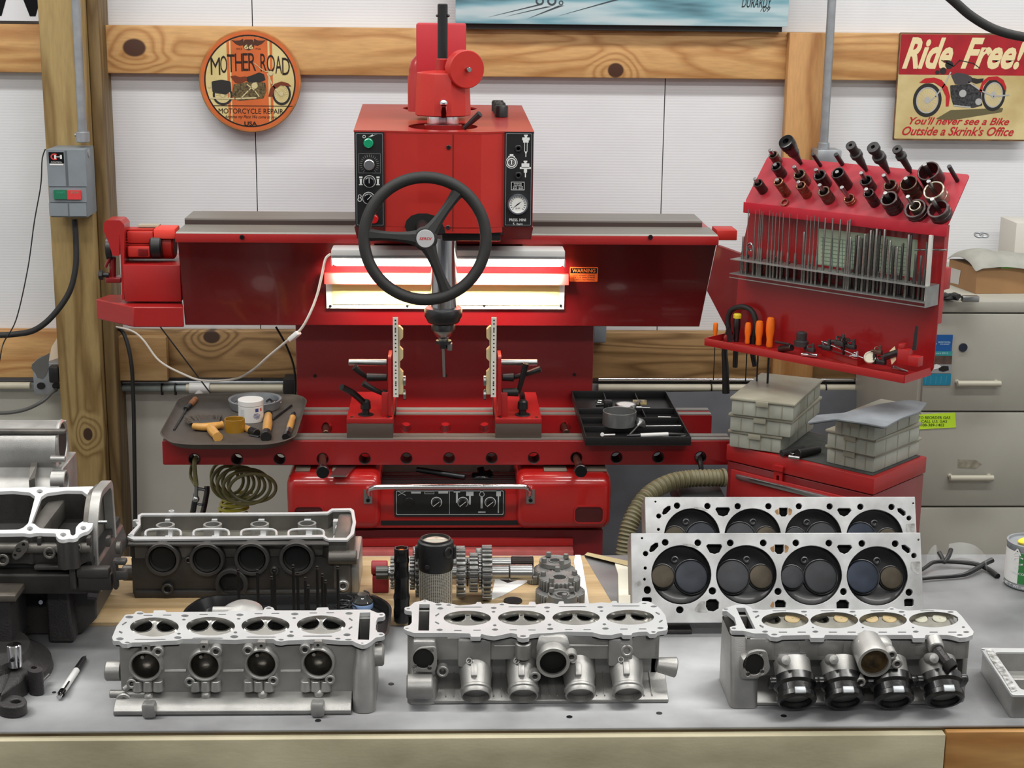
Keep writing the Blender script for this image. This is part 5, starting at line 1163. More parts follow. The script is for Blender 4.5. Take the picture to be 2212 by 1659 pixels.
for i,(x,y,s,lab)in enumerate(((1045,500,.010,'small clamp with screw behind the chrome pin'),(1200,480,.012,'dark oval cap lying in the tray'),(1330,440,.013,'dark bracket heap below the black wing knob'),(1440,470,.011,'dark fitting right of the bracket heap'),(1640,610,.012,'dark star shaped fitting in front of the dial indicator'),(1730,620,.011,'dark split ring right of the star shaped fitting'),(1700,520,.010,'brownish bush behind the paper tag'),(1480,560,.008,'bright clip near the tray divider'))):
 b=tz(x,y);mb=MB()
 mb.box(b+Vector((0,0,s*.5)),(s*2.0,s*1.1,s),(U,nb,Vector((0,0,1))),s*.15);mb.cyl(b+U*s*.5+Vector((0,0,s)),b+U*s*.5+Vector((0,0,s*2.2)),s*.45,s*.3,12);mb.cyl(b-U*s*1.8+Vector((0,0,s*.5)),b-U*s*.8+Vector((0,0,s*.7)),s*.35,seg=12);mb.torus(b-U*s*.4+Vector((0,0,s*1.2)),(random.random()-.5,-.7,.6),s*.5,s*.15,18,8)
 solo('machine_fitting',mb,[IRON,GUN,IRON,GUN,GUN,GUN,BRONZE,CHROME][i],lab,'fitting')
b=tz(1372,400,.028);solo('wing_knob',MB().lathe([(.004,-.02),(.005,0),(.014,.003),(.013,.008),(.004,.009)],b,(.2,-.3,1),18,star=lambda i:1 if i%6<3 else .6).cyl(b-Vector((0,0,.03)),b,.003),GLOSSB,'black wing knob sticking up above the tray clutter','knob')
# ================================================================== RED TOOL CHEST AND PLASTIC CASES
YT=3.38
F0=V(1889,1031,YT);zT=F0.z
L0=T(1560,966,zT);R0=T(2003,984,zT)
eu=(R0-F0).normalized();Lr=(R0-F0).length;el=Vector((-eu.y,eu.x,0))
if el.dot(L0-F0)<0:el=-el
Ll=.40
zlid=V(1889,1070,YT).z
tc=thing('tool_chest',F0+eu*Lr/2+el*Ll/2-Vector((0,0,F0.z)),'red metal tool chest with hinged lid standing turned beside the grey filing cabinet','tool chest')
def chestbox(z0,z1,o=0,bev=.003):return MB().box(F0+eu*Lr/2+el*Ll/2+Vector((0,0,(z0+z1)/2-zT)),(Lr+2*o,Ll+2*o,z1-z0),(eu,el,Vector((0,0,1))),bev)
build('lid',chestbox(zlid,zT-.0025),RED,tc)
build('lid_mat',chestbox(zT-.002,zT,-.012,0),mat('rubber_mat',(66,68,66),.8,noise_s=60,noise_a=.2),tc)
build('body',chestbox(0.05,zlid-.002,-.003),RED_D,tc)
pt=T(1682,998,zT)-el*0;nf=-eu;PL_=Pl(F0,-el,(0,0,1))
a,b=PL_.uv(1682,1030)
ht=build('hasp',MB().plate(PL_,rrect(a-.012,b-.015,a+.012,b+.028,.003),[rrect(a-.004,b-.01,a+.004,b+.004,.002)],.0,.004),RED,tc)
build('hasp_cover',MB().plate(PL_,rrect(a-.015,b+.016,a+.015,b+.028,.002),(),.004,.008),RED,ht)
for i in range(3):
 z=zlid-.06-.1*i;build('drawer',MB().box(F0+el*Ll/2-eu*.004+Vector((0,0,z-zT)),(.006,Ll-.04,.085),(eu,el,Vector((0,0,1))),.002),RED,tc)
 build('drawer_pull',MB().box(F0+el*Ll/2-eu*.010+Vector((0,0,z-zT+.03)),(.008,Ll-.08,.012),(eu,el,Vector((0,0,1))),.002),STEEL,tc)
for s in(.05,.95):
 for q in(.05,.95):p=F0+eu*Lr*s+el*Ll*q;build('caster',MB().cyl((p.x,p.y-.012,.026),(p.x,p.y+.012,.026),.026),BLACK,tc)
# plastic cases
CL=mat('cloudy_plastic',(196,198,186),.38,noise_s=14,noise_a=.12,c2=(168,170,158));CLT=mat('cloudy_lid',(184,182,164),.42,noise_s=8,c2=(150,146,128))
for m_ in(CL,CLT):
 m_.node_tree.nodes['Principled BSDF'].inputs['Transmission Weight'].default_value=.25
def case(fx,fy,lx,ly,rx,ry,z,h,lab,gp):
 f=T(fx,fy,z);l=T(lx,ly,z);r=T(rx,ry,z)
 e1=(r-f).normalized();w1=(r-f).length;e2=Vector((-e1.y,e1.x,0));e2=e2 if e2.dot(l-f)>0 else-e2;w2=(l-f).length
 c=f+e1*w1/2+e2*w2/2;t=thing('parts_case',c,lab,'plastic case',gp);Z=Vector((0,0,1))
 build('case_body',MB().box(c+Z*(h*.41),(w1-.008,w2-.008,h*.82),(e1,e2,Z),.004),CL,t)
 build('case_lid',MB().box(c+Z*(h*.91),(w1,w2,h*.18),(e1,e2,Z),.003),CLT,t)
 n=5
 for k in range(1,n):build('rib',MB().box(f+e2*(w2*k/n)+Z*(h*.41)+e1*.0043,(.003,.003,h*.66),(e1,e2,Z),.001),CLT,t)
 for k in range(1,4):build('rib',MB().box(f+e1*(w1*k/4)+Z*(h*.41)+e2*.0043,(.003,.003,h*.66),(e1,e2,Z),.001),CLT,t)
 build('latch',MB().box(f+e2*w2*.5-e1*.001+Z*(h*.78),(.004,.03,h*.3),(e1,e2,Z),.001),CLT,t)
hz=.043
case(1688,982,1575,962,1762,925,zT,hz,'bottom cloudy plastic parts case in the left stack on the tool chest','parts cases on the tool chest')
case(1710,948,1574,928,1775,892,zT+hz,hz,'middle cloudy plastic parts case in the left stack on the tool chest','parts cases on the tool chest')
case(1716,912,1578,893,1776,855,zT+2*hz,hz,'top cloudy plastic parts case in the left stack, with dirty flat lid','parts cases on the tool chest')
case(1888,1024,1772,1002,1990,982,zT,hz,'bottom cloudy plastic parts case in the right stack on the tool chest','parts cases on the tool chest')
case(1890,990,1774,968,1991,950,zT+hz,hz,'middle cloudy plastic parts case in the right stack on the tool chest','parts cases on the tool chest')
case(1890,955,1800,935,1991,912,zT+2*hz,hz*.9,'top cloudy plastic parts case in the right stack, under the grey papers','parts cases on the tool chest')
zp=zT+hz*2.9+.001
KP=K(1240,800,2.276)
pp=[(1150,265),(1200,225),(1330,215),(1500,170),(1640,150),(1728,165),(1690,210),(1600,240),(1520,285),(1420,265),(1290,245)]
for i in range(4):
 q=[tuple(T(*KP(x+(3*i if x>1400 else-2*i),y+2-1.5*i),zp+.001+.0035*i)[:2])for x,y in pp]
 solo('shop_rag_sheet',MB().plate(HP(zp+.0035*i),rnd(q,.01),(),.0,.0028),mat('grey_paper',(136,142,148),.6,noise_s=10,c2=(104,108,112))if i==0 else bpy.data.materials['grey_paper'],'crumpled grey sheet in the pile on top of the right stack of cases','sheet','grey sheets on the plastic cases')
for x0,y0,x1,y1,r,m,lab in((1020,408,1130,385,.008,RUBBER,'black rubber handled tool lying between the plastic case stacks, rear one'),(1040,400,1080,415,.005,CHROME,'short bright socket left of the black tools on the chest'),(1100,410,1205,390,.011,BLACK,'thick black tool body lying between the plastic case stacks, front one'),(1055,425,1110,432,.005,STEEL,'small steel tube in front of the black tools on the chest')):
 a=T(*KP(x0,y0),zT+r);b=T(*KP(x1,y1),zT+r);solo('hand_tool',MB().cyl(a,b,r,r*.8,14),m,lab,'tool')
# ribbed vacuum hose and black gun
HS=mat('olive_hose_ribbed',(104,98,72),.5)
hp=[V(*p)for p in((1335,1290,3.35),(1348,1200,3.36),(1362,1130,3.38),(1395,1075,3.42),(1440,1045,3.46),(1490,1034,3.48),(1560,1032,3.5))]
P_=spline(hp,40);mb=MB();mb.tube(P_,lambda t:.0185+.0022*math.sin(t*6*40*2*math.pi/4.5),16)
vh=thing('ribbed_hose',hp[3]-Vector((0,0,.3)),'olive ribbed vacuum hose curving up beside the console to the right','hose')
build('hose',mb,HS,vh,smooth=80)
mb=MB().pipe(P_[-3],P_[-1]+(P_[-1]-P_[-3]).normalized()*.006,.0215,.017,.02);build('hose_end',mb,HS,vh)
hk=thing('hanging_strap',V(1512,985,YR),'black strap hanging from the rightmost rail hole over the ribbed hose','strap')
build('strap',MB().tube([V(*p)for p in((1513,988,YR+.03),(1512,994,YR-.015),(1516,1020,YR-.03),(1520,1060,YR-.04))],.006,8,6),BLACK,hk)
build('buckle',MB().box(V(1521,1040,YR-.04),(.034,.012,.05),None,.003),BLACK,hk)
solo('black_tool_case',MB().bb(V(1460,1060,3.5).x,V(1560,1060,3.5).x,3.45,3.6,V(1500,1100,3.5).z,V(1500,1056,3.5).z,.008),BLACK,'black case under the end of the ribbed hose','case')
solo('wall_shade_sheet',MB().add([V(1292,848,4.72),V(1872,842,4.72),V(1856,1300,4.6),V(1292,1300,4.6),V(1292,848,4.724),V(1872,842,4.724),V(1856,1300,4.604),V(1292,1300,4.604)],[(0,3,2,1),(4,5,6,7),(0,1,5,4),(2,3,7,6),(0,4,7,3),(1,2,6,5)]),mat('bluish_sheet',(112,116,122),.45,.4,noise_s=10,noise_a=.12),'bluish grey sheet added for the shade on the lower wall behind the plastic cases','sheet')  # added sheet, its grey stands in for shade on the lower wall
# ================================================================== FILING CABINET
YF_=4.1;a=V(1986,850,YF_);ztop=V(2100,650,YF_).z
FC=mat('cabinet_grey',(162,160,150),.5,noise_s=4,noise_a=.06,bump=.04,bump_s=300)
fc=thing('filing_cabinet',(a.x+.25,YF_+.3,0),'tall beige grey filing cabinet at the right edge with calendar and yellow note','filing cabinet')
xr2_=a.x+.56
build('carcass',MB().bb(a.x-.006,xr2_,YF_+.004,4.74,0,ztop,.003),FC,fc)
PFc=FP(YF_)
ys=[(677,885),(889,1090),(1094,1300),(1304,1500)]
for i,(y0,y1)in enumerate(ys):
 z1_=V(2100,y0,YF_).z;z0_=V(2100,y1,YF_).z
 d=build('drawer',MB().bb(a.x+.004,xr2_-.004,YF_-.012,YF_+.0035,z0_,z1_,.002),FC,fc)
 if i<2:
  hy=(829,1033)[i];hx0,hx1=((2068,2162),(2052,2146))[i]
  p,q=V(hx0,hy,YF_-.035),V(hx1,hy,YF_-.035);q.z=p.z;build('handle',MB().cyl(p,q,.0085,seg=14).cyl(p+Vector((.006,0,0)),p+Vector((.006,.024,0)),.006).cyl(q-Vector((.006,0,0)),q-Vector((.006,-.024,0)),.006),mat('pale_handle',(170,166,150),.4)if i==0 else bpy.data.materials['pale_handle'],d)
build('top_band',MB().bb(a.x-.004,xr2_-.002,YF_-.01,YF_+.0035,V(2100,673,YF_).z,ztop-.001,.001),FC,fc)
Pd=FP(YF_-.0122)
build('lock_plug',MB().cyl(Pd.w(*Pd.uv(2080,750),0),Pd.w(*Pd.uv(2080,750),.004),.0115),mat('navy_plug',(28,34,52),.4),fc)
build('tape_scrap',MB().plate(Pd,[Pd.uv(*KP(*p))for p in((1888,437),(1975,440),(2004,460),(1975,482),(1886,478))],(),.0001,.0006),mat('old_tape',(118,112,98),.5,noise_s=60,c2=(160,156,140)),fc)
cal=thing('wall_calendar',Pd.w(*Pd.uv(2025,832)),'small blue and teal magnetic calendar on the top drawer of the filing cabinet','calendar')
PD1=Pd.off(.001)
BLU=mat('calendar_blue',(20,84,150),.4);TEA=mat('calendar_teal',(20,120,150),.45)
KB2=K(1500,420,3.107)
def cq(m,n,x0,y0,x1,y1,c=.0008):return build(n,MB().plate(PD1,prect(PD1,*KB2(x0,y0),*KB2(x1,y1)),(),0,c),m,cal)
cq(BLU,'header',1578,942,1735,1052);cq(mat('calendar_green_band',(50,140,140),.4),'month_band',1576,1052,1732,1082);cq(mat('photo_brown',(96,70,58),.5,noise_s=60,c2=(60,50,48)),'picture',1572,1084,1730,1140);cq(mat('photo_grey',(138,140,142),.5),'picture',1562,1140,1728,1200);cq(TEA,'month_sheet',1532,1204,1724,1280)
mb=MB();P9=PD1.off(.001)
mb.text('DENNIS TIDWELL',P9,*P9.uv(*KB2(1636,996)),*P9.uv(*KB2(1720,986)),c=0);mb.text('870-404-0027',P9,*P9.uv(*KB2(1650,1009)),*P9.uv(*KB2(1712,1001)),c=0);mb.text('February 2013',P9,*P9.uv(*KB2(1584,1074)),*P9.uv(*KB2(1700,1060)),c=0)
for i in range(5):mb.text('1 2 3 4',P9,*P9.uv(*KB2(1550+i*34,1268)),*P9.uv(*KB2(1556+i*34,1222)),c=0)
mb.plate(P9,[P9.uv(*KB2(*p))for p in((1582,1010),(1592,970),(1604,985),(1626,1000),(1620,1014))],(),0,.0003)
build('calendar_print',mb,mat('pale_blue_print',(190,220,236),.5),cal)
build('picture_car',MB().plate(P9,rnd([P9.uv(*KB2(*p))for p in((1562,1150),(1600,1148),(1625,1138),(1655,1150),(1650,1166),(1600,1175),(1566,1168))],.001),(),0,.0003),WHITE,cal)
build('picture_car',MB().plate(P9,rnd([P9.uv(*KB2(*p))for p in((1640,1165),(1670,1150),(1705,1152),(1708,1180),(1670,1190),(1640,1182))],.001),(),0,.0003),DARK,cal)
nt_=thing('yellow_note',Pd.w(*Pd.uv(2030,928)),'lime yellow reorder gas note on the second drawer of the filing cabinet','note')
build('paper',MB().plate(Pd,[Pd.uv(*p)for p in((1976,896),(2063,891),(2065,923),(1976,928))],(),.0002,.001),mat('lime_paper',(196,236,50),.5),nt_)
mb=MB();P9=Pd.off(.0012)
for s,x0,x1,y in(('TO REORDER GAS',1983,2053,905),('CALL U.S. GAS',1990,2046,913),('708-389-1402',1988,2040,921)):mb.text(s,P9,*P9.uv(x0,y),*P9.uv(x1,y-6),c=0,bold=.01)
build('lettering',mb,mat('dark_green_ink',(44,60,30),.6),nt_)
# things on the cabinet
zc_=ztop
cf=T(*KB2(1885,668),zc_);cr_=T(*KB2(2330,665),zc_);cl_=T(*KB2(1700,600),zc_)
CB=mat('cardboard',(148,112,74),.65,noise_s=8,noise_a=.1)
e1=(cr_-cf).normalized();e2=(cl_-cf);hb_=V(*KB2(1885,495),cf.y).z-zc_
cbx=thing('cardboard_box',cf+e2*.5+(cr_-cf)*.5,'brown cardboard box covered with a grey cloth on the filing cabinet','box')
def slab(z0,z1,o=0):return MB().hull([p+Vector((0,0,z0))for p in(cf,cr_,cr_+e2,cf+e2)],[p+Vector((0,0,z1))for p in(cf,cr_,cr_+e2,cf+e2)])
build('carton',slab(.0005,hb_),CB,cbx)
dl=(cf-cl_).normalized();nl=Vector((-dl.y,dl.x,0));nl=nl if nl.x<0 else-nl
PLf=Pl(cl_,dl,(0,0,1));build('paper_label',MB().plate(PLf,[PLf.uv(*KB2(*p))for p in((1705,485),(1790,510),(1775,605),(1710,590))],(),.0008,.0015),mat('box_label',(182,180,176),.6),cbx)
gp=[(1690,295),(1760,290),(1900,282),(2095,278),(2150,300),(2400,330),(2400,470),(2100,470),(1895,497),(1780,440),(1715,385)]
zg=zc_+hb_+.002;top=[];n1=14;n2=8
Yg0,Yg1=T(*KB2(1895,497),zg).y,T(*KB2(1900,282),zg).y
random.seed(5);mb=MB();vs=[];X0_,X1_=T(*KB2(1720,400),zg).x-.02,cr_.x
for j in range(n2+1):
 for i in range(n1+1):
  x=cf.x-.006+(X1_-cf.x)*i/n1+e2.x*j/n2*1.02;y=cf.y-.008+(e2.y+.02)*j/n2
  z=zg+.004+.034*max(0,math.sin(math.pi*min(1,j/n2)))**.7*(.6+.4*max(0,math.sin(math.pi*min(1,i/n1*2))))+.010*noise.noise(Vector((x*9,y*9,1)))-(.012 if i==0 else 0)-(.006 if j==0 else 0)
  vs.append(Vector((x,y,z)))
fs=[(j*(n1+1)+i,j*(n1+1)+i+1,(j+1)*(n1+1)+i+1,(j+1)*(n1+1)+i)for j in range(n2)for i in range(n1)]
o=solo('grey_cloth',mb.add(vs,fs),mat('grey_cloth_fabric',(150,150,142),.8,noise_s=20,noise_a=.1),'rumpled grey cloth lying over the cardboard box','cloth',smooth=80)
sm=o.modifiers.new('thick','SOLIDIFY');sm.thickness=.002;sm.offset=1;o.modifiers.new('sub','SUBSURF').render_levels=2
solo('green_folder',MB().hull([p+Vector((0,0,hb_))for p in(cf.lerp(cr_,.35)-Vector((0,.004,0)),cr_-Vector((0,.004,0)),cr_+Vector((0,.1,0)),cf.lerp(cr_,.35)+Vector((0,.1,0)))],[p+Vector((0,0,hb_+.003))for p in(cf.lerp(cr_,.35)-Vector((0,.004,0)),cr_-Vector((0,.004,0)),cr_+Vector((0,.1,0)),cf.lerp(cr_,.35)+Vector((0,.1,0)))]),mat('bright_green',(96,190,60),.5),'bright green folder edge peeking out under the grey cloth','folder')
for i,(x,y)in enumerate(((1908,268),(1945,268))):
 p=V(*KB2(x,y+4),cf.y+e2.y-.015);solo('washer_ring',MB().torus(p,(0,-.5,1),.011,.0028,24,8),GALV,('left' if i==0 else 'right')+' metal ring of the pair behind the grey cloth','ring')
a=V(2188,516,4.6);b=V(2300,480,4.6);solo('white_carton',MB().bb(a.x,b.x,4.58,4.72,zc_+.0005,b.z,.002),mat('white_carton',(206,202,194),.6),'white carton at the right edge behind the cardboard box','box')
bp_=thing('black_cable_bundle',T(*KB2(1700,690),zc_),'bundle of black cable with metal plug on top of the filing cabinet','cable')
random.seed(3)
for k in range(4):build('cable_strand',MB().tube([T(*KB2(1620+x*30+random.uniform(-8,8),690+random.uniform(-22,10)),zc_+.012+.006*k)for x in range(6)],.006,8,5),RUBBER,bp_)
build('metal_plug',MB().box(T(*KB2(1850,700),zc_+.012),(.045,.02,.016),None,.003),STEEL,bp_)
# ================================================================== TRAYS ON THE RAILS
KY=K(340,830,6.506);zy=zr+.0045
def yt(x,y,h=.006):return T(*KY(x,y),zy+h)
ty=thing('brown_tray',yt(1050,500,0),'dark brown rounded serving tray lying on the left of the machine rails','tray')
zrim=zy+.018
po=[tuple(T(*KY(x,y),zrim)[:2])for x,y in((20,700),(300,190),(520,128),(2000,145),(2110,215),(1950,735),(1800,800),(1560,850),(420,850),(180,820))]
po=rnd(po,.03,6);cx=sum(p[0]for p in po)/len(po);cy=sum(p[1]for p in po)/len(po)
def sc_(k,z):return[Vector((cx+(x-cx)*k,cy+(y-cy)*(k-.02 if k<1 else k),z))for x,y in po]
TB=mat('brown_tray_plastic',(76,70,64),.55,noise_s=30,noise_a=.12,bump=.1,bump_s=500)
build('tray_shell',MB().loft([sc_(.90,zy),sc_(.95,zy+.006),sc_(.985,zrim-.003),sc_(1.0,zrim),sc_(.985,zrim+.001),sc_(.965,zrim-.005),sc_(.93,zy+.006),sc_(.88,zy+.003)]),TB,ty,smooth=60)
def hnd(name,pts,rs,m,parent,w=10):return build(name,MB().tube(pts,lambda t:rs[min(int(t*(len(rs)-1)),len(rs)-2)]*(1-(t*(len(rs)-1))%1)+rs[min(int(t*(len(rs)-1))+1,len(rs)-1)]*((t*(len(rs)-1))%1),14,4),m,parent)
WDH=mat('varnished_wood_handle',(198,148,76),.3,noise_s=30,noise_a=.15,stretch=(1,.2,1));WDD=mat('worn_wood_handle',(170,110,70),.5,noise_s=30,noise_a=.2)
hz_=.009
br_=thing('wire_brush',yt(700,560),'wide bristled brush with a T shaped wooden handle on the brown tray','brush')
hnd('grip',[yt(730,590,.012),yt(770,650,.012),yt(850,745,.012)],[.009,.011,.012,.010],WDH,br_)
hnd('cross_handle',[yt(505,590,.014),yt(640,600,.014),yt(780,590,.014),yt(910,570,.014)],[.008,.0095,.010,.008],WDH,br_)
build('ferrule',MB().hull([yt(500,560,.004),yt(880,540,.004),yt(850,490,.004),yt(510,510,.004)],[yt(500,560,.02),yt(880,540,.02),yt(850,490,.018),yt(510,510,.018)]),GUN,br_)
mb=MB();random.seed(2)
for i in range(330):
 t=random.random();a=yt(505+365*t,545-15*t,.005+random.random()*.014);b=yt(380+520*t+random.uniform(-15,15),440-10*math.sin(t*3.1)+(120 if t<.15 else 0)*random.random(),.004+random.random()*.015);mb.tube([a,b],.0011,3,ends=False)
o=build('bristles',mb,mat('dark_bristles',(82,74,66),.8),br_,kindv='stuff')
hk_=thing('wooden_pick',yt(400,500),'slim pick with small brown wooden handle at the upper left of the brown tray','pick')
hnd('handle',[yt(450,300,hz_),yt(530,215,hz_)],[.0045,.008,.0085,.005],WDD,hk_)
build('ferrule',MB().cyl(yt(400,345,hz_),yt(460,295,hz_),.0065),BLACK,hk_);build('shaft',MB().tube([yt(410,340,hz_),yt(350,450,.006),yt(235,645,.004)],.0028,8,4),GUN,hk_)
dish=thing('magnetic_dish',yt(1375,330),'round steel parts dish with rolled rim behind the white jar','dish')
c_=yt(1375,345,.001);k_=(yt(1750,300)-yt(1000,300)).length/2
build('bowl',MB().lathe([(k_*.78,0),(k_*.9,.004),(k_*.98,.022),(k_,.026),(k_*.99,.028),(k_*.9,.026),(k_*.86,.008),(k_*.7,.004),(1e-4,.004)],c_,(0,0,1),48),GALV,dish)
for i,(x,y,d)in enumerate(((1530,230,'dark hook shaped part'),(1600,260,'bright clip'),(1080,260,'pale coin like part'),(1110,215,'dark bent part'),(1650,245,'small bright pin'))):
 p=yt(x,y+20,.012);solo('dish_part',MB().tube([p,p+Vector((.008,.004,.006)),p+Vector((.016,-.002,.002)),p+Vector((.02,.006,.0))],.0028,8,4),[GUN,CHROME,STEEL,GUN,CHROME][i],d+' lying in the round steel dish','part')
jar=thing('white_jar',yt(1315,530),'white plastic screw top jar with blue printed label on the brown tray','jar')
c_=yt(1318,520,.001);r=(yt(1495,400)-yt(1140,400)).length/2;hj=.058
build('jar_body',MB().lathe([(r*.9,0),(r*.98,.003),(r*.98,hj*.72),(r*.9,hj*.77),(1e-4,hj*.77)],c_,(0,0,1),40),WHITE,jar)
build('jar_lid',MB().lathe([(r,hj*.775),(r,hj*.97),(r*.96,hj),(1e-4,hj)],c_,(0,0,1),40),WHITE,jar)
PJ=Pl(c_+Vector((0,-r*.985,0)),(1,0,0),(0,0,1));mb=MB()
def cylt(mbx,cx_,cz_,w_,h_,hole=None):# a label patch that follows the jar's side
 for k in range(4):
  a0_=(cx_-w_/2+w_*k/4)/r;a1_=(cx_-w_/2+w_*(k+1)/4)/r;q=r*.988;P=[c_+Vector((q*math.sin(t),-q*math.cos(t),z))for t,z in((a0_,cz_-h_/2),(a1_,cz_-h_/2),(a1_,cz_+h_/2),(a0_,cz_+h_/2))];mbx.add(P,[(0,1,2,3)])
cylt(mb,r*.62,hj*.60,.009,.009)
for i,(w_,o_)in enumerate(((.012,.55),(.018,.62),(.020,.60),(.016,.62),(.010,.66))):cylt(mb,r*o_,hj*(.44-.055*i),w_,.0016)
build('label_print',mb,mat('label_blue',(50,66,130),.5),jar)
mb=MB();cylt(mb,r*1.02,hj*.6,.006,.008);build('label_mark',mb,mat('label_red',(200,70,60),.5),jar)
mb=MB()
for i in range(6):cylt(mb,-r*.62,hj*(.6-.05*i),.012,.001)
build('label_small_print',mb,mat('label_grey',(170,176,184),.5),jar)
c_=yt(1090,670,.001);r=(yt(1225,500)-yt(945,500)).length/2
solo('amber_cup',MB().pipe(c_,c_+Vector((0,0,.034)),r,r*.9,.028,36),mat('amber_plastic',(168,124,34),.35,noise_s=20,noise_a=.1,trans=.25),'translucent amber plastic cup between the brush and the white jar','cup')
t_=thing('stubby_screwdriver',yt(1560,600),'thick wooden handled screwdriver with long grey blade on the brown tray','screwdriver')
hnd('handle',[yt(1530,680,.012),yt(1548,560,.012),yt(1555,450,.012)],[.009,.011,.012,.011,.008],WDH,t_);build('end_cap',MB().cyl(yt(1525,740,.013),yt(1532,680,.013),.0135,.012),BLACK,t_);build('collar',MB().ball(yt(1562,420,.012),.0105),BLACK,t_)
build('blade',MB().cyl(yt(1620,500,.005),yt(1880,300,.005),.004,seg=10),GUN,t_)
t_=thing('small_chisel',yt(1860,600),'narrow wooden handled tool with silver ferrule at the right of the brown tray','chisel')
hnd('handle',[yt(1845,650,.009),yt(1875,560,.009),yt(1900,470,.009)],[.0075,.0085,.0085,.006],WDH,t_);build('ferrule',MB().cyl(yt(1825,705,.009),yt(1848,640,.009),.0082),STEEL,t_);build('end_cap',MB().cyl(yt(1805,745,.009),yt(1826,703,.009),.0095),GLOSSB,t_);build('tip',MB().cyl(yt(1905,455,.009),yt(1915,415,.009),.006),BLACK,t_)
t_=thing('short_handled_tool',yt(1300,640),'small wooden handled tool lying partly behind the amber cup','tool')
hnd('handle',[yt(1215,600,.009),yt(1320,660,.009)],[.007,.0085,.007],WDH,t_);build('ferrule',MB().cyl(yt(1315,655,.009),yt(1400,690,.009),.0105),BLACK,t_)
solo('flat_scraper',MB().cyl(yt(1300,720,.004),yt(1430,745,.004),.004),GUN,'dark flat blade lying in front of the small wooden handled tool','blade')
# black organiser tray
KO=K(1240,820,6.144);zo=zr+.0045
o1=T(*KO(150,880),zo);o2_=T(*KO(1555,885),zo);ztp=V(1350,820+765/6.144,o1.y).z
b1=T(*KO(150,150),ztp);b2=T(*KO(1410,165),ztp)
x0,x1,y0,y1=o1.x,o2_.x,o1.y,b1.y
og=thing('organiser_tray',((x0+x1)/2,(y0+y1)/2,zo),'black plastic organiser tray with compartments on the right of the machine rails','tray')
hh=ztp-zo;Z1=zo+.0005
build('tray_base',MB().bb(x0,x1,y0,y1,Z1,Z1+.003),BLACK,og)
def wl2(xa_,xb_,ya_,yb_,h=1):return build('tray_wall',MB().bb(xa_,xb_,ya_,yb_,Z1+.003,Z1+hh*h,.001),BLACK,og)
wl2(x0,x1,y0,y0+.003);wl2(x0,x1,y1-.003,y1);wl2(x0,x0+.003,y0+.003,y1-.003);wl2(x1-.003,x1,y0+.003,y1-.003)
Ly=y1-y0;Lx=x1-x0
for t in(.24,.42,.62):wl2(x0+.003,x1-.003,y0+Ly*t,y0+Ly*t+.003,.85)
wl2(x0+Lx*.33,x0+Lx*.33+.003,y0+Ly*.62+.003,y1-.003,.85);wl2(x0+Lx*.66,x0+Lx*.66+.003,y0+Ly*.62+.003,y1-.003,.85);wl2(x0+Lx*.66,x0+Lx*.66+.003,y0+Ly*.42+.003,y0+Ly*.62,.8)
def ot(x,y,h=.006):return T(*KO(x,y),Z1+h)
c_=ot(600,590,hh*.9);r=(ot(822,500)-ot(388,500)).length/2
solo('steel_cup',MB().pipe(Vector((c_.x,c_.y,Z1+hh*.86)),Vector((c_.x,c_.y,Z1+hh*.86+.035)),r,r*.95,.032,44),mat('grey_can',(128,130,130),.35,.6),'round open grey metal tin in the black organiser tray','tin')
dg=thing('dial_gauge',ot(680,380,hh*.86),'white faced dial gauge with stem in the back of the black organiser tray','gauge')
c_=ot(685,400,hh*.86);r=(ot(815,330)-ot(545,330)).length/2
build('gauge_body',MB().lathe([(r,0),(r,.014),(r*.95,.016),(r*.85,.016),(r*.85,.0145),(1e-4,.0145)],c_,(0,0,1),36),STEEL,dg)
build('gauge_face',MB().lathe([(r*.84,.0148),(1e-4,.015)],c_,(0,0,1),32),WHITE,dg)
build('stem',MB().cyl(c_+Vector((r,0,.006)),c_+Vector((r+.014,0,.006)),.0035).cyl(c_+Vector((r+.014,0,.006)),c_+Vector((r+.036,0,.005)),.0016),STEEL,dg)
va=thing('engine_valve',ot(860,620),'small polished engine valve leaning beside the grey tin','valve')
p=ot(870,590,hh+.006);d=(ot(770,700,hh*.7)-p).normalized();build('head',MB().lathe([(.0145,0),(.0148,.002),(.006,.009),(.0025,.016)],p-d*.006,(d+Vector((-.1,.0,0))).normalized(),28),STEEL,va);build('stem',MB().cyl(p+d*.004,p+d*.055,.0025),STEEL,va)
pn=thing('marker_pen',ot(1100,730),'white and black pen lying in the front slot of the organiser tray','pen')
build('barrel',MB().cyl(ot(880,740,.014),ot(1250,725,.014),.005),WHITE,pn);build('cap',MB().cyl(ot(1250,725,.014),ot(1520,730,.014),.005,.002),BLACK,pn);build('knurled_end',MB().cyl(ot(700,745,.014),ot(880,740,.014),.0025,.0048),GUN,pn)
for x0_,y0_,x1_,y1_,r,m,h,lab in((950,618,1420,612,.0016,STEEL,hh*.8,'thin bright rod lying across the middle compartments of the organiser tray'),(1115,495,1285,498,.0016,WHITE,.014,'short white stick in the right middle compartment of the organiser tray'),(385,735,545,730,.002,WHITE,.012,'white stick in the front left of the organiser tray'),(1180,760,1520,750,.0018,STEEL,.008,'thin scriber lying below the pen')):
 solo('thin_stick',MB().cyl(ot(x0_,y0_,h),ot(x1_,y1_,h),r),m,lab,'stick')
solo('white_plug',MB().cyl(ot(375,730,.008),ot(375,730,.02),.005),WHITE,'little white cap in the front left of the organiser tray','cap')
p=ot(870,300,.018);solo('striped_box',MB().box(p,(.036,.010,.012),None,.001),mat('yellow_striped_box',(214,190,120),.5,noise_s=90,c2=(60,70,110)),'small yellow and blue striped box at the back of the organiser tray','box')
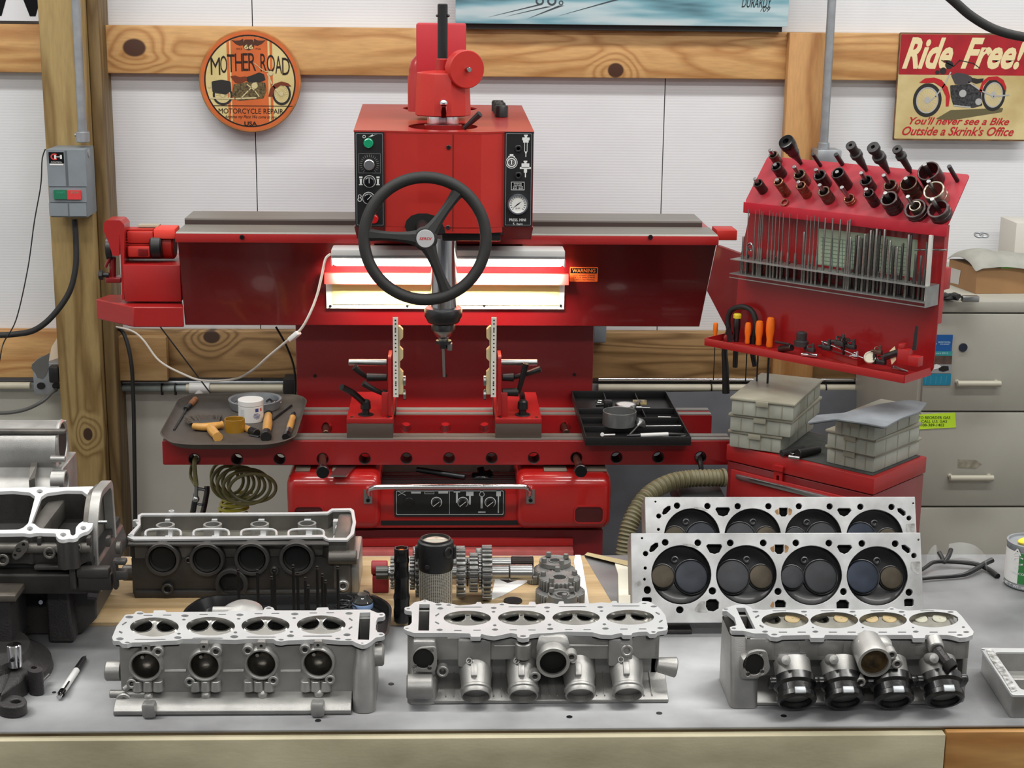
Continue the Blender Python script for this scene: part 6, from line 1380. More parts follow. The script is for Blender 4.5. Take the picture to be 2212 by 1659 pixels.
p=ot(450,330,.016);solo('indicator_body',MB().box(p,(.022,.026,.022),None,.003).cyl(p+Vector((-.03,.01,-.004)),p,.005),BLACK,'black indicator clamp left of the white dial gauge','clamp')
p=ot(340,290,.004);solo('oval_ring',MB().torus(p,(0,0,1),.011,.0014,24,6),STEEL,'thin oval ring in the back left compartment of the organiser tray','ring')
# ================================================================== CYLINDER HEADS ON THE BENCH
POL=mat('polished_chamber',(188,186,180),.22,.9,noise_s=30,noise_a=.15)
BORE_DARK=mat('dark_bore',(18,17,16),.7,0);TANV=mat('tan_valve',(168,148,108),.5,.3,noise_s=30,noise_a=.15);PALEV=mat('pale_valve',(166,164,148),.5,.3,noise_s=30,noise_a=.1)  # near black bores: the shade of deep holes is put into the colour
BOWL=mat('worn_bowl',(92,88,82),.34,.8,noise_s=30,noise_a=.5,bump=.3,bump_s=120)
def epl(pl,Kf,cx,cy,rx,ry=None,n=18,c=0,rot=0):
 ry=ry or rx;out=[]
 for i in range(n):
  t=2*math.pi*i/n;x=rx*math.cos(t);y=ry*math.sin(t);q=math.radians(rot)
  out.append(pl.uv(*Kf(cx+x*math.cos(q)-y*math.sin(q),cy+x*math.sin(q)+y*math.cos(q)),c))
 return out
def slot(pl,Kf,cx,cy,w,h,rot=0):
 q=math.radians(rot);pts=[]
 for x,y in((-w,-h*.5),(-w*.85,-h),(w*.85,-h),(w,-h*.5),(w,h*.5),(w*.85,h),(-w*.85,h),(-w,h*.5)):pts.append(pl.uv(*Kf(cx+x*math.cos(q)-y*math.sin(q),cy+x*math.sin(q)+y*math.cos(q))))
 return pts
def midpt(ring):return(sum(p[0]for p in ring)/len(ring),sum(p[1]for p in ring)/len(ring))
def deck(th,Kf,z,outline,chambers,valves,bolts,slots,tunnel,dm=DECK,cm=POL,closed=()):
 P=HP(z);out=rnd([P.uv(*Kf(*p))for p in outline],.0022,2)
 holes=[epl(P,Kf,*b)for b in bolts]+[slot(P,Kf,*s)for s in slots]
 ch=[epl(P,Kf,*c,n=36)for c in chambers]
 if tunnel:holes.append([P.uv(*Kf(*p))for p in tunnel])
 d=build('deck_face',MB().plate(P,out,holes+ch,-.007,0),dm,th,bevel=.0005)
 mo_=midpt(out);build('hole_shade_plate',MB().plate(P,[(mo_[0]+(a-mo_[0])*.985,mo_[1]+(b-mo_[1])*.95)for a,b in out],ch+([holes[-1]]if tunnel else[]),-.0100,-.0085),DARK,th,smooth=None)  # added black plate, gives the deck holes their depth shade
 th_=math.radians(13)
 for i,c in enumerate(ch):
  m=midpt(c);Q=Pl(P.w(m[0],m[1],-.0135),(1,0,0),(0,math.cos(th_),math.sin(th_)))
  vs=[v for v in valves if abs(v[0]-chambers[i][0])<chambers[i][2]]
  fl_=[((a-m[0])*.965,(b-m[1])*.965/math.cos(th_))for a,b in c]
  vh=[epl(Q,Kf,v[0],v[1],v[2],v[3],n=24)for v in vs]
  f=build('combustion_chamber',MB().plate(Q,fl_,vh,-.002,0,bottom=False).loft([[P.w(a,b,-.0003)for a,b in c],[Q.w(a,b,0)for a,b in fl_]],cap=False),cm,th,smooth=40)
  for k,v in enumerate(vs):
   vc=midpt(vh[k]);r=(abs(vh[k][0][0]-vc[0])+abs(vh[k][6][1]-vc[1]))/2;o_=Q.w(*vc)
   if v in closed:
    build('valve',MB().lathe([(r*.97,-.006),(r*.98,.0002),(r*.9,.0010),(r*.14,.0010),(r*.09,.0017),(1e-4,.0017)],o_,Q.n,28),v[4],f)
   else:
    s=build('valve_seat',MB().lathe([(r*1.04,.0),(r*1.02,.0012),(r*.93,.0006),(r*.86,-.004),(r*.80,-.018),(r*1.04,-.018)],o_,Q.n,28,close=True),STEEL if cm is POL else cm,f)
    build('port_throat',MB().lathe([(r*.81,-.006),(r*.74,-.026),(1e-4,-.028)],o_,Q.n,24,op=True),BORE_DARK if len(v)<5 else v[4],s)
 if tunnel:
  tp=holes[-1];build('tunnel_shade_wall',MB().loft([[P.w(a,b,-.007)for a,b in tp],[P.w(a,b,-.098)for a,b in tp]],cap=False),DARK,th,smooth=None)  # added black walls, the tunnel's depth shade put into their colour
 return P,d
def sideprism(mb,prof,x0,x1):# profile of (y, z) pairs run along x
 return mb.loft([[Vector((x0,y,z))for y,z in prof],[Vector((x1,y,z))for y,z in prof]])
def bosscyl(mb,p,d,r,L,hole=.5,depth=None):
 p=Vector(p);d=Vector(d).normalized();return mb.pipe(p,p+d*L,r,r*hole,depth or L*.9,22)
# ---------- left head (exhaust ports to the camera)
K6=K(220,1290,3.456);zL=1.005
cH=T(530,1440,0.95)
HL=thing('cylinder_head_casting',(-.295,2.23,ZT),'bare aluminium cylinder head nearest the pen, four open round ports on its front','cylinder head')
outl=[(85,325),(75,300),(110,215),(160,150),(175,130),(240,125),(255,105),(300,105),(320,120),(385,118),(385,98),(475,97),(480,110),(900,108),(1000,100),(1205,98),(1215,78),(1245,66),(1280,78),(1290,98),(1600,98),(1605,78),(1690,75),(1695,95),(1900,92),(2000,92),(2060,118),(2100,113),(2118,130),(2100,147),(2060,150),(2048,180),(2045,240),(2060,262),(2100,263),(2114,280),(2095,292),(2045,300),(2010,330),(1975,350),(1945,356),(1900,340),(1870,324),(1790,324),(1740,320),(1640,312),(1380,322),(1340,330),(1300,325),(1280,310),(1100,310),(990,318),(760,310),(600,310),(560,322),(480,325),(330,335),(220,337),(190,350),(150,345),(130,325)]
chL=[(392,222,182,72),(812,216,182,70),(1222,212,180,70),(1638,205,182,70)]
vL=[(305,217,78,46),(485,214,80,46),(727,210,78,46),(897,209,80,46),(1138,205,78,45),(1310,204,80,45),(1550,197,78,45),(1724,196,80,46)]
bL=[(205,147,30,11),(285,120,25,8),(135,310,28,11),(190,338,20,7),(567,301,28,11),(988,294,30,12),(1408,287,27,11),(1830,280,27,11),(1338,316,20,7),(1762,309,20,7),(1840,316,25,6),(620,138,28,10),(1030,131,28,10),(1440,125,28,10),(1845,120,27,10),(2085,130,15,6),(2085,277,16,6),(1944,342,10,4),(1245,82,20,7),(612,167,14,7),(1022,160,14,7),(1435,155,14,7),(575,271,14,8),(997,262,14,8),(1415,257,14,8)]
sL=[(345,135,34,4),(487,133,32,4),(760,128,32,4),(898,127,30,4),(1170,122,30,4),(1295,120,30,4),(1578,117,30,4),(1705,115,30,4),(168,195,20,6,-35),(140,260,14,7,30),(1858,165,16,6,35),(1856,228,16,6,-35),(360,314,118,4),(790,305,115,4),(1190,297,112,4),(1610,290,112,4)]
PL6,_=deck(HL,K6,zL,outl,chL,vL,bL,sL,[(1925,115),(2005,112),(1995,318),(1910,316)])
Yl=PL6.uv(*K6(800,318))[1]+.002;xL0=PL6.uv(*K6(95,300))[0];xL1=PL6.uv(*K6(2045,300))[0];Ybk=PL6.uv(*K6(800,112))[1]-.003
PLf_=FP(Yl)
pts_=[(335,495,118),(773,492,118),(1195,480,118),(1618,475,118)]
zb0=PLf_.uv(*K6(800,720))[1]
pr_=[circ(*PLf_.uv(*K6(x,y)),abs(PLf_.uv(*K6(x+r*.98,y))[0]-PLf_.uv(*K6(x,y))[0]),28)for x,y,r in pts_]
body=build('casting_body',MB().plate(PLf_,[(xL0+.008,ZT+.004),(xL1-.004,ZT+.004),(xL1-.004,zL-.0072),(xL0+.008,zL-.0072)],pr_,-.01,0).bb(xL0+.008,xL1-.004,Ybk-.008,Ybk,ZT+.001,zL-.0072).bb(xL0+.008,xL0+.014,Yl+.01,Ybk-.008,ZT+.001,zL-.0072).bb(xL1-.01,xL1-.004,Yl+.01,Ybk-.008,ZT+.001,zL-.0072),ALU,HL,smooth=30)
for i,(x,y,r)in enumerate(pts_):
 a,b=PLf_.uv(*K6(x,y));ro=PLf_.uv(*K6(x+r,y))[0]-a
 rim=build('port_rim',MB().lathe([(ro*1.12,-.002),(ro*1.06,.010),(ro*1.02,.0125),(ro*.93,.0125),(ro*.88,.010),(ro*.86,-.004)],PLf_.w(a,b),PLf_.n,36,close=True),ALU,HL)
 build('port_bowl',MB().lathe([(ro*.87,.006)]+[(ro*.87*math.cos(t*math.pi/16),.004-ro*.95*math.sin(t*math.pi/16))for t in range(1,8)]+[(1e-4,.004-ro*.96)],PLf_.w(a,b),PLf_.n,28,op=True),BOWL,rim)
 build('guide_boss',MB().cyl(PLf_.w(a-ro*.3,b+ro*.35,-.02),PLf_.w(a-ro*.32,b+ro*.30,-.006),.0035,.003),STEEL,rim)
for x,y,r in((430,385,42),(860,382,44),(1097,376,42),(1522,368,42),(235,623,40),(665,610,40),(1285,600,40),(1708,592,38)):
 a,b=PLf_.uv(*K6(x,y));ro=PLf_.uv(*K6(x+r,y))[0]-a;build('stud_boss',bosscyl(MB(),PLf_.w(a,b,-.001),PLf_.n,ro,.014,.45,.012),ALU,HL)
mb=MB()
for x,y in((338,362),(768,352),(1195,345),(1617,340)):
 a,b=PLf_.uv(*K6(x,y));build('drilled_lug',MB().plate(PLf_,rrect(a-.006,b-.006,a+.006,b+.006,.002),[circ(a,b,.0024,12)],-.001,.010),ALU,HL)
for x0 in(350,780,1175,1600):
 for k in range(3):
  a,b=PLf_.uv(*K6(x0-75+75*k,645));build('stub_boss',MB().cyl(PLf_.w(a,b-.008,.006),PLf_.w(a,b+.008,.006),.0085,.0075,14),ALU,HL)
zr1=PLf_.uv(*K6(800,545))[1]
for p_,q_ in((470,630),(905,1060),(1335,1485)):a,b=PLf_.uv(*K6(p_,550));a2,_=PLf_.uv(*K6(q_,550));build('cast_rib',MB().tube([PLf_.w(a,b,0),PLf_.w(a2,b,0)],.0025,8),ALU,HL)
zsh=PLf_.uv(*K6(800,712))[1];Ysh=T(*K6(800,870),ZT+.004).y
xR_=V(*K6(1870,700),Yl).x
sh_=build('lower_flange',sideprism(MB(),[(Yl+.004,ZT+.001),(Ysh+.002,ZT+.001),(Ysh,ZT+.003),(Ysh,ZT+.008),(Ysh+.004,ZT+.011),(Ysh+.010,ZT+.016),(Yl-.012,zsh-.003),(Yl-.004,zsh),(Yl+.004,zsh+.002)],xL0+.002,xR_),ALU,HL,bevel=.001)
for x,y,w_ in((355,868,.020),(1612,842,.020)):
 p=V(*K6(x,y),Ysh-.002);build('dowel_lug',MB().box((p.x,Ysh-.001,ZT+.0125),(w_,.020,.023),None,.005),ALU,HL)
for x,y in((778,730),(1200,723),(1620,715),(350,740)):
 p=V(*K6(x,y),Yl-.008);build('round_bump',MB().ball(p,.0075),ALU,HL)
for(x,y,Y_,r,L_,d)in((80,550,Yl+.018,.0148,.022,(-1,0,0)),(165,770,Yl-.010,.0115,.016,(0,-1,.1)),(1990,468,Yl+.002,.016,.012,(0,-1,.1))):
 p=V(*K6(x,y),Y_);build('side_boss',bosscyl(MB(),p-Vector(d)*.012,d,r,L_,.4,.01),ALU,HL)
p0=V(*K6(165,690),Yl-.004);p1=V(*K6(235,640),Yl);build('casting_web',MB().cyl(p0,p1,.005).cyl(V(*K6(60,722),Yl-.002),V(*K6(380,722),Yl-.003),.006),ALU,HL)
a=V(*K6(1875,600),Yl);b=V(*K6(2045,600),Yl);p_=Ysh+.004
build('chain_tower',MB().loft([[Vector((x,y,z))for x,y in rrect(a.x+o,p_+o*.5+q,b.x-o*.3,Ybk-.002,.014,4)]for z,o,q in((ZT+.001,0,0),(ZT+.06,.001,.004),(ZT+.078,.004,.012),(zL-.0072,.003,.018))],cap=False),ALU,HL,smooth=50)
build('side_boss',bosscyl(MB(),(b.x-.004,Yl+.012,V(*K6(2000,455),Yl).z),(1,0,0),.0165,.016,.4),ALU,HL)
p=V(*K6(1040,88),Ybk+.01);build('water_outlet',MB().lathe([(.030,0),(.033,.006),(.031,.012),(.020,.020),(1e-4,.022)],(p.x,Ybk+.026,zL-.018),(0,-.2,1),28).cyl((p.x-.045,Ybk+.02,zL-.006),(p.x,Ybk+.02,zL-.006),.008).bb(p.x-.03,p.x+.03,Ybk-.002,Ybk+.03,ZT+.03,zL-.012,.004),ALU,HL)
# ---------- centre head (four intake stubs to the camera)
KM=K(860,1270,3.568);zM=1.01
HM=thing('cylinder_head_casting',(.13,2.25,ZT),'bare aluminium cylinder head at the front centre with four open intake tubes','cylinder head')
outm=[(40,310),(50,295),(90,285),(105,265),(105,180),(60,172),(46,160),(55,148),(85,144),(125,110),(180,98),(205,88),(240,100),(300,118),(330,110),(430,125),(470,135),(560,128),(600,122),(605,108),(640,108),(645,125),(680,118),(750,120),(810,112),(860,125),(1005,130),(1010,106),(1055,106),(1062,128),(1120,118),(1180,115),(1230,125),(1240,103),(1275,101),(1280,122),(1400,118),(1500,118),(1560,110),(1640,115),(1650,99),(1685,99),(1690,115),(1780,118),(1850,115),(1875,100),(1930,103),(1980,130),(2020,160),(2060,210),(2080,300),(2070,325),(2000,335),(1985,352),(1940,355),(1920,335),(1850,338),(1805,345),(1800,362),(1735,362),(1720,345),(1640,362),(1560,358),(1500,340),(1300,335),(1180,345),(1080,350),(1012,358),(1010,380),(960,388),(920,378),(915,355),(870,345),(800,360),(740,372),(690,365),(640,352),(635,375),(560,375),(555,350),(430,345),(350,345),(200,345),(120,345),(60,325)]
chM=[(533,232,182,58),(952,230,182,58),(1372,228,182,58),(1788,225,184,58)]
vM=[(455,222,66,40),(622,221,66,40),(870,221,66,40),(1030,219,66,40),(1283,217,66,40),(1440,216,66,40),(1692,214,66,40),(1857,212,66,40)]
bM=[(312,127,24,8),(390,131,20,6),(325,157,24,9),(737,153,22,8),(735,183,14,7),(800,127,17,6),(1148,150,24,8),(1152,180,14,7),(1558,147,24,8),(1567,177,14,7),(1897,118,18,6),(1970,142,24,8),(320,322,25,9),(747,320,25,9),(745,287,14,8),(1172,315,25,9),(1167,282,14,8),(1598,312,25,9),(1590,279,14,8),(2022,308,25,8),(1968,338,18,7),(962,370,24,8),(205,99,11,4),(78,159,14,5),(68,310,14,5)]
sM=[(540,147,110,4),(955,145,108,4),(1345,142,108,4),(1755,138,108,4),(460,327,30,4),(608,325,30,4),(888,322,30,4),(1032,323,30,4),(1315,320,30,4),(1458,320,30,4),(1740,316,30,4),(1885,315,30,4),(302,206,18,6,-35),(300,268,18,6,30),(2000,195,18,6,30),(2025,255,16,6,-35)]
PM6,_=deck(HM,KM,zM,outm,chM,vM,bM,sM,[(163,124),(243,124),(238,328),(155,328)])
Ym=PM6.uv(*KM(1200,345))[1]+.004;xM0=PM6.uv(*KM(60,310))[0];xM1=PM6.uv(*KM(2060,310))[0];Ymb=PM6.uv(*KM(1200,125))[1]-.004
PMf=FP(Ym);zstep=PMf.uv(*KM(700,548))[1]
build('upper_casting',MB().bb(xM0+.012,xM1-.010,Ym,Ym+.006,zstep,zM-.0072,.001).bb(xM0+.012,xM0+.018,Ym,Ymb,zstep,zM-.0072).bb(xM1-.016,xM1-.010,Ym,Ymb,zstep,zM-.0072).bb(xM0+.012,xM1-.010,Ymb-.006,Ymb,ZT+.001,zM-.0072),ALU,HM)
Yw2=Ym+.035
build('lower_casting',MB().bb(xM0+.014,xM1-.008,Yw2,Yw2+.006,ZT+.001,zstep+.004).bb(xM0+.014,xM1-.010,Ym+.001,Yw2+.004,zstep-.001,zstep+.004).bb(xM0+.014,xM0+.02,Yw2,Ymb,ZT+.001,zstep).bb(xM1-.016,xM1-.009,Yw2,Ymb,ZT+.001,zstep),ALU,HM)
Yfm=T(*KM(1200,880),ZT+.003).y
fl_=build('base_flange',sideprism(MB(),[(Yw2+.002,ZT+.001),(Yfm,ZT+.001),(Yfm,ZT+.006),(Yfm+.006,ZT+.010),(Yw2+.002,ZT+.030)],V(*KM(270,850),Yfm).x,V(*KM(2085,850),Yfm).x),ALU,HM,bevel=.001)
for i in range(30):
 x=V(*KM(370,0),Yfm).x+i*.0062*1.9
 if x<V(*KM(2050,0),Yfm).x:build('base_rib',MB().hull([Vector((x+a,Yfm+.0045,ZT+.010))for a in(-.0007,.0007)]+[Vector((x+a,Yw2+.001,ZT+.030))for a in(.0007,-.0007)],[Vector((x+a,Yfm+.0045,ZT+.012))for a in(-.0007,.0007)]+[Vector((x+a,Yw2+.001,ZT+.032))for a in(.0007,-.0007)]),ALU,fl_)
def intake(th,Kf,cx,cy,rp,Y,body,rimm,boot=None,L=.072,el=-38):
 e=math.radians(el);d=Vector((0,-math.cos(e),math.sin(e)));c=V(*Kf(cx,cy),Y);r=(V(*Kf(cx+rp,cy),Y)-c).length;fz=1.24 if boot else 1.04
 while c.z-r*fz*math.cos(e)<ZT+.0015:Y-=.002;c=V(*Kf(cx,cy),Y);r=(V(*Kf(cx+rp,cy),Y)-c).length
 m=body
 t=build('intake_tube',MB().lathe([(r*1.12,-L),(r*1.1,-L*.55),(r*1.0,-L*.35),(r*.97,-.012),(r*.97,-.010)],c,d,36),m,th,smooth=60)
 build('tube_rim',MB().lathe([(r*.97,-.0135),(r*1.03,-.012),(r*1.03,-.009),(r*.96,-.007),(r*.97,-.001),(r*.95,0),(r*.88,0),(r*.86,-.004),(r*.86,-.012)],c,d,40,close=True),rimm,t)
 build('tube_bore',MB().lathe([(r*.865,-.003),(r*.82,-.016),(1e-4,-.018)],c,d,28,op=True),boot or mat_bore,t)
 return t,c,d,r
mat_bore=mat('grey_bore',(130,128,124),.5,.5)
for(cx,cy)in((600,838),(966,836),(1403,832),(1773,826)):
 t,c,d,r=intake(HM,KM,cx,cy,118,Yfm-.014,ALU,ALU)
 up_=Vector((0,d.z,-d.y));up_=up_ if up_.z>0 else-up_
 q=c-d*.030+up_*r*1.0;build('locating_lug',MB().box(q+Vector((-.003,0,0)),(.009,.020,.012),(Vector((1,0,0)),d,up_),.001),ALU,t)
 q=c-d*.046+up_*r*.98+Vector((-.010,0,0));build('vacuum_port',bosscyl(MB(),q,(up_+d*.4),.0048,.006,.6),ALU,t)
c=V(*KM(1195,580),Ym-.030);r=(V(*KM(1325,580),Ym-.03)-c).length;d=Vector((0,-1,-.12)).normalized()
wo=build('water_outlet',MB().lathe([(r*.95,-.034),(r*.98,-.012),(r,-.002),(r*.98,0),(r*.80,0),(r*.79,-.002),(r*.78,-.016),(1e-4,-.0165)],c,d,40),ALU,HM,smooth=50)
build('outlet_bore',MB().lathe([(r*.785,-.004),(r*.76,-.015),(1e-4,-.016)],c,d,32,op=True),BORE_DARK,wo)
build('outlet_hood',MB().loft([[V(*KM(1195+dx*s_,y),Ym-.026*q)-Vector((0,0,0))for dx in(-1,-.5,.5,1)]+[V(*KM(1195+dx*s_,y),Ym+.002)for dx in(1,-1)]for y,s_,q in((352,80,.1),(380,110,.35),(450,128,.5),(560,128,.5))]),ALU,wo,smooth=60)
for x,y in((1332,500),(1052,650)):
 p=V(*KM(x,y),Ym-.014);build('outlet_ear',bosscyl(MB(),p,d,.0085,.014,.45,.012),ALU,wo)
build('oil_pillar',MB().cyl(V(*KM(966,378),Ym-.010)-Vector((0,0,.008)),V(*KM(966,535),Ym-.008),.0118,seg=20),ALU,HM)
Pfl=FP(Ym-.018)
fg=build('side_flange',MB().plate(Pfl,rnd([Pfl.uv(*KM(*p))for p in((100,575),(130,490),(170,462),(290,455),(298,500),(300,600),(280,650),(130,645),(95,615))],.005),[circ(*Pfl.uv(*KM(195,545)),.0155,28)]+[circ(*Pfl.uv(*KM(x,y)),.0032,14)for x,y in((258,484),(128,608),(242,620))],-.005,0),ALU,HM,bevel=.001)
build('flange_bore',MB().lathe([(.0155,-.001),(.0150,-.005),(1e-4,-.0052)],Pfl.w(*Pfl.uv(*KM(195,545))),Pfl.n,28,op=True),BORE_DARK,fg)
build('flange_body',MB().bb(V(*KM(110,0),Ym).x,V(*KM(295,0),Ym).x,Ym-.0115,Ym+.03,V(*KM(200,660),Ym).z,zM-.009,.006),ALU,HM)
build('chain_tower',MB().loft([[Vector((x,y,z))for x,y in rrect(xM0+.002,Yfm-.002+o,V(*KM(330,0),Ym).x-.004,Ymb,.012,4)]for z,o in((ZT+.001,0),(ZT+.03,.004),(ZT+.045,.026),(zM-.0072,.03))],cap=False),ALU,HM,smooth=50)
for(x,y,Y_,rr_,L_,dd)in((343,618,Ym-.014,.0088,.014,(0,-1,0)),(1757,465,Ym-.010,.0092,.014,(0,-1,.1))):p=V(*KM(x,y),Y_+.012);build('threaded_boss',bosscyl(MB(),p,dd,rr_,L_,.55),ALU,HM)
build('sensor_column',MB().bb(V(*KM(1705,0),Ym).x,V(*KM(1800,0),Ym).x,Ym-.008,Ym+.002,V(*KM(1750,600),Ym).z,V(*KM(1750,400),Ym).z,.004),ALU,HM)
a=V(*KM(65,760),Ym-.02);b=V(*KM(270,760),Ym-.02);build('side_boss',MB().cyl((a.x,a.y,a.z),(b.x,a.y,a.z),.0185,seg=26),ALU,HM)
a=V(*KM(1990,590),Ym+.006);b=V(*KM(2142,612),Ym+.006);build('side_boss',MB().cyl(a,(b.x,a.y,b.z),.011,.0155,seg=24),ALU,HM)
for x0_,x1_,y0_,y1_ in((380,720,385,400),(740,905,445,455),(1320,1640,445,455)):a=V(*KM(x0_,y0_),Ym);b=V(*KM(x1_,y0_),Ym);build('cast_rib',MB().tube([a,(b.x,b.y,a.z)],.002,8),ALU,HM)
for cx in(590,1760):a=V(*KM(cx-130,0),Ym).x;b=V(*KM(cx+130 if cx<1000 else cx+60,0),Ym).x;build('port_cover',MB().bb(a,b,Ym-.007,Ym+.02,PMf.uv(*KM(600,600))[1],zM-.009,.004),ALU,HM)
# ---------- right head (black boots)
KRh=K(1360,1060,2.596);zR=1.01
HR=thing('cylinder_head_casting',(.60,2.25,ZT),'cylinder head at the right with four black rubber boots and tan valves','cylinder head')
outr=[(520,665),(560,650),(600,638),(640,638),(675,650),(690,665),(760,668),(850,660),(880,668),(950,665),(1200,660),(1250,668),(1370,664),(1440,664),(1465,650),(1500,662),(1560,672),(1700,665),(1760,668),(1830,672),(1860,700),(1930,790),(1925,808),(1890,822),(1850,825),(1820,815),(1780,808),(1660,808),(1655,826),(1590,826),(1585,808),(1470,808),(1300,810),(1095,808),(1090,825),(1015,825),(1010,808),(855,812),(830,822),(790,818),(770,800),(700,800),(640,785),(572,784),(560,765),(600,755),(588,710),(545,674),(520,676)]
chR=[(872,726,132,46),(1148,726,134,46),(1421,725,134,45),(1705,722,138,44)]
vR=[(805,720,44,24),(913,717,48,24,TANV),(1080,718,40,23),(1186,717,43,23,TANV),(1355,717,43,23,TANV),(1458,717,43,23,TANV),(1632,717,43,23,PALEV),(1738,717,43,23,PALEV)]
bR=[(540,664,13,4),(585,771,13,5),(706,678,17,5),(978,678,17,5),(988,697,7,4),(1250,678,17,5),(1265,698,7,4),(1525,679,17,5),(1540,697,7,4),(1800,680,17,5),(1470,663,13,4),(760,790,17,6),(812,806,17,5),(1042,790,17,6),(1028,767,7,4),(1323,790,17,6),(1308,767,7,4),(1605,790,17,6),(1590,767,7,4),(1888,792,17,6),(1872,765,9,5),(1852,809,17,5)]
sR=[(860,793,24,3),(965,793,24,3),(1140,793,24,3),(1245,793,24,3),(1420,793,24,3),(1528,793,24,3),(1705,793,24,3),(1810,793,24,3),(715,705,13,5,-30),(740,760,13,5,30),(840,673,40,2.5),(1110,673,40,2.5),(1390,673,40,2.5),(1670,673,40,2.5),(1830,708,13,5,30)]
PR6,_=deck(HR,KRh,zR,outr,chR,vR,bR,sR,[(597,656),(648,656),(706,774),(652,774)],DECK,mat('stained_chamber',(128,126,118),.3,.8,noise_s=40,noise_a=.2),closed=[v for v in vR if len(v)>4])
Yr_=PR6.uv(*KRh(1200,810))[1]+.004;xR0=PR6.uv(*KRh(570,782))[0];xR1=PR6.uv(*KRh(1925,800))[0];Yrb=PR6.uv(*KRh(1200,664))[1]-.004
PRf=FP(Yr_);zs2=PRf.uv(*KRh(1200,945))[1]
build('upper_casting',MB().bb(xR0+.02,xR1-.004,Yr_,Yr_+.006,zs2,zR-.0072,.001).bb(xR1-.012,xR1-.004,Yr_,Yrb,ZT+.001,zR-.0072,.002).bb(xR0+.002,xR1-.004,Yrb-.006,Yrb,ZT+.001,zR-.0072).bb(xR0+.02,xR0+.026,Yr_,Yrb,zs2,zR-.0072),ALU,HR)
Yw3=Yr_+.035
build('lower_casting',MB().bb(xR0+.014,xR1-.008,Yw3,Yw3+.006,ZT+.001,zs2+.004).bb(xR0+.014,xR1-.006,Yr_+.001,Yw3+.004,zs2-.001,zs2+.004),ALU,HR)
Yfr=T(*KRh(1200,1195),ZT+.003).y
build('base_flange',sideprism(MB(),[(Yw3+.002,ZT+.001),(Yfr,ZT+.001),(Yfr,ZT+.006),(Yfr+.006,ZT+.010),(Yw3+.002,ZT+.030)],V(*KRh(770,0),Yfr).x,V(*KRh(1922,0),Yfr).x),ALU,HR,bevel=.001)
build('chain_tower',MB().loft([[Vector((x,y,z))for x,y in rrect(xR0-.002,Yfr-.010+o,V(*KRh(770,0),Yr_).x,Yrb,.010,4)]for z,o in((ZT+.001,.0),(ZT+.03,.004),(ZT+.07,.016),(zR-.0072,.028))],cap=False),ALU,HR,smooth=50)
BOOT=mat('black_boot',(18,18,19),.28,bump=.1,bump_s=200,coat=.2)
for(cx,cy)in((940,1188),(1208,1186),(1487,1184),(1768,1178)):
 t,c,d,r=intake(HR,KRh,cx,cy,92,Yfr-.020,ALU,BOOT,BORE_DARK,L=.064,el=-40)
 b_=build('rubber_boot',MB().lathe([(r*1.1,-.040),(r*1.28,-.038),(r*1.30,-.026),(r*1.12,-.022),(r*1.10,-.012),(r*1.2,-.010),(r*1.2,-.003),(r*1.05,0),(r*.9,0),(r*.88,-.03)],c,d,40,close=True),BOOT,t)
 up_=Vector((0,d.z,-d.y));up_=up_ if up_.z>0 else-up_
 build('boot_clip',MB().box(c-d*.006+up_*r*1.2,(.016,.010,.004),(Vector((1,0,0)),d,up_),.001),GALV,t)
 build('boot_ear',MB().box(c-d*.032-Vector((r*1.15,0,0)),(.022,.012,.024),(Vector((1,0,0)),d,up_),.004),BOOT,t);build('boot_ear',MB().box(c-d*.032+Vector((r*1.15,0,0)),(.022,.012,.024),(Vector((1,0,0)),d,up_),.004),BOOT,t)
 if cx!=1487:build('injector_boss',MB().lathe([(r*.34,0),(r*.34,.02),(r*.28,.026),(1e-4,.028)],c-d*.058+up_*r*.85-Vector((r*.75,0,0)),(up_+d*.5),18),ALU,t)
c=V(*KRh(1375,965),Yr_-.047);r=(V(*KRh(1468,965),Yr_-.047)-c).length;d=Vector((0,-1,-.15)).normalized()
wo=build('water_outlet',MB().lathe([(r*.98,-.050),(r*1.0,-.012),(r*1.02,-.002),(r,0),(r*.84,0),(r*.82,-.002),(r*.8,-.018),(1e-4,-.0185)],c,d,40),ALU,HR,smooth=50)
build('outlet_bore',MB().lathe([(r*.815,-.004),(r*.78,-.017),(1e-4,-.018)],c,d,32,op=True),mat('rusty_bore',(104,84,52),.6,.2,noise_s=60,noise_a=.6,c2=(40,32,24)),wo)
build('outlet_hood',MB().loft([[V(*KRh(1375+dx*s_,y),Yr_-.048*q)for dx in(-1,-.5,.5,1)]+[V(*KRh(1375+dx*s_,y),Yr_+.002)for dx in(1,-1)]for y,s_,q in((812,62,.1),(840,92,.35),(890,104,.5),(960,100,.5))]),ALU,wo,smooth=60)
for x,y in((1457,895),(1283,1048),(1488,945)):p=V(*KRh(x,y),Yr_-.034);build('outlet_ear',bosscyl(MB(),p,d,.0078,.014,.5,.012),ALU,wo)
Pfl=FP(Yfr-.016)
fg=build('side_flange',MB().plate(Pfl,rnd([Pfl.uv(*KRh(*p))for p in((640,1020),(665,910),(715,895),(770,900),(790,1000),(770,1030),(700,1055),(645,1050))],.005),[circ(*Pfl.uv(*KRh(700,975)),.0145,24,.0165)]+[circ(*Pfl.uv(*KRh(x,y)),.003,12)for x,y in((735,915),(665,1030),(745,1017))],-.006,0),ALU,HR,bevel=.001)
build('flange_bore',MB().lathe([(.0165,-.001),(.0150,-.005),(1e-4,-.0052)],Pfl.w(*Pfl.uv(*KRh(700,975))),Pfl.n,28,op=True),BORE_DARK,fg)
build('flange_body',MB().bb(V(*KRh(660,0),Yr_).x,V(*KRh(775,0),Yr_).x,Yfr-.0095,Yr_+.02,V(*KRh(700,1050),Yfr).z,zR-.03,.006),ALU,HR)
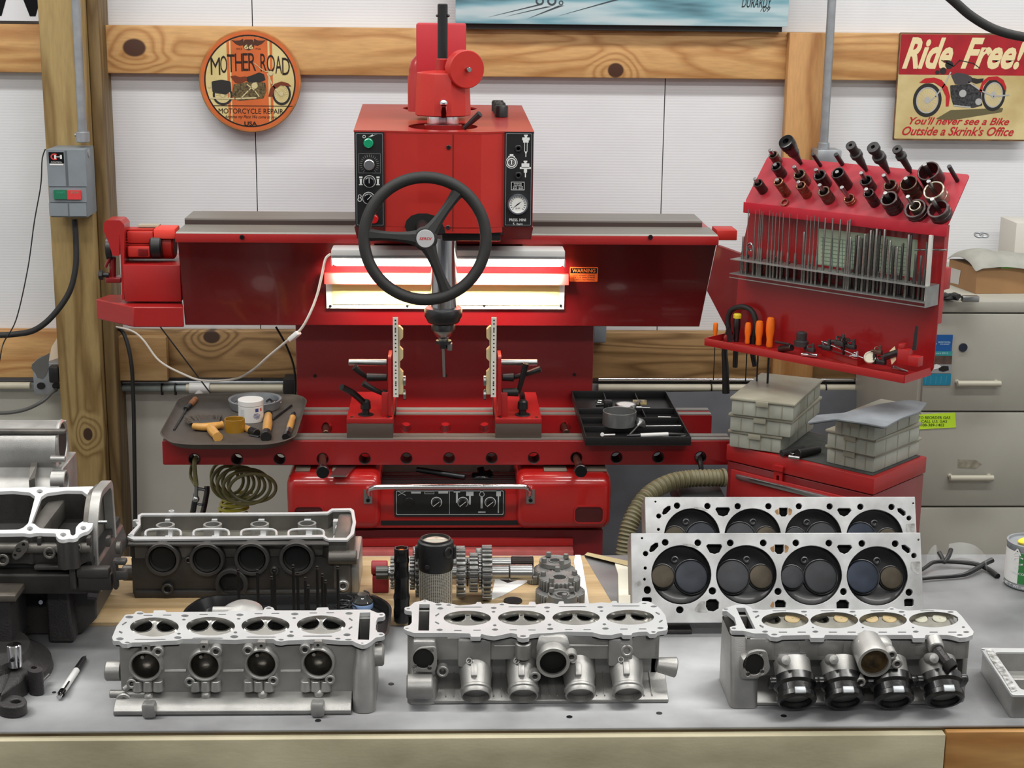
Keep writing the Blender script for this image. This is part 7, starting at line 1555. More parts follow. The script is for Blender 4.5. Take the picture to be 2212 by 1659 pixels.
for a0_,a1_ in((800,850),(855,1010),(1105,1260),(1480,1580),(1665,1900)):
 a=V(*KRh(a0_,0),Yr_).x;b=V(*KRh(a1_,0),Yr_).x;build('port_cover',MB().bb(a,b,Yr_-.0012,Yr_+.01,PRf.uv(*KRh(900,930))[1],zR-.009,.003),ALU,HR)
p=V(*KRh(1715,865),Yr_-.012);se=build('sensor_boss',MB().cyl(p+Vector((0,.012,.004)),p+Vector((.0,-.006,-.004)),.012),ALU,HR)
build('sensor_plug',MB().cyl(p+Vector((.0,-.006,-.004)),p+Vector((.012,-.024,-.018)),.009,.0075,8),IRON,se);build('sensor_end',MB().pipe(p+Vector((.012,-.024,-.018)),p+Vector((.018,-.032,-.024)),.010,.007),DARK,se)
Pn_=FP(Yr_-.0014);build('cast_number_pad',MB().plate(Pn_,rrect(*Pn_.uv(*KRh(832,950)),*Pn_.uv(*KRh(990,916)),.002),(),0,.0012),DECK,HR)
mb=MB();Pn2=Pn_.off(.0013)
for i in range(14):a,b=Pn2.uv(*KRh(842+i*10.4,934));mb.plate(Pn2,[(a-.0009,b-.003),(a+.0009,b-.003),(a+.0009,b+(.003 if i%3 else .001)),(a-.0009,b+.003)],(),0,.0006)
build('worn_cast_marks',mb,ALU_D,HR)
# ---------- dark rear head (open cam box)
K4=K(240,1060,3.568);zK=1.012
HK=thing('cylinder_head_casting',(-.36,2.68,ZS),'dark grimy cylinder head at the back left with open camshaft side up','cylinder head')
PKd=HP(zK)
ork=[(125,352),(135,362),(170,375),(700,368),(1200,362),(1630,353),(1650,368),(1680,379),(1820,379),(1850,350),(1872,330),(1888,240),(1872,150),(1850,134),(1700,136),(1665,160),(1480,165),(900,168),(235,172),(205,188),(203,225),(182,235),(205,262),(150,318)]
irk=[(170,352),(700,352),(1200,347),(1640,338),(1670,362),(1812,362),(1842,330),(1862,240),(1850,160),(1835,148),(1708,150),(1670,174),(1480,178),(900,181),(240,184),(225,195),(228,260),(180,322)]
o_=[PKd.uv(*K4(*p))for p in ork];i_=[PKd.uv(*K4(*p))for p in irk]
build('gasket_rim',MB().plate(PKd,o_,[i_],-.004,0),DECK,HK,bevel=.0004)
cx_,cy_=midpt(o_)
oi=[(cx_+(a-cx_)*.992,cy_+(b-cy_)*.97)for a,b in o_];ii=i_
wall=MB().plate(PKd,oi,[ii],-.035,-.0041)
build('cam_box_wall',wall,ALU_D,HK)
build('cam_box_floor',MB().plate(PKd,ii,(),-.038,-.030),mat('oily_floor',(150,148,138),.3,.7,noise_s=25,noise_a=.25,bump=.3,bump_s=90),HK)
Yk0=min(b for a,b in oi)+.006;Yk1=max(b for a,b in oi)-.004;xk0_=min(a for a,b in oi)+.01;xk1_=max(a for a,b in oi)-.002
PKf=FP(Yk0)
ptk=[(405,512,100),(745,515,100),(1090,510,102),(1435,507,104)]
hk4=[circ(*PKf.uv(*K4(x,y)),.026,28)for x,y,r in ptk]+[circ(*PKf.uv(*K4(935,700)),.021,24)]
zkt=zK-.0355
build('casting_body',MB().plate(PKf,[(xk0_,ZS+.006),(xk1_-.01,ZS+.006),(xk1_-.01,zkt),(xk0_,zkt)],hk4,-.008,0).bb(xk0_,xk1_-.01,Yk1-.008,Yk1,ZS+.0,zkt).bb(xk0_,xk0_+.008,Yk0+.008,Yk1-.008,ZS+.0,zkt).bb(xk1_-.018,xk1_-.01,Yk0+.008,Yk1-.008,ZS+.0,zkt),ALU_B,HK)
for i,(x,y,r)in enumerate(ptk):
 a,b=PKf.uv(*K4(x,y));ro=abs(PKf.uv(*K4(x+135,y))[0]-a)
 rm=build('port_rim',MB().lathe([(ro*1.02,-.004),(ro,.012),(ro*.96,.015),(ro*.82,.015),(ro*.78,.010),(ro*.72,.004),(ro*.72,-.004)],PKf.w(a,b),PKf.n,36,close=True),ALU_B,HK)
 build('port_bowl',MB().lathe([(ro*.725,.012),(ro*.66,.003),(ro*.4,.0012),(1e-4,.001)],PKf.w(a,b),PKf.n,28,op=True),BORE_DARK,rm)
build('cam_ledge',MB().bb(xk0_-.004,V(*K4(1680,0),Yk0).x,Yk0-.012,Yk0+.004,PKf.uv(*K4(900,415))[1],zK-.005,.003),ALU_B,HK)
a,b=PKf.uv(*K4(935,700));build('water_outlet',MB().lathe([(.0285,-.004),(.0285,.014),(.027,.017),(.0215,.017),(.021,.012),(.020,-.006),(1e-4,-.008)],PKf.w(a,b),PKf.n,32),ALU_B,HK)
for x,y,r,L_ in((440,745,.0105,.012),(1790,720,.010,.012),(1260,610,.008,.008),(600,530,.006,.008)):build('threaded_boss',bosscyl(MB(),PKf.w(*PKf.uv(*K4(x,y)),-.001),PKf.n,r,L_,.5),ALU_B if x!=1790 else ALU,HK)
a=V(*K4(92,632),Yk0+.02);build('side_boss',MB().cyl(a,a+Vector((.034,0,0)),.0138,seg=24),ALU_D,HK)
a=V(*K4(1675,512),Yk0-.004);b=V(*K4(1895,512),Yk0-.004);build('side_boss',MB().cyl(a,(b.x,a.y,a.z),.0125,seg=24),ALU_D,HK)
build('end_casting',MB().bb(V(*K4(1700,0),Yk0).x,xk1_-.002,Yk0-.002,Yk1-.01,ZS,zK-.0045,.005),ALU_D,HK)
build('end_plate',MB().bb(xk1_-.002,xk1_+.012,Yk0+.01,Yk1-.03,ZS,zK-.04,.003),ALU,HK)
a=V(*K4(170,790),Yk0);build('foot_flange',MB().bb(xk0_+.003,xk1_-.012,Yk0-.006,Yk0+.004,ZS,ZS+.014,.003),ALU_B,HK)
PKi=HP(zK-.010)
for x in(445,805,1165,1520,1742):
 w_=32
 for y0_,y1_ in((215,180),(345,300))if x<1700 else((225,150),(355,270)):
  q0=T(*K4(x-w_,y0_),zK-.004);q1=T(*K4(x+w_,y1_),zK-.008);cxx=(q0.x+q1.x)/2
  prof=[(q0.y,zK-.03),(q0.y,zK-.007)]+[((q0.y+q1.y)/2+(q1.y-q0.y)*.28*math.cos(math.pi*(8-k)/8),zK-.007-abs(q1.y-q0.y)*.3*math.sin(math.pi*k/8))for k in range(9)]+[(q1.y,zK-.007),(q1.y,zK-.03)]
  build('cam_saddle',sideprism(MB(),prof,q0.x,q1.x),DECK,HK,smooth=40)
for x,y in((418,262),(782,258),(1145,255),(1510,250)):
 c=T(*K4(x,y),zK-.008);build('plug_tube',MB().lathe([(.0165,-.028),(.0165,0),(.0125,0),(.0125,-.026),(1e-4,-.026)],c,(0,0,1),28),ALU,HK)
for x in(400,770,1137,1502):
 c0=T(*K4(x-135,352),zK-.004);c1=T(*K4(x-110,302),zK-.004);c2=T(*K4(x+110,300),zK-.004);c3=T(*K4(x+138,350),zK-.004);build('bucket_arch',MB().tube([c0,c1,c2,c3],.0022,8,5),DECK,HK)
for x in(318,590,675,945,1030,1300,1388,1655):
 a=T(*K4(x,195),zK-.012);b=T(*K4(x,255),zK-.022);build('cast_rib',MB().tube([a,b],.0028,8),ALU,HK)
for x,y in((465,162),(155,345),(190,235)):c=T(*K4(x,y),zK);build('bolt_lug',MB().lathe([(.005,-.01),(.005,.002),(.0025,.002),(.0025,-.004),(1e-4,-.004)],c,(0,0,1),18),DECK,HK)
# ---------- two large heads standing on edge
K8=KRh;BLp=V(1366,1346,2.44);BRp=V(1996,1350,2.44);TLp=V(1371,1152,2.503)
uV=Vector((BRp.x-BLp.x,0,0));PV=Pl(BLp,uV,TLp-BLp)
V8=thing('cylinder_head_casting',(BLp.x+.24,2.50,ZT),'large sooty four chamber head on edge, in front of its twin','cylinder head')
SD=mat('sandy_deck',(206,207,208),.42,.35,noise_s=16,c2=(158,158,158),detail=8)
def v8(*p):return epl(PV,K8,*p)
chV=[(290,472,168,166),(655,472,170,166),(1020,475,171,167),(1389,478,171,166)]
bolV=[(x,y,19,19)for x,y in((200,290),(383,292),(565,293),(750,293),(933,293),(1118,294),(1303,296),(1490,297))]+[(90,353,15,15),(1595,364,15,15),(88,434,9,9),(84,497,7,8),(100,557,20,22),(465,562,21,21),(833,565,20,20),(1200,566,19,20),(1568,570,20,20),(282,668,21,20),(70,266,6,6),(1620,275,6,6)]
polV=[[(110,335),(120,310),(145,292),(160,292),(162,312),(135,340),(115,345)],[(430,310),(440,300),(512,300),(520,312),(505,345),(478,355),(450,348)],[(815,302),(865,302),(865,340),(852,355),(828,355),(815,340)],[(1163,315),(1172,304),(1240,304),(1250,318),(1228,345),(1205,355),(1180,345)],[(1525,305),(1545,303),(1575,325),(1576,345),(1560,352),(1528,325)],[(70,605),(78,598),(118,598),(125,606),(125,625),(70,625)],[(430,620),(450,608),(485,608),(502,625),(500,660),(470,678),(440,672),(428,650)],[(815,625),(830,612),(865,614),(878,628),(875,655),(818,655)],[(1160,628),(1180,612),(1215,612),(1232,628),(1230,660),(1162,660)],[(1540,612),(1552,606),(1588,606),(1594,614),(1594,642),(1584,648),(1542,648)]]
Lu,Lv=(BRp-BLp).length,(TLp-BLp).length
fp=build('deck_face',MB().plate(PV,[(0,0),(Lu,0),(Lu+.002,Lv),(0.001,Lv)],[epl(PV,K8,*c,n=44)for c in chV]+[v8(*b)for b in bolV]+[[PV.uv(*K8(*p))for p in q]for q in polV],-.008,0),SD,V8,bevel=.0005)
build('hole_shade_plate',MB().plate(PV,[(.002,.002),(Lu-.002,.002),(Lu-.002,Lv-.002),(.002,Lv-.002)],[epl(PV,K8,*c,n=44)for c in chV],-.022,-.020),DARK,V8)  # added black plate as painted shade inside the smaller deck holes
build('casting_body',MB().plate(PV,[(.004,.052),(Lu-.004,.052),(Lu-.004,Lv-.004),(.004,Lv-.004)],(),-.085,-.030).plate(PV,[(.001,.001),(Lu-.001,.001),(Lu-.001,Lv-.001),(.001,Lv-.001)],[[(.006,.006),(Lu-.006,.006),(Lu-.006,Lv-.006),(.006,Lv-.006)]],-.030,-.0081),ALU,V8)
BC=mat('black_chamber',(26,26,28),.38,.3,noise_s=20,noise_a=.5,coat=.1)
VA_={'b':mat('blued_valve',(50,53,60),.4,.6,noise_s=30,noise_a=.2),'g':mat('grey_valve',(60,61,64),.42,.6,noise_s=30,noise_a=.2),'t':mat('brown_valve',(72,65,54),.42,.6,noise_s=30,noise_a=.3),'B':mat('bluest_valve',(50,57,70),.38,.6,noise_s=30,noise_a=.2)}
vv=[[(190,478,66,'t'),(352,480,92,'b')],[(745,480,67,'t'),(585,480,92,'g')],[(918,482,65,'g'),(1080,480,92,'g')],[(1477,486,63,'t'),(1315,480,91,'B')]]
for i,c in enumerate(chV):
 a,b=PV.uv(*K8(c[0],c[1]));r=abs(PV.uv(*K8(c[0]+c[2],c[1]))[0]-a)
 cb_=build('combustion_chamber',MB().lathe([(r*.995,-.001),(r*.985,-.007),(r*.9,-.013),(r*.5,-.0165),(1e-4,-.0165)],PV.w(a,b),PV.n,44,op=True),BC,V8,smooth=60)
 for(x,y,rr_,k)in vv[i]:
  a2,b2=PV.uv(*K8(x,y));r2=abs(PV.uv(*K8(x+rr_,y))[0]-a2);build('valve',MB().lathe([(r2,-.018),(r2,-.0105),(r2*.95,-.009),(r2*.86,-.0086),(r2*.2,-.0096),(1e-4,-.0094)],PV.w(a2,b2),PV.n,32),VA_[k],cb_)
  build('seat_ring',MB().torus(PV.w(a2,b2,-.0125),PV.n,r2*1.05,.0012,40,8),GUN,cb_)
 a2,b2=PV.uv(*K8(c[0]-10+(20 if i%2 else-20),c[1]-88));build('spark_plug_hole',MB().lathe([(.006,-.017),(.0065,-.013),(.0045,-.012),(.004,-.016),(1e-4,-.0165)],PV.w(a2,b2),PV.n,18),GUN,cb_)
RUST=mat('rust_stain',(150,112,70),.7,noise_s=90,noise_a=.3);OILS=mat('oil_stain',(124,122,118),.5,noise_s=90,c2=(176,176,174))
def stain(pts,m,holes=()):build('deck_stain',MB().plate(PV,rnd([PV.uv(*K8(*p))for p in pts],.003),[[PV.uv(*K8(*p))for p in h]for h in holes],.0001,.0003),m,fp)
stain([(785,320),(815,306),(811,302),(812,345),(798,342)],RUST);stain([(869,300),(895,315),(885,345),(870,350)],RUST)
stain([(360,670),(395,620),(426,620),(424,660),(440,682),(380,682)],OILS);stain([(1575,400),(1630,395),(1630,465),(1610,470),(1575,440)],OILS);stain([(25,520),(60,500),(70,530),(30,545)],OILS);stain([(300,296),(350,300),(390,318),(370,322),(300,306)],OILS)
stain([(785,650),(805,615),(812,640),(808,658)],RUST)
# supports: dark blocks under the front one
zz=min(PV.w(0,0,-.030).z,BLp.z)
for x in(BLp.x+.06,BRp.x-.08):solo('support_block',MB().bb(x-.04,x+.04,2.442,2.47,ZT,zz-.0005,.002),IRON,('left' if x<.5 else 'right')+' dark block under the front standing head','block')
def copy_tree(o,parent=None):
 c=o.copy();COL.objects.link(c);c.parent=parent
 for ch in list(o.children):copy_tree(ch,c)
 return c
V8b=copy_tree(V8);tb=T(1401,1074,TLp.z);V8b.location=V8.location+Vector((tb.x-TLp.x,tb.y-TLp.y,0));V8b['label']='large sooty four chamber head standing behind, half hidden by its twin'
dx_,dy_=tb.x-TLp.x,tb.y-TLp.y
for x in(BLp.x+.06,BRp.x-.08):solo('support_block',MB().bb(x-.04+dx_,x+.04+dx_,2.442+dy_,2.47+dy_,ZT,zz-.0005,.002),IRON,('left' if x<.5 else 'right')+' dark block under the rear standing head','block')
# ================================================================== SMALLER THINGS ON THE BENCH
KA=K(0,920,5.925);KBt=K(0,1200,4.364);KG=K(780,1130,3.568)
# ---- front crankcase
zD=1.10
CK=thing('crankcase',(-.80,2.48,ZT),'dark engine crankcase at the left edge with white machined gasket face and two openings','crankcase')
PD_=HP(zD)
oc=[(-600,800),(0,793),(200,788),(380,790),(470,778),(560,778),(610,790),(850,782),(1190,772),(1240,785),(1262,820),(1250,960),(1215,1120),(1180,1290),(1130,1345),(1060,1365),(1015,1390),(990,1430),(940,1445),(875,1440),(810,1458),(750,1445),(718,1410),(712,1372),(450,1368),(380,1385),(310,1370),(0,1375),(-600,1378)]
w1=[(530,905),(600,858),(850,826),(1050,830),(1100,868),(1150,900),(1182,960),(1165,1090),(1120,1185),(1010,1250),(970,1300),(965,1385),(935,1405),(905,1390),(893,1325),(690,1318),(520,1312),(475,1285),(440,1250),(400,1248)]
w2=[(-500,840),(0,838),(160,830),(380,850),(420,880),(450,900),(360,1245),(300,1300),(240,1325),(0,1330),(-500,1332)]
o_=rnd([PD_.uv(*KA(*p))for p in oc],.004);a_=rnd([PD_.uv(*KA(*p))for p in w1],.004);b_=rnd([PD_.uv(*KA(*p))for p in w2],.004)
bh=[epl(PD_,KA,*c)for c in((508,836,40,26),(1178,830,38,26),(383,1313,40,28),(808,1390,40,26),(1066,1305,38,26))]
build('gasket_face',MB().plate(PD_,o_,[a_,b_]+bh,-.006,0),mat('bright_gasket_face',(222,223,224),.4,.2),CK,bevel=.0005)
build('opening_wall',MB().plate(PD_,o_,[a_,b_],-.05,-.0061),ALU_B,CK)
xr_=PD_.uv(*KA(1190,1290))[0];yf_=PD_.uv(*KA(600,1370))[1];yb_=PD_.uv(*KA(600,790))[1]
build('opening_floor',MB().bb(-1.12,xr_,yf_+.008,yb_-.004,zD-.06,zD-.0501),BORE_DARK,CK)
c=PD_.w(*PD_.uv(*KA(520,1080)),-.03);build('bearing_web',MB().bb(c.x-.014,c.x+.014,yf_+.012,yb_-.006,zD-.05,zD-.016,.004),ALU_D,CK)
z1_=V(100,1285,yf_).z
build('casting_body',MB().loft([[Vector((x,y,z))for x,y in((-1.12,y0),(x1,y0),(x1,yb_),(-1.12,yb_))]for z,x1,y0 in((z1_,xr_+.012,yf_+.002),(z1_+.035,xr_+.004,yf_-.006),(zD-.062,xr_-.002,yf_+.004))]),ALU_B,CK,bevel=.003)
Pk=FP(yf_-.006)
def kz(y):return V(60,y,yf_).z
build('oil_gallery',MB().cyl((-1.1,yf_-.004,kz(1182)),(V(198,1182,yf_).x,yf_-.004,kz(1182)),.0085).cyl((V(198,0,yf_).x-.003,yf_-.004,kz(1182)),(V(198,0,yf_).x+.004,yf_-.004,kz(1182)),.010),ALU_D,CK)
for i,x in enumerate((15,90,130,175)):build('cast_rib',MB().bb(V(x,0,yf_).x-.003,V(x,0,yf_).x+.003,yf_-.010,yf_+.004,kz(1178),kz(1158),.001),ALU_B,CK)
Pk2=FP(yf_-.016)
fg=build('oil_flange',MB().plate(Pk2,rnd([Pk2.uv(*KA(*p))for p in((150,1660),(200,1530),(290,1475),(360,1500),(350,1590),(260,1690),(190,1720))],.004),[epl(Pk2,KA,238,1592,36,32),epl(Pk2,KA,300,1520,22,20),epl(Pk2,KA,192,1655,20,18)],-.006,0),ALU_D,CK);build('flange_backing',MB().plate(Pk2,rnd([Pk2.uv(*KA(*p))for p in((160,1655),(205,1535),(290,1482),(350,1505),(345,1588),(255,1680))],.003),(),-.016,-.0065),IRON,fg)
for(x,y,r)in((655,1612,.0095),(60,1700,.0095),(1010,1540,.006)):build('threaded_boss',bosscyl(MB(),V(*KA(x,y),yf_-.004),(0,-1,.15),r,.012,.55),ALU_D,CK)
p=V(*KA(790,1570),yf_-.008);build('pointed_lug',MB().lathe([(.014,0),(.012,.004),(1e-4,.016)],p,(0,-.7,.7),4),ALU,CK)
for i,(x0,x1,y0,y1,q)in enumerate(((0,78,1215,1226,.014),(100,176,1222,1242,.016),(100,180,1236,1272,.010),(190,216,1205,1216,.014),(190,216,1228,1248,.014),(82,98,1212,1268,.014),(184,194,1205,1270,.012))):
 build('cast_rib',MB().bb(V(x0,0,yf_).x-.0,V(x1,0,yf_).x,yf_-q,yf_+.004,kz(y1),kz(y0),.003),ALU_B,CK)
xp=V(250,1100,2.56).x-.012;PX=Pl((xp,0,0),(0,1,0),(0,0,1))
zt3,zb3=V(230,1046,2.50).z,V(230,1282,2.42).z
bh_=rnd([(2.415,zb3),(2.41,(zb3+zt3)/2),(2.43,zt3-.03),(2.46,zt3),(2.55,zt3-.005),(2.56,zb3+.02),(2.5,zb3-.004)],.02,4)
be=build('end_flange',MB().plate(PX,bh_,[[((a-2.475)*.86+2.475,(b-(zb3+zt3)/2)*.86+(zb3+zt3)/2)for a,b in bh_]],-.004,.012),ALU,CK,bevel=.001)
build('end_cover',MB().plate(PX,[((a-2.475)*.93+2.475,(b-(zb3+zt3)/2)*.93+(zb3+zt3)/2)for a,b in bh_],(),-.012,-.0045),ALU_D,CK)
build('dowel',MB().cyl((xp+.010,2.43,V(250,1128,2.43).z),(xp+.026,2.43,V(250,1128,2.43).z),.003),STEEL,CK)
build('drain_bolt',MB().cyl((xp-.0,2.385,zb3+.012),(xp+.016,2.385,zb3+.010),.008,seg=8),IRON,CK)
# lower sump parts
Ysu=T(100,1372,ZT).y
build('lower_case',MB().loft([[Vector((x,y,z))for x,y in((-1.1,Ysu+.0),(V(x1,0,Ysu).x,Ysu),(V(x1,0,Ysu).x,2.62),(-1.1,2.62))]for x1,z in((96,ZT+.0005),(138,ZT+.03),(138,V(0,1300,Ysu).z),(150,z1_+.001))]),ALU_B,CK,bevel=.003)
Yq2=Ysu-.035
build('front_bracket',MB().loft([[Vector((x,y,z))for x,y in((V(18,0,Yq2).x,Yq2),(V(x1,0,Yq2).x,Yq2),(V(x1,0,Yq2).x,Ysu+.002),(V(18,0,Yq2).x,Ysu+.002))]for x1,z in((80,ZT+.001),(76,ZT+.04),(70,V(50,1250,Yq2).z))]),IRON,CK,bevel=.004)
for x,y0,y1 in((118,1290,1362),(102,1285,1300),(128,1290,1340),(76,1380,1395)):build('cast_rib',MB().cyl(V(x,y0,Ysu-.003),V(x,y1,Ysu-.003),.0045,seg=12),ALU_B,CK)
build('bright_screw',MB().cyl(V(86,1301,Ysu-.006),V(88,1301,Ysu-.016),.004,seg=10),CHROME,CK)
# ---- rear crankcase cover
Yrc=2.70
RC=thing('gearbox_cover',(-.85,Yrc+.05,ZT),'pale grey cast gearbox cover standing behind the dark crankcase at the left edge','casting')
zt4=V(60,936,Yrc).z;zb4=V(60,1012,Yrc).z;xe=V(120,980,Yrc).x
build('curved_shell',MB().loft([[Vector((-1.2,Yrc+a,b))for a,b in q_]for q_ in[[(0,zb4),(-.004,(zb4+zt4)/2),(.008,zt4-.006),(.02,zt4),(.09,zt4),(.1,zb4)]]]+[[Vector((xe,Yrc+a,b))for a,b in[(0,zb4),(-.004,(zb4+zt4)/2),(.008,zt4-.006),(.02,zt4),(.09,zt4),(.1,zb4)]]]),ALU,RC,smooth=50)
build('top_bar',MB().bb(-1.2,V(84,0,Yrc).x,Yrc+.006,Yrc+.022,zt4-.004,zt4+.003,.002),ALU_D,RC)
build('end_rim',MB().torus((xe,Yrc+.045,(zt4+zb4)/2+.004),(1,0,0),.036,.004,36,8),ALU,RC)
build('end_bore',MB().cyl((xe-.001,Yrc+.045,(zt4+zb4)/2+.004),(xe+.001,Yrc+.045,(zt4+zb4)/2+.004),.033),BORE_DARK,RC)
build('pipe_stub',MB().cyl((xe-.008,Yrc-.004,V(0,990,Yrc).z),(V(142,990,Yrc).x,Yrc-.004,V(0,990,Yrc).z),.0062,.0055),ALU,RC)
build('lower_shelf',MB().loft([[Vector((x,y,z))for x,y in((-1.2,y0),(xe+.012,y0),(xe+.012,Yrc+.1),(-1.2,Yrc+.1))]for z,y0 in((ZT+.0005,Yrc-.04),(zb4-.03,Yrc-.045),(zb4+.002,Yrc-.002))]),ALU,RC,smooth=50,bevel=.002)
build('side_wall',MB().hull([Vector((V(2,0,2.66).x,2.645,zb4-.03)),Vector((V(16,0,2.66).x,2.645,zb4-.03)),Vector((V(12,0,Yrc).x,Yrc,zb4-.03)),Vector((V(-2,0,Yrc).x,Yrc,zb4-.03))],[Vector((V(2,0,2.66).x,2.645,zb4-.005)),Vector((V(16,0,2.66).x,2.645,zb4-.0)),Vector((V(20,0,Yrc).x,Yrc,zb4+.012)),Vector((V(4,0,Yrc).x,Yrc,zb4+.012))]),ALU_D,RC)
build('round_outlet',MB().pipe((xe-.004,Yrc-.014,V(0,1042,Yrc-.02).z),(xe+.020,Yrc-.014,V(0,1042,Yrc-.02).z),.020,.015,.02),ALU,RC)
# ---- black casting at the lower left corner
BV=thing('bench_vice',(-.62,2.2,ZT),'black cast iron vice base with bolted lugs at the lower left corner of the bench','vice')
zl_=ZT+.018;PZ=HP(zl_)
lug=lambda cx,cy,r:epl(PZ,K(0,0,1),cx,cy,r,r*.42,n=28)
build('foot_lug',MB().plate(PZ,lug(24,1514,34),[lug(34,1514,11)],-.0175,0),IRON,BV,bevel=.002)
PZ2=HP(ZT+.038);l2=lambda cx,cy,r:epl(PZ2,K(0,0,1),cx,cy,r,r*.42,n=24)
build('foot_lug',MB().plate(PZ2,l2(76,1446,17),[l2(73,1442,7)],-.0375,0),IRON,BV,bevel=.002)
build('round_base',MB().lathe([(.128,0),(.126,.012),(.10,.026),(.095,.04),(1e-4,.04)],(T(-75,1460,ZT).x,T(-75,1455,ZT).y,ZT+.0005),(0,0,1),48),IRON,BV)
build('lug_web',MB().hull([T(x,y,ZT+.001)for x,y in((0,1540),(60,1500),(92,1465),(40,1440))],[T(x,y,ZT+.03)for x,y in((0,1500),(42,1470),(75,1432),(40,1405))]),IRON,BV,bevel=.004)
Yv=T(20,1450,ZT).y+.02;a=V(36,1300,Yv)
build('vice_body',MB().loft([[Vector((x,y,z))for x,y in((-.95,Yv),(x1,Yv),(x1,Yv+.09),(-.95,Yv+.09))]for z,x1 in((ZT+.03,V(34,1400,Yv).x),(V(0,1400,Yv).z,V(26,1400,Yv).x),(V(0,1298,Yv).z,V(22,1300,Yv).x))]),IRON,BV,bevel=.004)
build('top_plate',MB().bb(-.95,V(36,1295,Yv).x,Yv-.006,Yv+.096,V(0,1298,Yv).z,V(0,1284,Yv).z,.002),mat('rubbed_iron',(98,92,84),.5,.5,noise_s=30,noise_a=.2),BV)
c=T(33,1440,ZT+.034);build('chrome_pin',MB().cyl(c,c+Vector((0,0,.036)),.0108,seg=28),CHROME,BV)
build('pin_screw',MB().cyl(c+Vector((0,-.010,.016)),c+Vector((0,-.014,.016)),.003),DARK,BV)
a=T(88,1474,ZT+.012);b=T(103,1459,ZT+.012);build('lug_screw',MB().cyl(a,b,.0045,seg=14).cyl(a-(b-a)*.25,a,.0062,seg=14),STEEL,BV)
# ---- pen
pn=thing('ball_pen',T(156,1462,ZT),'black and white click pen lying on bare steel left of the front left head','pen')
def pl2(t,h=.0055):return T(184+(128-184)*t,1419+(1505-1419)*t,ZT+h)
build('grip',MB().cyl(pl2(.05),pl2(.34),.0045,.0052),BLACK,pn);build('barrel',MB().cyl(pl2(.34),pl2(.86),.0052),WHITE,pn);build('tip',MB().cyl(pl2(-.02),pl2(.05),.001,.004),GUN,pn)
build('end_ring',MB().cyl(pl2(.86),pl2(.93),.0054),GLOSSB,pn);build('button',MB().cyl(pl2(.93),pl2(1.02),.0035),CHROME,pn);build('clip',MB().cyl(pl2(.62,.0115),pl2(.9,.0115),.0013),GLOSSB,pn)
# ---- black tray of valves
z9=ZT+.026
BT=thing('oval_tray',T(620,1340,ZS),'long black plastic tray behind the front left head holding upright valves','tray')
cr=[T(x,y,z9)for x,y in((392,1318),(440,1285),(800,1279),(848,1305),(840,1372),(790,1384),(400,1378))]
po=rnd([tuple(p[:2])for p in cr],.03,5);cx,cy=midpt(po)
def tr_(k,z):return[Vector((cx+(x-cx)*k,cy+(y-cy)*(k if k>.98 else k-.03),z))for x,y in po]
build('tray_shell',MB().loft([tr_(.94,ZS+.0005),tr_(.985,ZS+.012),tr_(1,z9-.003),tr_(1,z9),tr_(.975,z9),tr_(.955,z9-.006),tr_(.93,ZS+.004)]),mat('black_tray_plastic',(20,20,21),.3,coat=.3),BT,smooth=50)
VS=mat('oxidised_valve',(46,44,42),.4,.7)
vlab={0:'leftmost upright valve stem in the black tray',1:'second upright valve stem from the left in the black tray',2:'short valve stem of the pair third from the left',3:'taller valve stem of the pair third from the left',4:'tallest valve stem, in front of the rightmost round port of the dark head',5:'short valve stem just right of the tallest one',6:'valve stem left of the shortest one',7:'shortest valve stem in the black tray',8:'tall valve stem left of the right hand cluster',9:'middle height valve stem in the right hand cluster',10:'lowest valve stem of the right hand cluster',11:'rightmost upright valve stem in the black tray'}
for i,(x,y)in enumerate(((978,605),(1127,608),(1237,660),(1257,597),(1403,572),(1437,628),(1497,668),(1520,728),(1588,583),(1628,640),(1652,690),(1747,583))):
 px,py=K4(x,y);h=.092;zt9=ZS+.0045+h;p=T(px,py,zt9);p.z=ZS+.0045
 p.y=min(p.y,2.50)
 if True:
  zt9=V(px,py,p.y).z;h=zt9-p.z;p.x=V(px,py,p.y).x
 solo('engine_valve',MB().lathe([(.0135,0),(.0138,.0018),(.006,.006),(.0024,.012),(.0024,h-.004),(.0019,h-.0035),(.0019,h-.0025),(.0024,h-.002),(.0022,h)],p,(0,0,1),16),[VS],vlab[i],'valve','valves in the black tray')
for i,(x,y)in enumerate(((1805,845),(1778,880),(1935,808),(1830,915))):
 px,py=K4(x,y);c=T(px,py,z9+.004);mb=MB();pts=[c+Vector((.0105*math.cos(t*.5),.0105*math.sin(t*.5),-.022+.0011*t*.5*1.6))for t in range(0,50)]
 solo('valve_spring',mb.tube([c+Vector((.0125*math.cos(t*.45),.0125*math.sin(t*.45),-.024+.00062*t))for t in range(0,46)],.0014,6),GUN,['upper spring of the left pair','lower spring of the left pair','spring nearest the blue banded bottle','spring lowest behind the head edge'][i]+' in the black tray','spring','valve springs in the black tray')
c=T(*K4(1940,900),ZS+.02);c.z=ZS+.004
bt=thing('small_bottle',c,'small clear bottle with blue band lying at the right end of the black tray','bottle')
build('glass',MB().lathe([(.015,0),(.0165,.003),(.0165,.028),(.010,.036),(.009,.04),(1e-4,.04)],c,(0,0,1),24),mat('dark_glass',(60,60,60),.1,coat=.5),bt)
build('blue_band',MB().lathe([(.0168,.016),(.0172,.017),(.0172,.024),(.0168,.025)],c,(0,0,1),24,close=True),mat('pale_blue',(140,168,214),.5),bt)
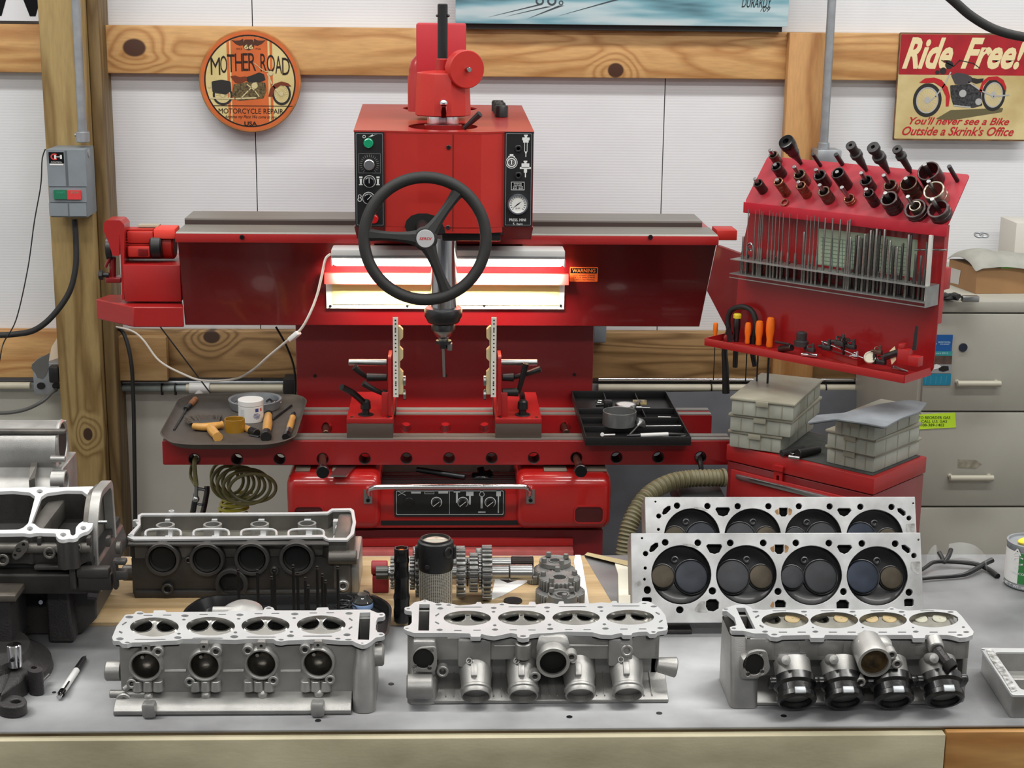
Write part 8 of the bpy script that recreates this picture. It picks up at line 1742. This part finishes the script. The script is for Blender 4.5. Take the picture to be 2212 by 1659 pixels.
# ---- torch and lantern
p=T(868,1342,ZS);h=V(868,1186,p.y).z-ZS;r=(V(885,1300,p.y)-V(851,1300,p.y)).length/2
to=thing('black_torch',p,'black cylindrical torch with orange tail switch standing behind the front heads','torch')
prof=[(r*.9,0),(r,.002)]
for t0,t1,rr_ in((.0,.17,1.05),(.17,.28,.98),(.30,.36,1.05),(.38,.58,.92),(.60,.66,1.02),(.68,.80,.9),(.82,.86,1.0),(.86,.97,.92)):prof+=[(r*rr_,h*t0+.003),(r*rr_,h*t1)]
build('body',MB().lathe(prof+[(r*.9,h),(r*.7,h),(r*.66,h-.004),(1e-4,h-.004)],p,(0,0,1),28),GLOSSB,to)
build('tail_switch',MB().ball(p+Vector((0,0,h-.004)),r*.55,(1,1,.4)),mat('orange_rubber',(210,110,40),.5),to)
build('crown',MB().lathe([(r*.92,h-.004),(r*.95,h+.002),(r*.75,h+.002),(r*.74,h-.004)],p,(0,0,1),24,close=True,star=lambda i:1 if i%4 else .9),BLACK,to)
p=T(941,1326,ZS);k=(V(981,1300,p.y)-V(904,1300,p.y)).length/2
ln=thing('mesh_lantern',p,'black capped lantern with pale mesh sleeve standing beside the black torch','lantern')
zc1=V(941,1228,p.y).z-ZS;zc2=V(941,1166,p.y).z-ZS
MESH=bpy.data.materials.new('mesh_sleeve');MESH.use_nodes=True;nt=MESH.node_tree;N_=nt.nodes;L_=nt.links
tcx=N_.new('ShaderNodeTexCoord');wv=N_.new('ShaderNodeTexWave');wv.bands_direction='Z';wv.inputs['Scale'].default_value=120;wv.inputs['Distortion'].default_value=1.5;L_.new(tcx.outputs['Object'],wv.inputs[0])
w2_=N_.new('ShaderNodeTexWave');w2_.bands_direction='X';w2_.inputs['Scale'].default_value=100;w2_.inputs['Distortion'].default_value=1.5;L_.new(tcx.outputs['Object'],w2_.inputs[0])
mxm=N_.new('ShaderNodeMath');mxm.operation='MAXIMUM';L_.new(wv.outputs['Fac'],mxm.inputs[0]);L_.new(w2_.outputs['Fac'],mxm.inputs[1]);rpm=N_.new('ShaderNodeValToRGB');L_.new(mxm.outputs[0],rpm.inputs[0]);rpm.color_ramp.elements[0].position=.55;rpm.color_ramp.elements[0].color=lin((52,50,46));rpm.color_ramp.elements[1].position=.95;rpm.color_ramp.elements[1].color=lin((176,172,160));L_.new(rpm.outputs[0],N_['Principled BSDF'].inputs['Base Color'])
build('mesh_sleeve',MB().lathe([(k*.88,0),(k*.92,.002),(k*.93,zc1),(1e-4,zc1)],p,(0,0,1),40),MESH,ln)
build('cap',MB().lathe([(k*.95,zc1+.0005),(k*1.0,zc1+.006),(k*1.02,zc2-.012),(k*.98,zc2-.002),(k*.86,zc2),(k*.84,zc2+.003),(k*.76,zc2+.003),(k*.74,zc2-.002),(1e-4,zc2-.002)],p,(0,0,1),40),BLACK,ln)
build('lens',MB().lathe([(k*.73,zc2-.0018),(k*.5,zc2+.001),(1e-4,zc2+.002)],p,(0,0,1),36,op=True),mat('frosted_lens',(168,162,148),.25,coat=.5),ln)
build('clip_ring',MB().torus(p+Vector((k*.72,-k*.72,(zc1+zc2)/2+.01)),(-.7,.7,0),.008,.002,20,8),BLACK,ln)
for s in(-1,1):build('handle_lug',MB().box(p+Vector((s*k*1.04,0,(zc1+zc2)/2+.004)),(.006,.014,.022),None,.002),BLACK,ln)
build('button',MB().cyl(p+Vector((-k*.45,-k*.88,zc1+.012)),p+Vector((-k*.47,-k*.95,zc1+.012)),.004),GUN,ln)
# ---- gear helpers
GR=mat('gear_steel',(128,128,126),.38,.85,noise_s=30,noise_a=.15);GRD=mat('gear_steel_dark',(96,95,92),.42,.8,noise_s=30,noise_a=.15)
def gear(mb,c,ax,r,h,teeth,bore=.35,dish=0):
 u,v,w=frame(ax);P=Pl(Vector(c),u,v);out=[]
 for i in range(teeth):
  for dt,q in((-.30,.87),(-.20,1),(.20,1),(.30,.87)):
   t=2*math.pi*(i+dt)/teeth;out.append((r*q*math.cos(t),r*q*math.sin(t)))
 s=1 if P.n.dot(w)>0 else-1
 return mb.plate(P,out,[circ(0,0,r*bore,24)],0,h*s)if s>0 else mb.plate(P,out,[circ(0,0,r*bore,24)],-h,0)
# transmission shafts
gsh=thing('gear_shaft',T(1000,1290,ZS),'transmission shaft with stacked steel gears lying behind the lantern','gear shaft')
Yg1_=T(1040,1299,ZS).y+.012;rG=(V(1041,1300,Yg1_)-V(1041,1186,Yg1_)).length/2*.98;zG=ZS+rG+.001
def gx(px):return V(px,1240,Yg1_).x
build('shaft',MB().cyl((gx(838),Yg1_,zG),(gx(1100),Yg1_,zG),.012).cyl((gx(1100),Yg1_,zG+.0),(gx(1151),Yg1_,zG+.0),.0135),STEEL,gsh)
for i,(x0,x1,r,t,m)in enumerate(((844,852,.6,22,GR),(886,896,.62,24,GR),(898,906,.9,26,GRD),(986,1005,.9,26,GR),(1014,1032,.72,22,GR),(1041,1062,1.0,30,GR),(1008,1012,.5,30,GRD),(1034,1040,.62,30,STEEL))):
 build('gear',gear(MB(),(gx(x0),Yg1_,zG),(1,0,0),rG*r,gx(x1)-gx(x0),t,.25),m,gsh,smooth=None,bevel=.0004)
build('spline_end',MB().lathe([(.012,0),(.012,.02)],(gx(838)-.02,Yg1_,zG),(1,0,0),32,star=lambda i:1 if i%4<2 else .86),GRD,gsh)
gs2=thing('gear_shaft',T(1000,1255,ZS),'second transmission shaft with dark sleeve end behind the first gear shaft','gear shaft')
Yg2_=Yg1_+.09;zG2=ZS+.032
def gx2(px):return V(px,1225,Yg2_).x
build('shaft',MB().cyl((gx2(900),Yg2_,zG2),(gx2(1105),Yg2_,zG2),.011),STEEL,gs2)
build('sleeve',MB().cyl((gx2(1104),Yg2_,zG2),(gx2(1152),Yg2_,zG2),.0125),mat('blackened_steel',(44,38,36),.35,.8),gs2)
for x0,x1,r,t in((892,903,.030,26),(985,1004,.031,26),(1028,1040,.027,24),(1046,1062,.024,24)):build('gear',gear(MB(),(gx2(x0),Yg2_,zG2),(1,0,0),r,gx2(x1)-gx2(x0),t,.25),GR,gs2,smooth=None)
p=T(*KG(150,540),ZS)
rb=thing('red_holder',p,'small red machined block supporting the left end of the gear shaft','block')
build('block',MB().bb(p.x-.014,p.x+.014,p.y,p.y+.03,ZS+.0005,ZS+.03,.001),mat('deep_red',(140,30,40),.45),rb);build('collar',MB().cyl((p.x-.016,p.y+.014,ZS+.042),(p.x+.012,p.y+.014,ZS+.042),.0125),bpy.data.materials['deep_red'],rb)
# loose gears in a pile
GL=mat('matt_gear',(132,132,130),.5,.6,noise_s=25,noise_a=.12)
def flatgear(x,y,z,rp,t,h,lab,dogs=0,plain=False,bore=.4):
 c=T(*KG(x,y),z+h);c.z=z;r=rp/3.568*(c-CAM).dot(FW)/F
 g=thing('loose_gear',c,lab,'gear')
 mb=MB().lathe([(r*bore,0),(r,0),(r,h),(r*.9,h),(r*.86,h*.8),(r*bore,h*.8)],c,(0,0,1),36,close=True)if plain else gear(MB(),c,(0,0,1),r,h,t,bore)
 build('toothed_ring',mb,GL,g,smooth=40 if plain else None,bevel=0 if plain else .0004)
 for i in range(dogs):
  a_=2*math.pi*(i+.3)/dogs;build('dog',MB().cyl(c+Vector((r*.8*math.cos(a_),r*.8*math.sin(a_),h)),c+Vector((r*.8*math.cos(a_),r*.8*math.sin(a_),h+.008)),.005,.0045,12),GL,g)
 build('inner_spline',MB().lathe([(r*bore,h*.98),(r*bore*.98,h),(r*bore*.8,h),(r*bore*.8,h*.1),(r*bore,0)],c,(0,0,1),36,close=True,star=lambda i:1 if i%3 else .93),GL,g)
 return g
flatgear(1490,350,ZS+.001,158,34,.022,'gear at the back of the loose pile, under a dogged ring')
flatgear(1495,285,ZS+.0235,122,30,.008,'dogged ring on top of the back of the gear pile',4,True,.42)
flatgear(1330,400,ZS+.001,50,18,.014,'small gear at the left foot of the gear pile')
flatgear(1535,520,ZS+.001,190,40,.020,'largest gear at the bottom front of the loose pile')
flatgear(1530,415,ZS+.0215,160,30,.018,'gear with five dogs in the middle of the loose pile',5)
flatgear(1555,640,ZS+.001,150,34,.020,'gear half hidden behind the centre head deck')
flatgear(1552,545,ZS+.0215,112,24,.016,'splined dog ring at the front of the loose pile',3,True,.5)
# papers and strips
Pz0=HP(ZS)
pg_=thing('paper_slip',T(*KG(1150,480),ZS),'white paper slip with dark printed patch lying by the gear shaft','paper')
build('sheet',MB().plate(Pz0,[Pz0.uv(*KG(*p))for p in((1000,595),(1040,400),(1170,385),(1310,440),(1090,562))],(),.0003,.0008),mat('white_paper',(226,226,224),.6),pg_)
build('printed_patch',MB().plate(Pz0,[Pz0.uv(*KG(*p))for p in((1070,405),(1140,392),(1200,445),(1130,465),(1070,440))],(),.0009,.0012),DARK,pg_)
Pzt=HP(ZT+.0005)
def strip(name,pts,m,lab,cat,kf=KG,z0=.0,z1=.0012,zz_=ZT):PP_=HP(zz_+.0003);return solo(name,MB().plate(PP_,[PP_.uv(*kf(*p))for p in pts],(),z0,z1),m,lab,cat)
strip('white_pad',((1690,250),(1705,310),(1760,640),(1700,640),(1640,300),(1650,250)),bpy.data.materials['white_paper'],'white paper edge beside the loose gear pile','paper',zz_=ZS)
strip('white_card',((1955,310),(2070,318),(2075,640),(1985,640),(1980,400),(1960,340)),mat('off_white_card',(216,212,196),.6),'off white card lying left of the big standing heads','card',z1=.004)
solo('wooden_strip',MB().hull([T(*KG(x,y),ZT+.0005)for x,y in((1722,245),(1745,225),(2080,296),(2060,330))],[T(*KG(x,y),ZT+.006)for x,y in((1722,245),(1745,225),(2080,296),(2060,330))]),mat('pale_strip',(176,160,120),.6),'narrow pale wooden strip lying on the steel bench behind the white card','strip')
c=T(*KG(1170,605),ZS);solo('black_disc',MB().cyl(c,c+Vector((0,0,.003)),.016,seg=28),BLACK,'black disc on the tan sheet just behind the centre head','disc')
# glasses
GLS=thing('safety_glasses',T(*K8(1850,470),ZT),'clear safety glasses with black temples right of the big standing heads','glasses')
def g8(x,y,h=.006):return T(*K8(x,y),ZT+h)
build('temple',MB().tube([g8(1600,500,.006),g8(1700,488,.006),g8(1830,478,.006),g8(1900,462,.008),g8(1990,410,.012),g8(2035,388,.016)],lambda t:.003+.0022*t,8,6),BLACK,GLS)
build('temple',MB().tube([g8(1600,470,.01),g8(1660,430,.012),g8(1710,400,.014),g8(1800,398,.012),g8(1935,410,.01),g8(2010,440,.006),g8(2065,480,.004)],lambda t:.003+.0022*t,8,6),BLACK,GLS)
build('nose_bridge',MB().tube([g8(1735,345,.024),g8(1752,375,.018),g8(1765,400,.012),g8(1790,365,.02),g8(1803,330,.026)],.0042,8,6),BLACK,GLS)
clear=mat('clear_lens',(235,240,240),.08,alpha=.13)
for q in(((1790,300),(1860,290),(1940,310),(2000,365)),((1665,370),(1690,325),(1715,305),(1725,315))):
 P_=[g8(x,y,.03)for x,y in q];P2=spline(P_,6);mb=MB();n=len(P2);
 for d in(0,.0015):
  k=len(mb.v);mb.v+=[v+Vector((0,d,0))for v in P2]+[Vector((v.x,v.y-.012+d,v.z-.026))for v in P2];mb.f+=[(k+i,k+i+1,k+n+i+1,k+n+i)for i in range(n-1)]
 build('lens',mb,clear,GLS,smooth=80)
# can
pc=T(2228,1268,ZT);pc=Vector((pc.x,T(2212,1262,ZT).y+.0,ZT));k=pc.x-V(2172,1240,pc.y).x;hc=V(2228,1168,pc.y).z-ZT
cn=thing('grease_can',pc,'green and white tin with metal rim and yellow inside at the right edge','tin')
build('can_body',MB().lathe([(k*.97,.001),(k,.003),(k*1.0,.005),(k*.98,.007),(k*.98,hc-.006),(k*1.01,hc-.004),(k*1.01,hc),(k*.93,hc),(k*.9,hc-.004),(1e-4,hc-.004)],pc,(0,0,1),48),GALV,cn)
def cpatch(mb,t0,t1,z0,z1,q=1.0,n=36):
 for i in range(n):
  a,b=math.radians(t0+(t1-t0)*i/n),math.radians(t0+(t1-t0)*(i+1)/n);mb.add([pc+Vector((k*q*math.sin(t),-k*q*math.cos(t),z))for t,z in((a,z0),(b,z0),(b,z1),(a,z1))],[(0,1,2,3)])
 return mb
build('white_label',cpatch(MB(),-110,100,.012,hc-.012),WHITE,cn);build('green_label',cpatch(MB(),-48,60,.0125,hc-.0125,1.006),mat('label_green',(40,116,56),.4),cn)
build('yellow_wrap',MB().ball(pc+Vector((-k*.15,-.005,hc)),k*.5,(1,.6,.35)),mat('yellow_cloth',(236,214,60),.7),cn)
Pcn=FP(pc.y-k*.97);mb=MB()
for s,x0,y0,x1,y1 in(('A',2198,1206,2212,1192),('C',2196,1226,2214,1208),('C',2198,1237,2206,1232),('SILICONE',2194,1247,2224,1242),('NET WT. 10 OZ',2183,1276,2224,1270)):
 q0,q1=Pcn.uv(x0,y0),Pcn.uv(x1,y1);k0=len(mb.v);mb.text(s,Pcn,q0[0],q0[1],q1[0],q1[1],c=0,bold=.01)
 for v in mb.v[k0:]:dx=v.x-pc.x;v.y=pc.y-math.sqrt(max(0,(k*1.012)**2-dx*dx))
build('label_lettering',mb,WHITE,cn)
# cast pan at the right edge
PNp=thing('cast_pan',T(2190,1470,ZT),'rectangular grey cast pan with torn gasket on its rim at the right edge','pan')
zp=ZT+.038;Pp=HP(zp)
oo=rnd([Pp.uv(*p)for p in((2118,1399),(2420,1402),(2420,1500),(2186,1501))],.006);ii=rnd([Pp.uv(*p)for p in((2148,1408),(2400,1410),(2400,1490),(2206,1490))],.008)
build('rim',MB().plate(Pp,oo,[ii,circ(*Pp.uv(2124,1403),.003,12)],-.004,0),DECK,PNp,bevel=.0005)
mo_,mi_=midpt(oo),midpt(ii)
build('wall',MB().plate(Pp,[((a-mo_[0])*.985+mo_[0],(b-mo_[1])*.97+mo_[1])for a,b in oo],[ii],-.0375,-.0041),ALU,PNp)
build('pan_floor',MB().plate(HP(ZT),[((a-mi_[0])*1.01+mi_[0],(b-mi_[1])*1.01+mi_[1])for a,b in ii],(),.0005,.006),mat('pan_floor',(150,150,146),.5,.3),PNp)
build('gasket_remains',MB().plate(Pp,rnd([Pp.uv(*p)for p in((2130,1404),(2142,1402),(2155,1420),(2178,1460),(2198,1492),(2185,1496),(2165,1462),(2140,1425))],.002),(),.0002,.0012),mat('torn_gasket',(96,94,90),.6,noise_s=120,c2=(200,200,198)),PNp)
build('inner_rib',MB().bb(Pp.uv(2190,1450)[0],1.0,Pp.uv(2190,1452)[1],Pp.uv(2190,1446)[1],ZT+.006,zp-.012,.001),ALU,PNp)
# screws in the bench top
for(x,y)in((687,1557),(1230,1549),(1693,1547),(845,1478),(1424,1541),(117,1496),(37,1546)):
 c=T(x,y,ZT);build('countersunk_screw',MB().cyl(c+Vector((0,0,.0001)),c+Vector((0,0,.0008)),.0045 if x>200 else .003,seg=16),GUN,bench)
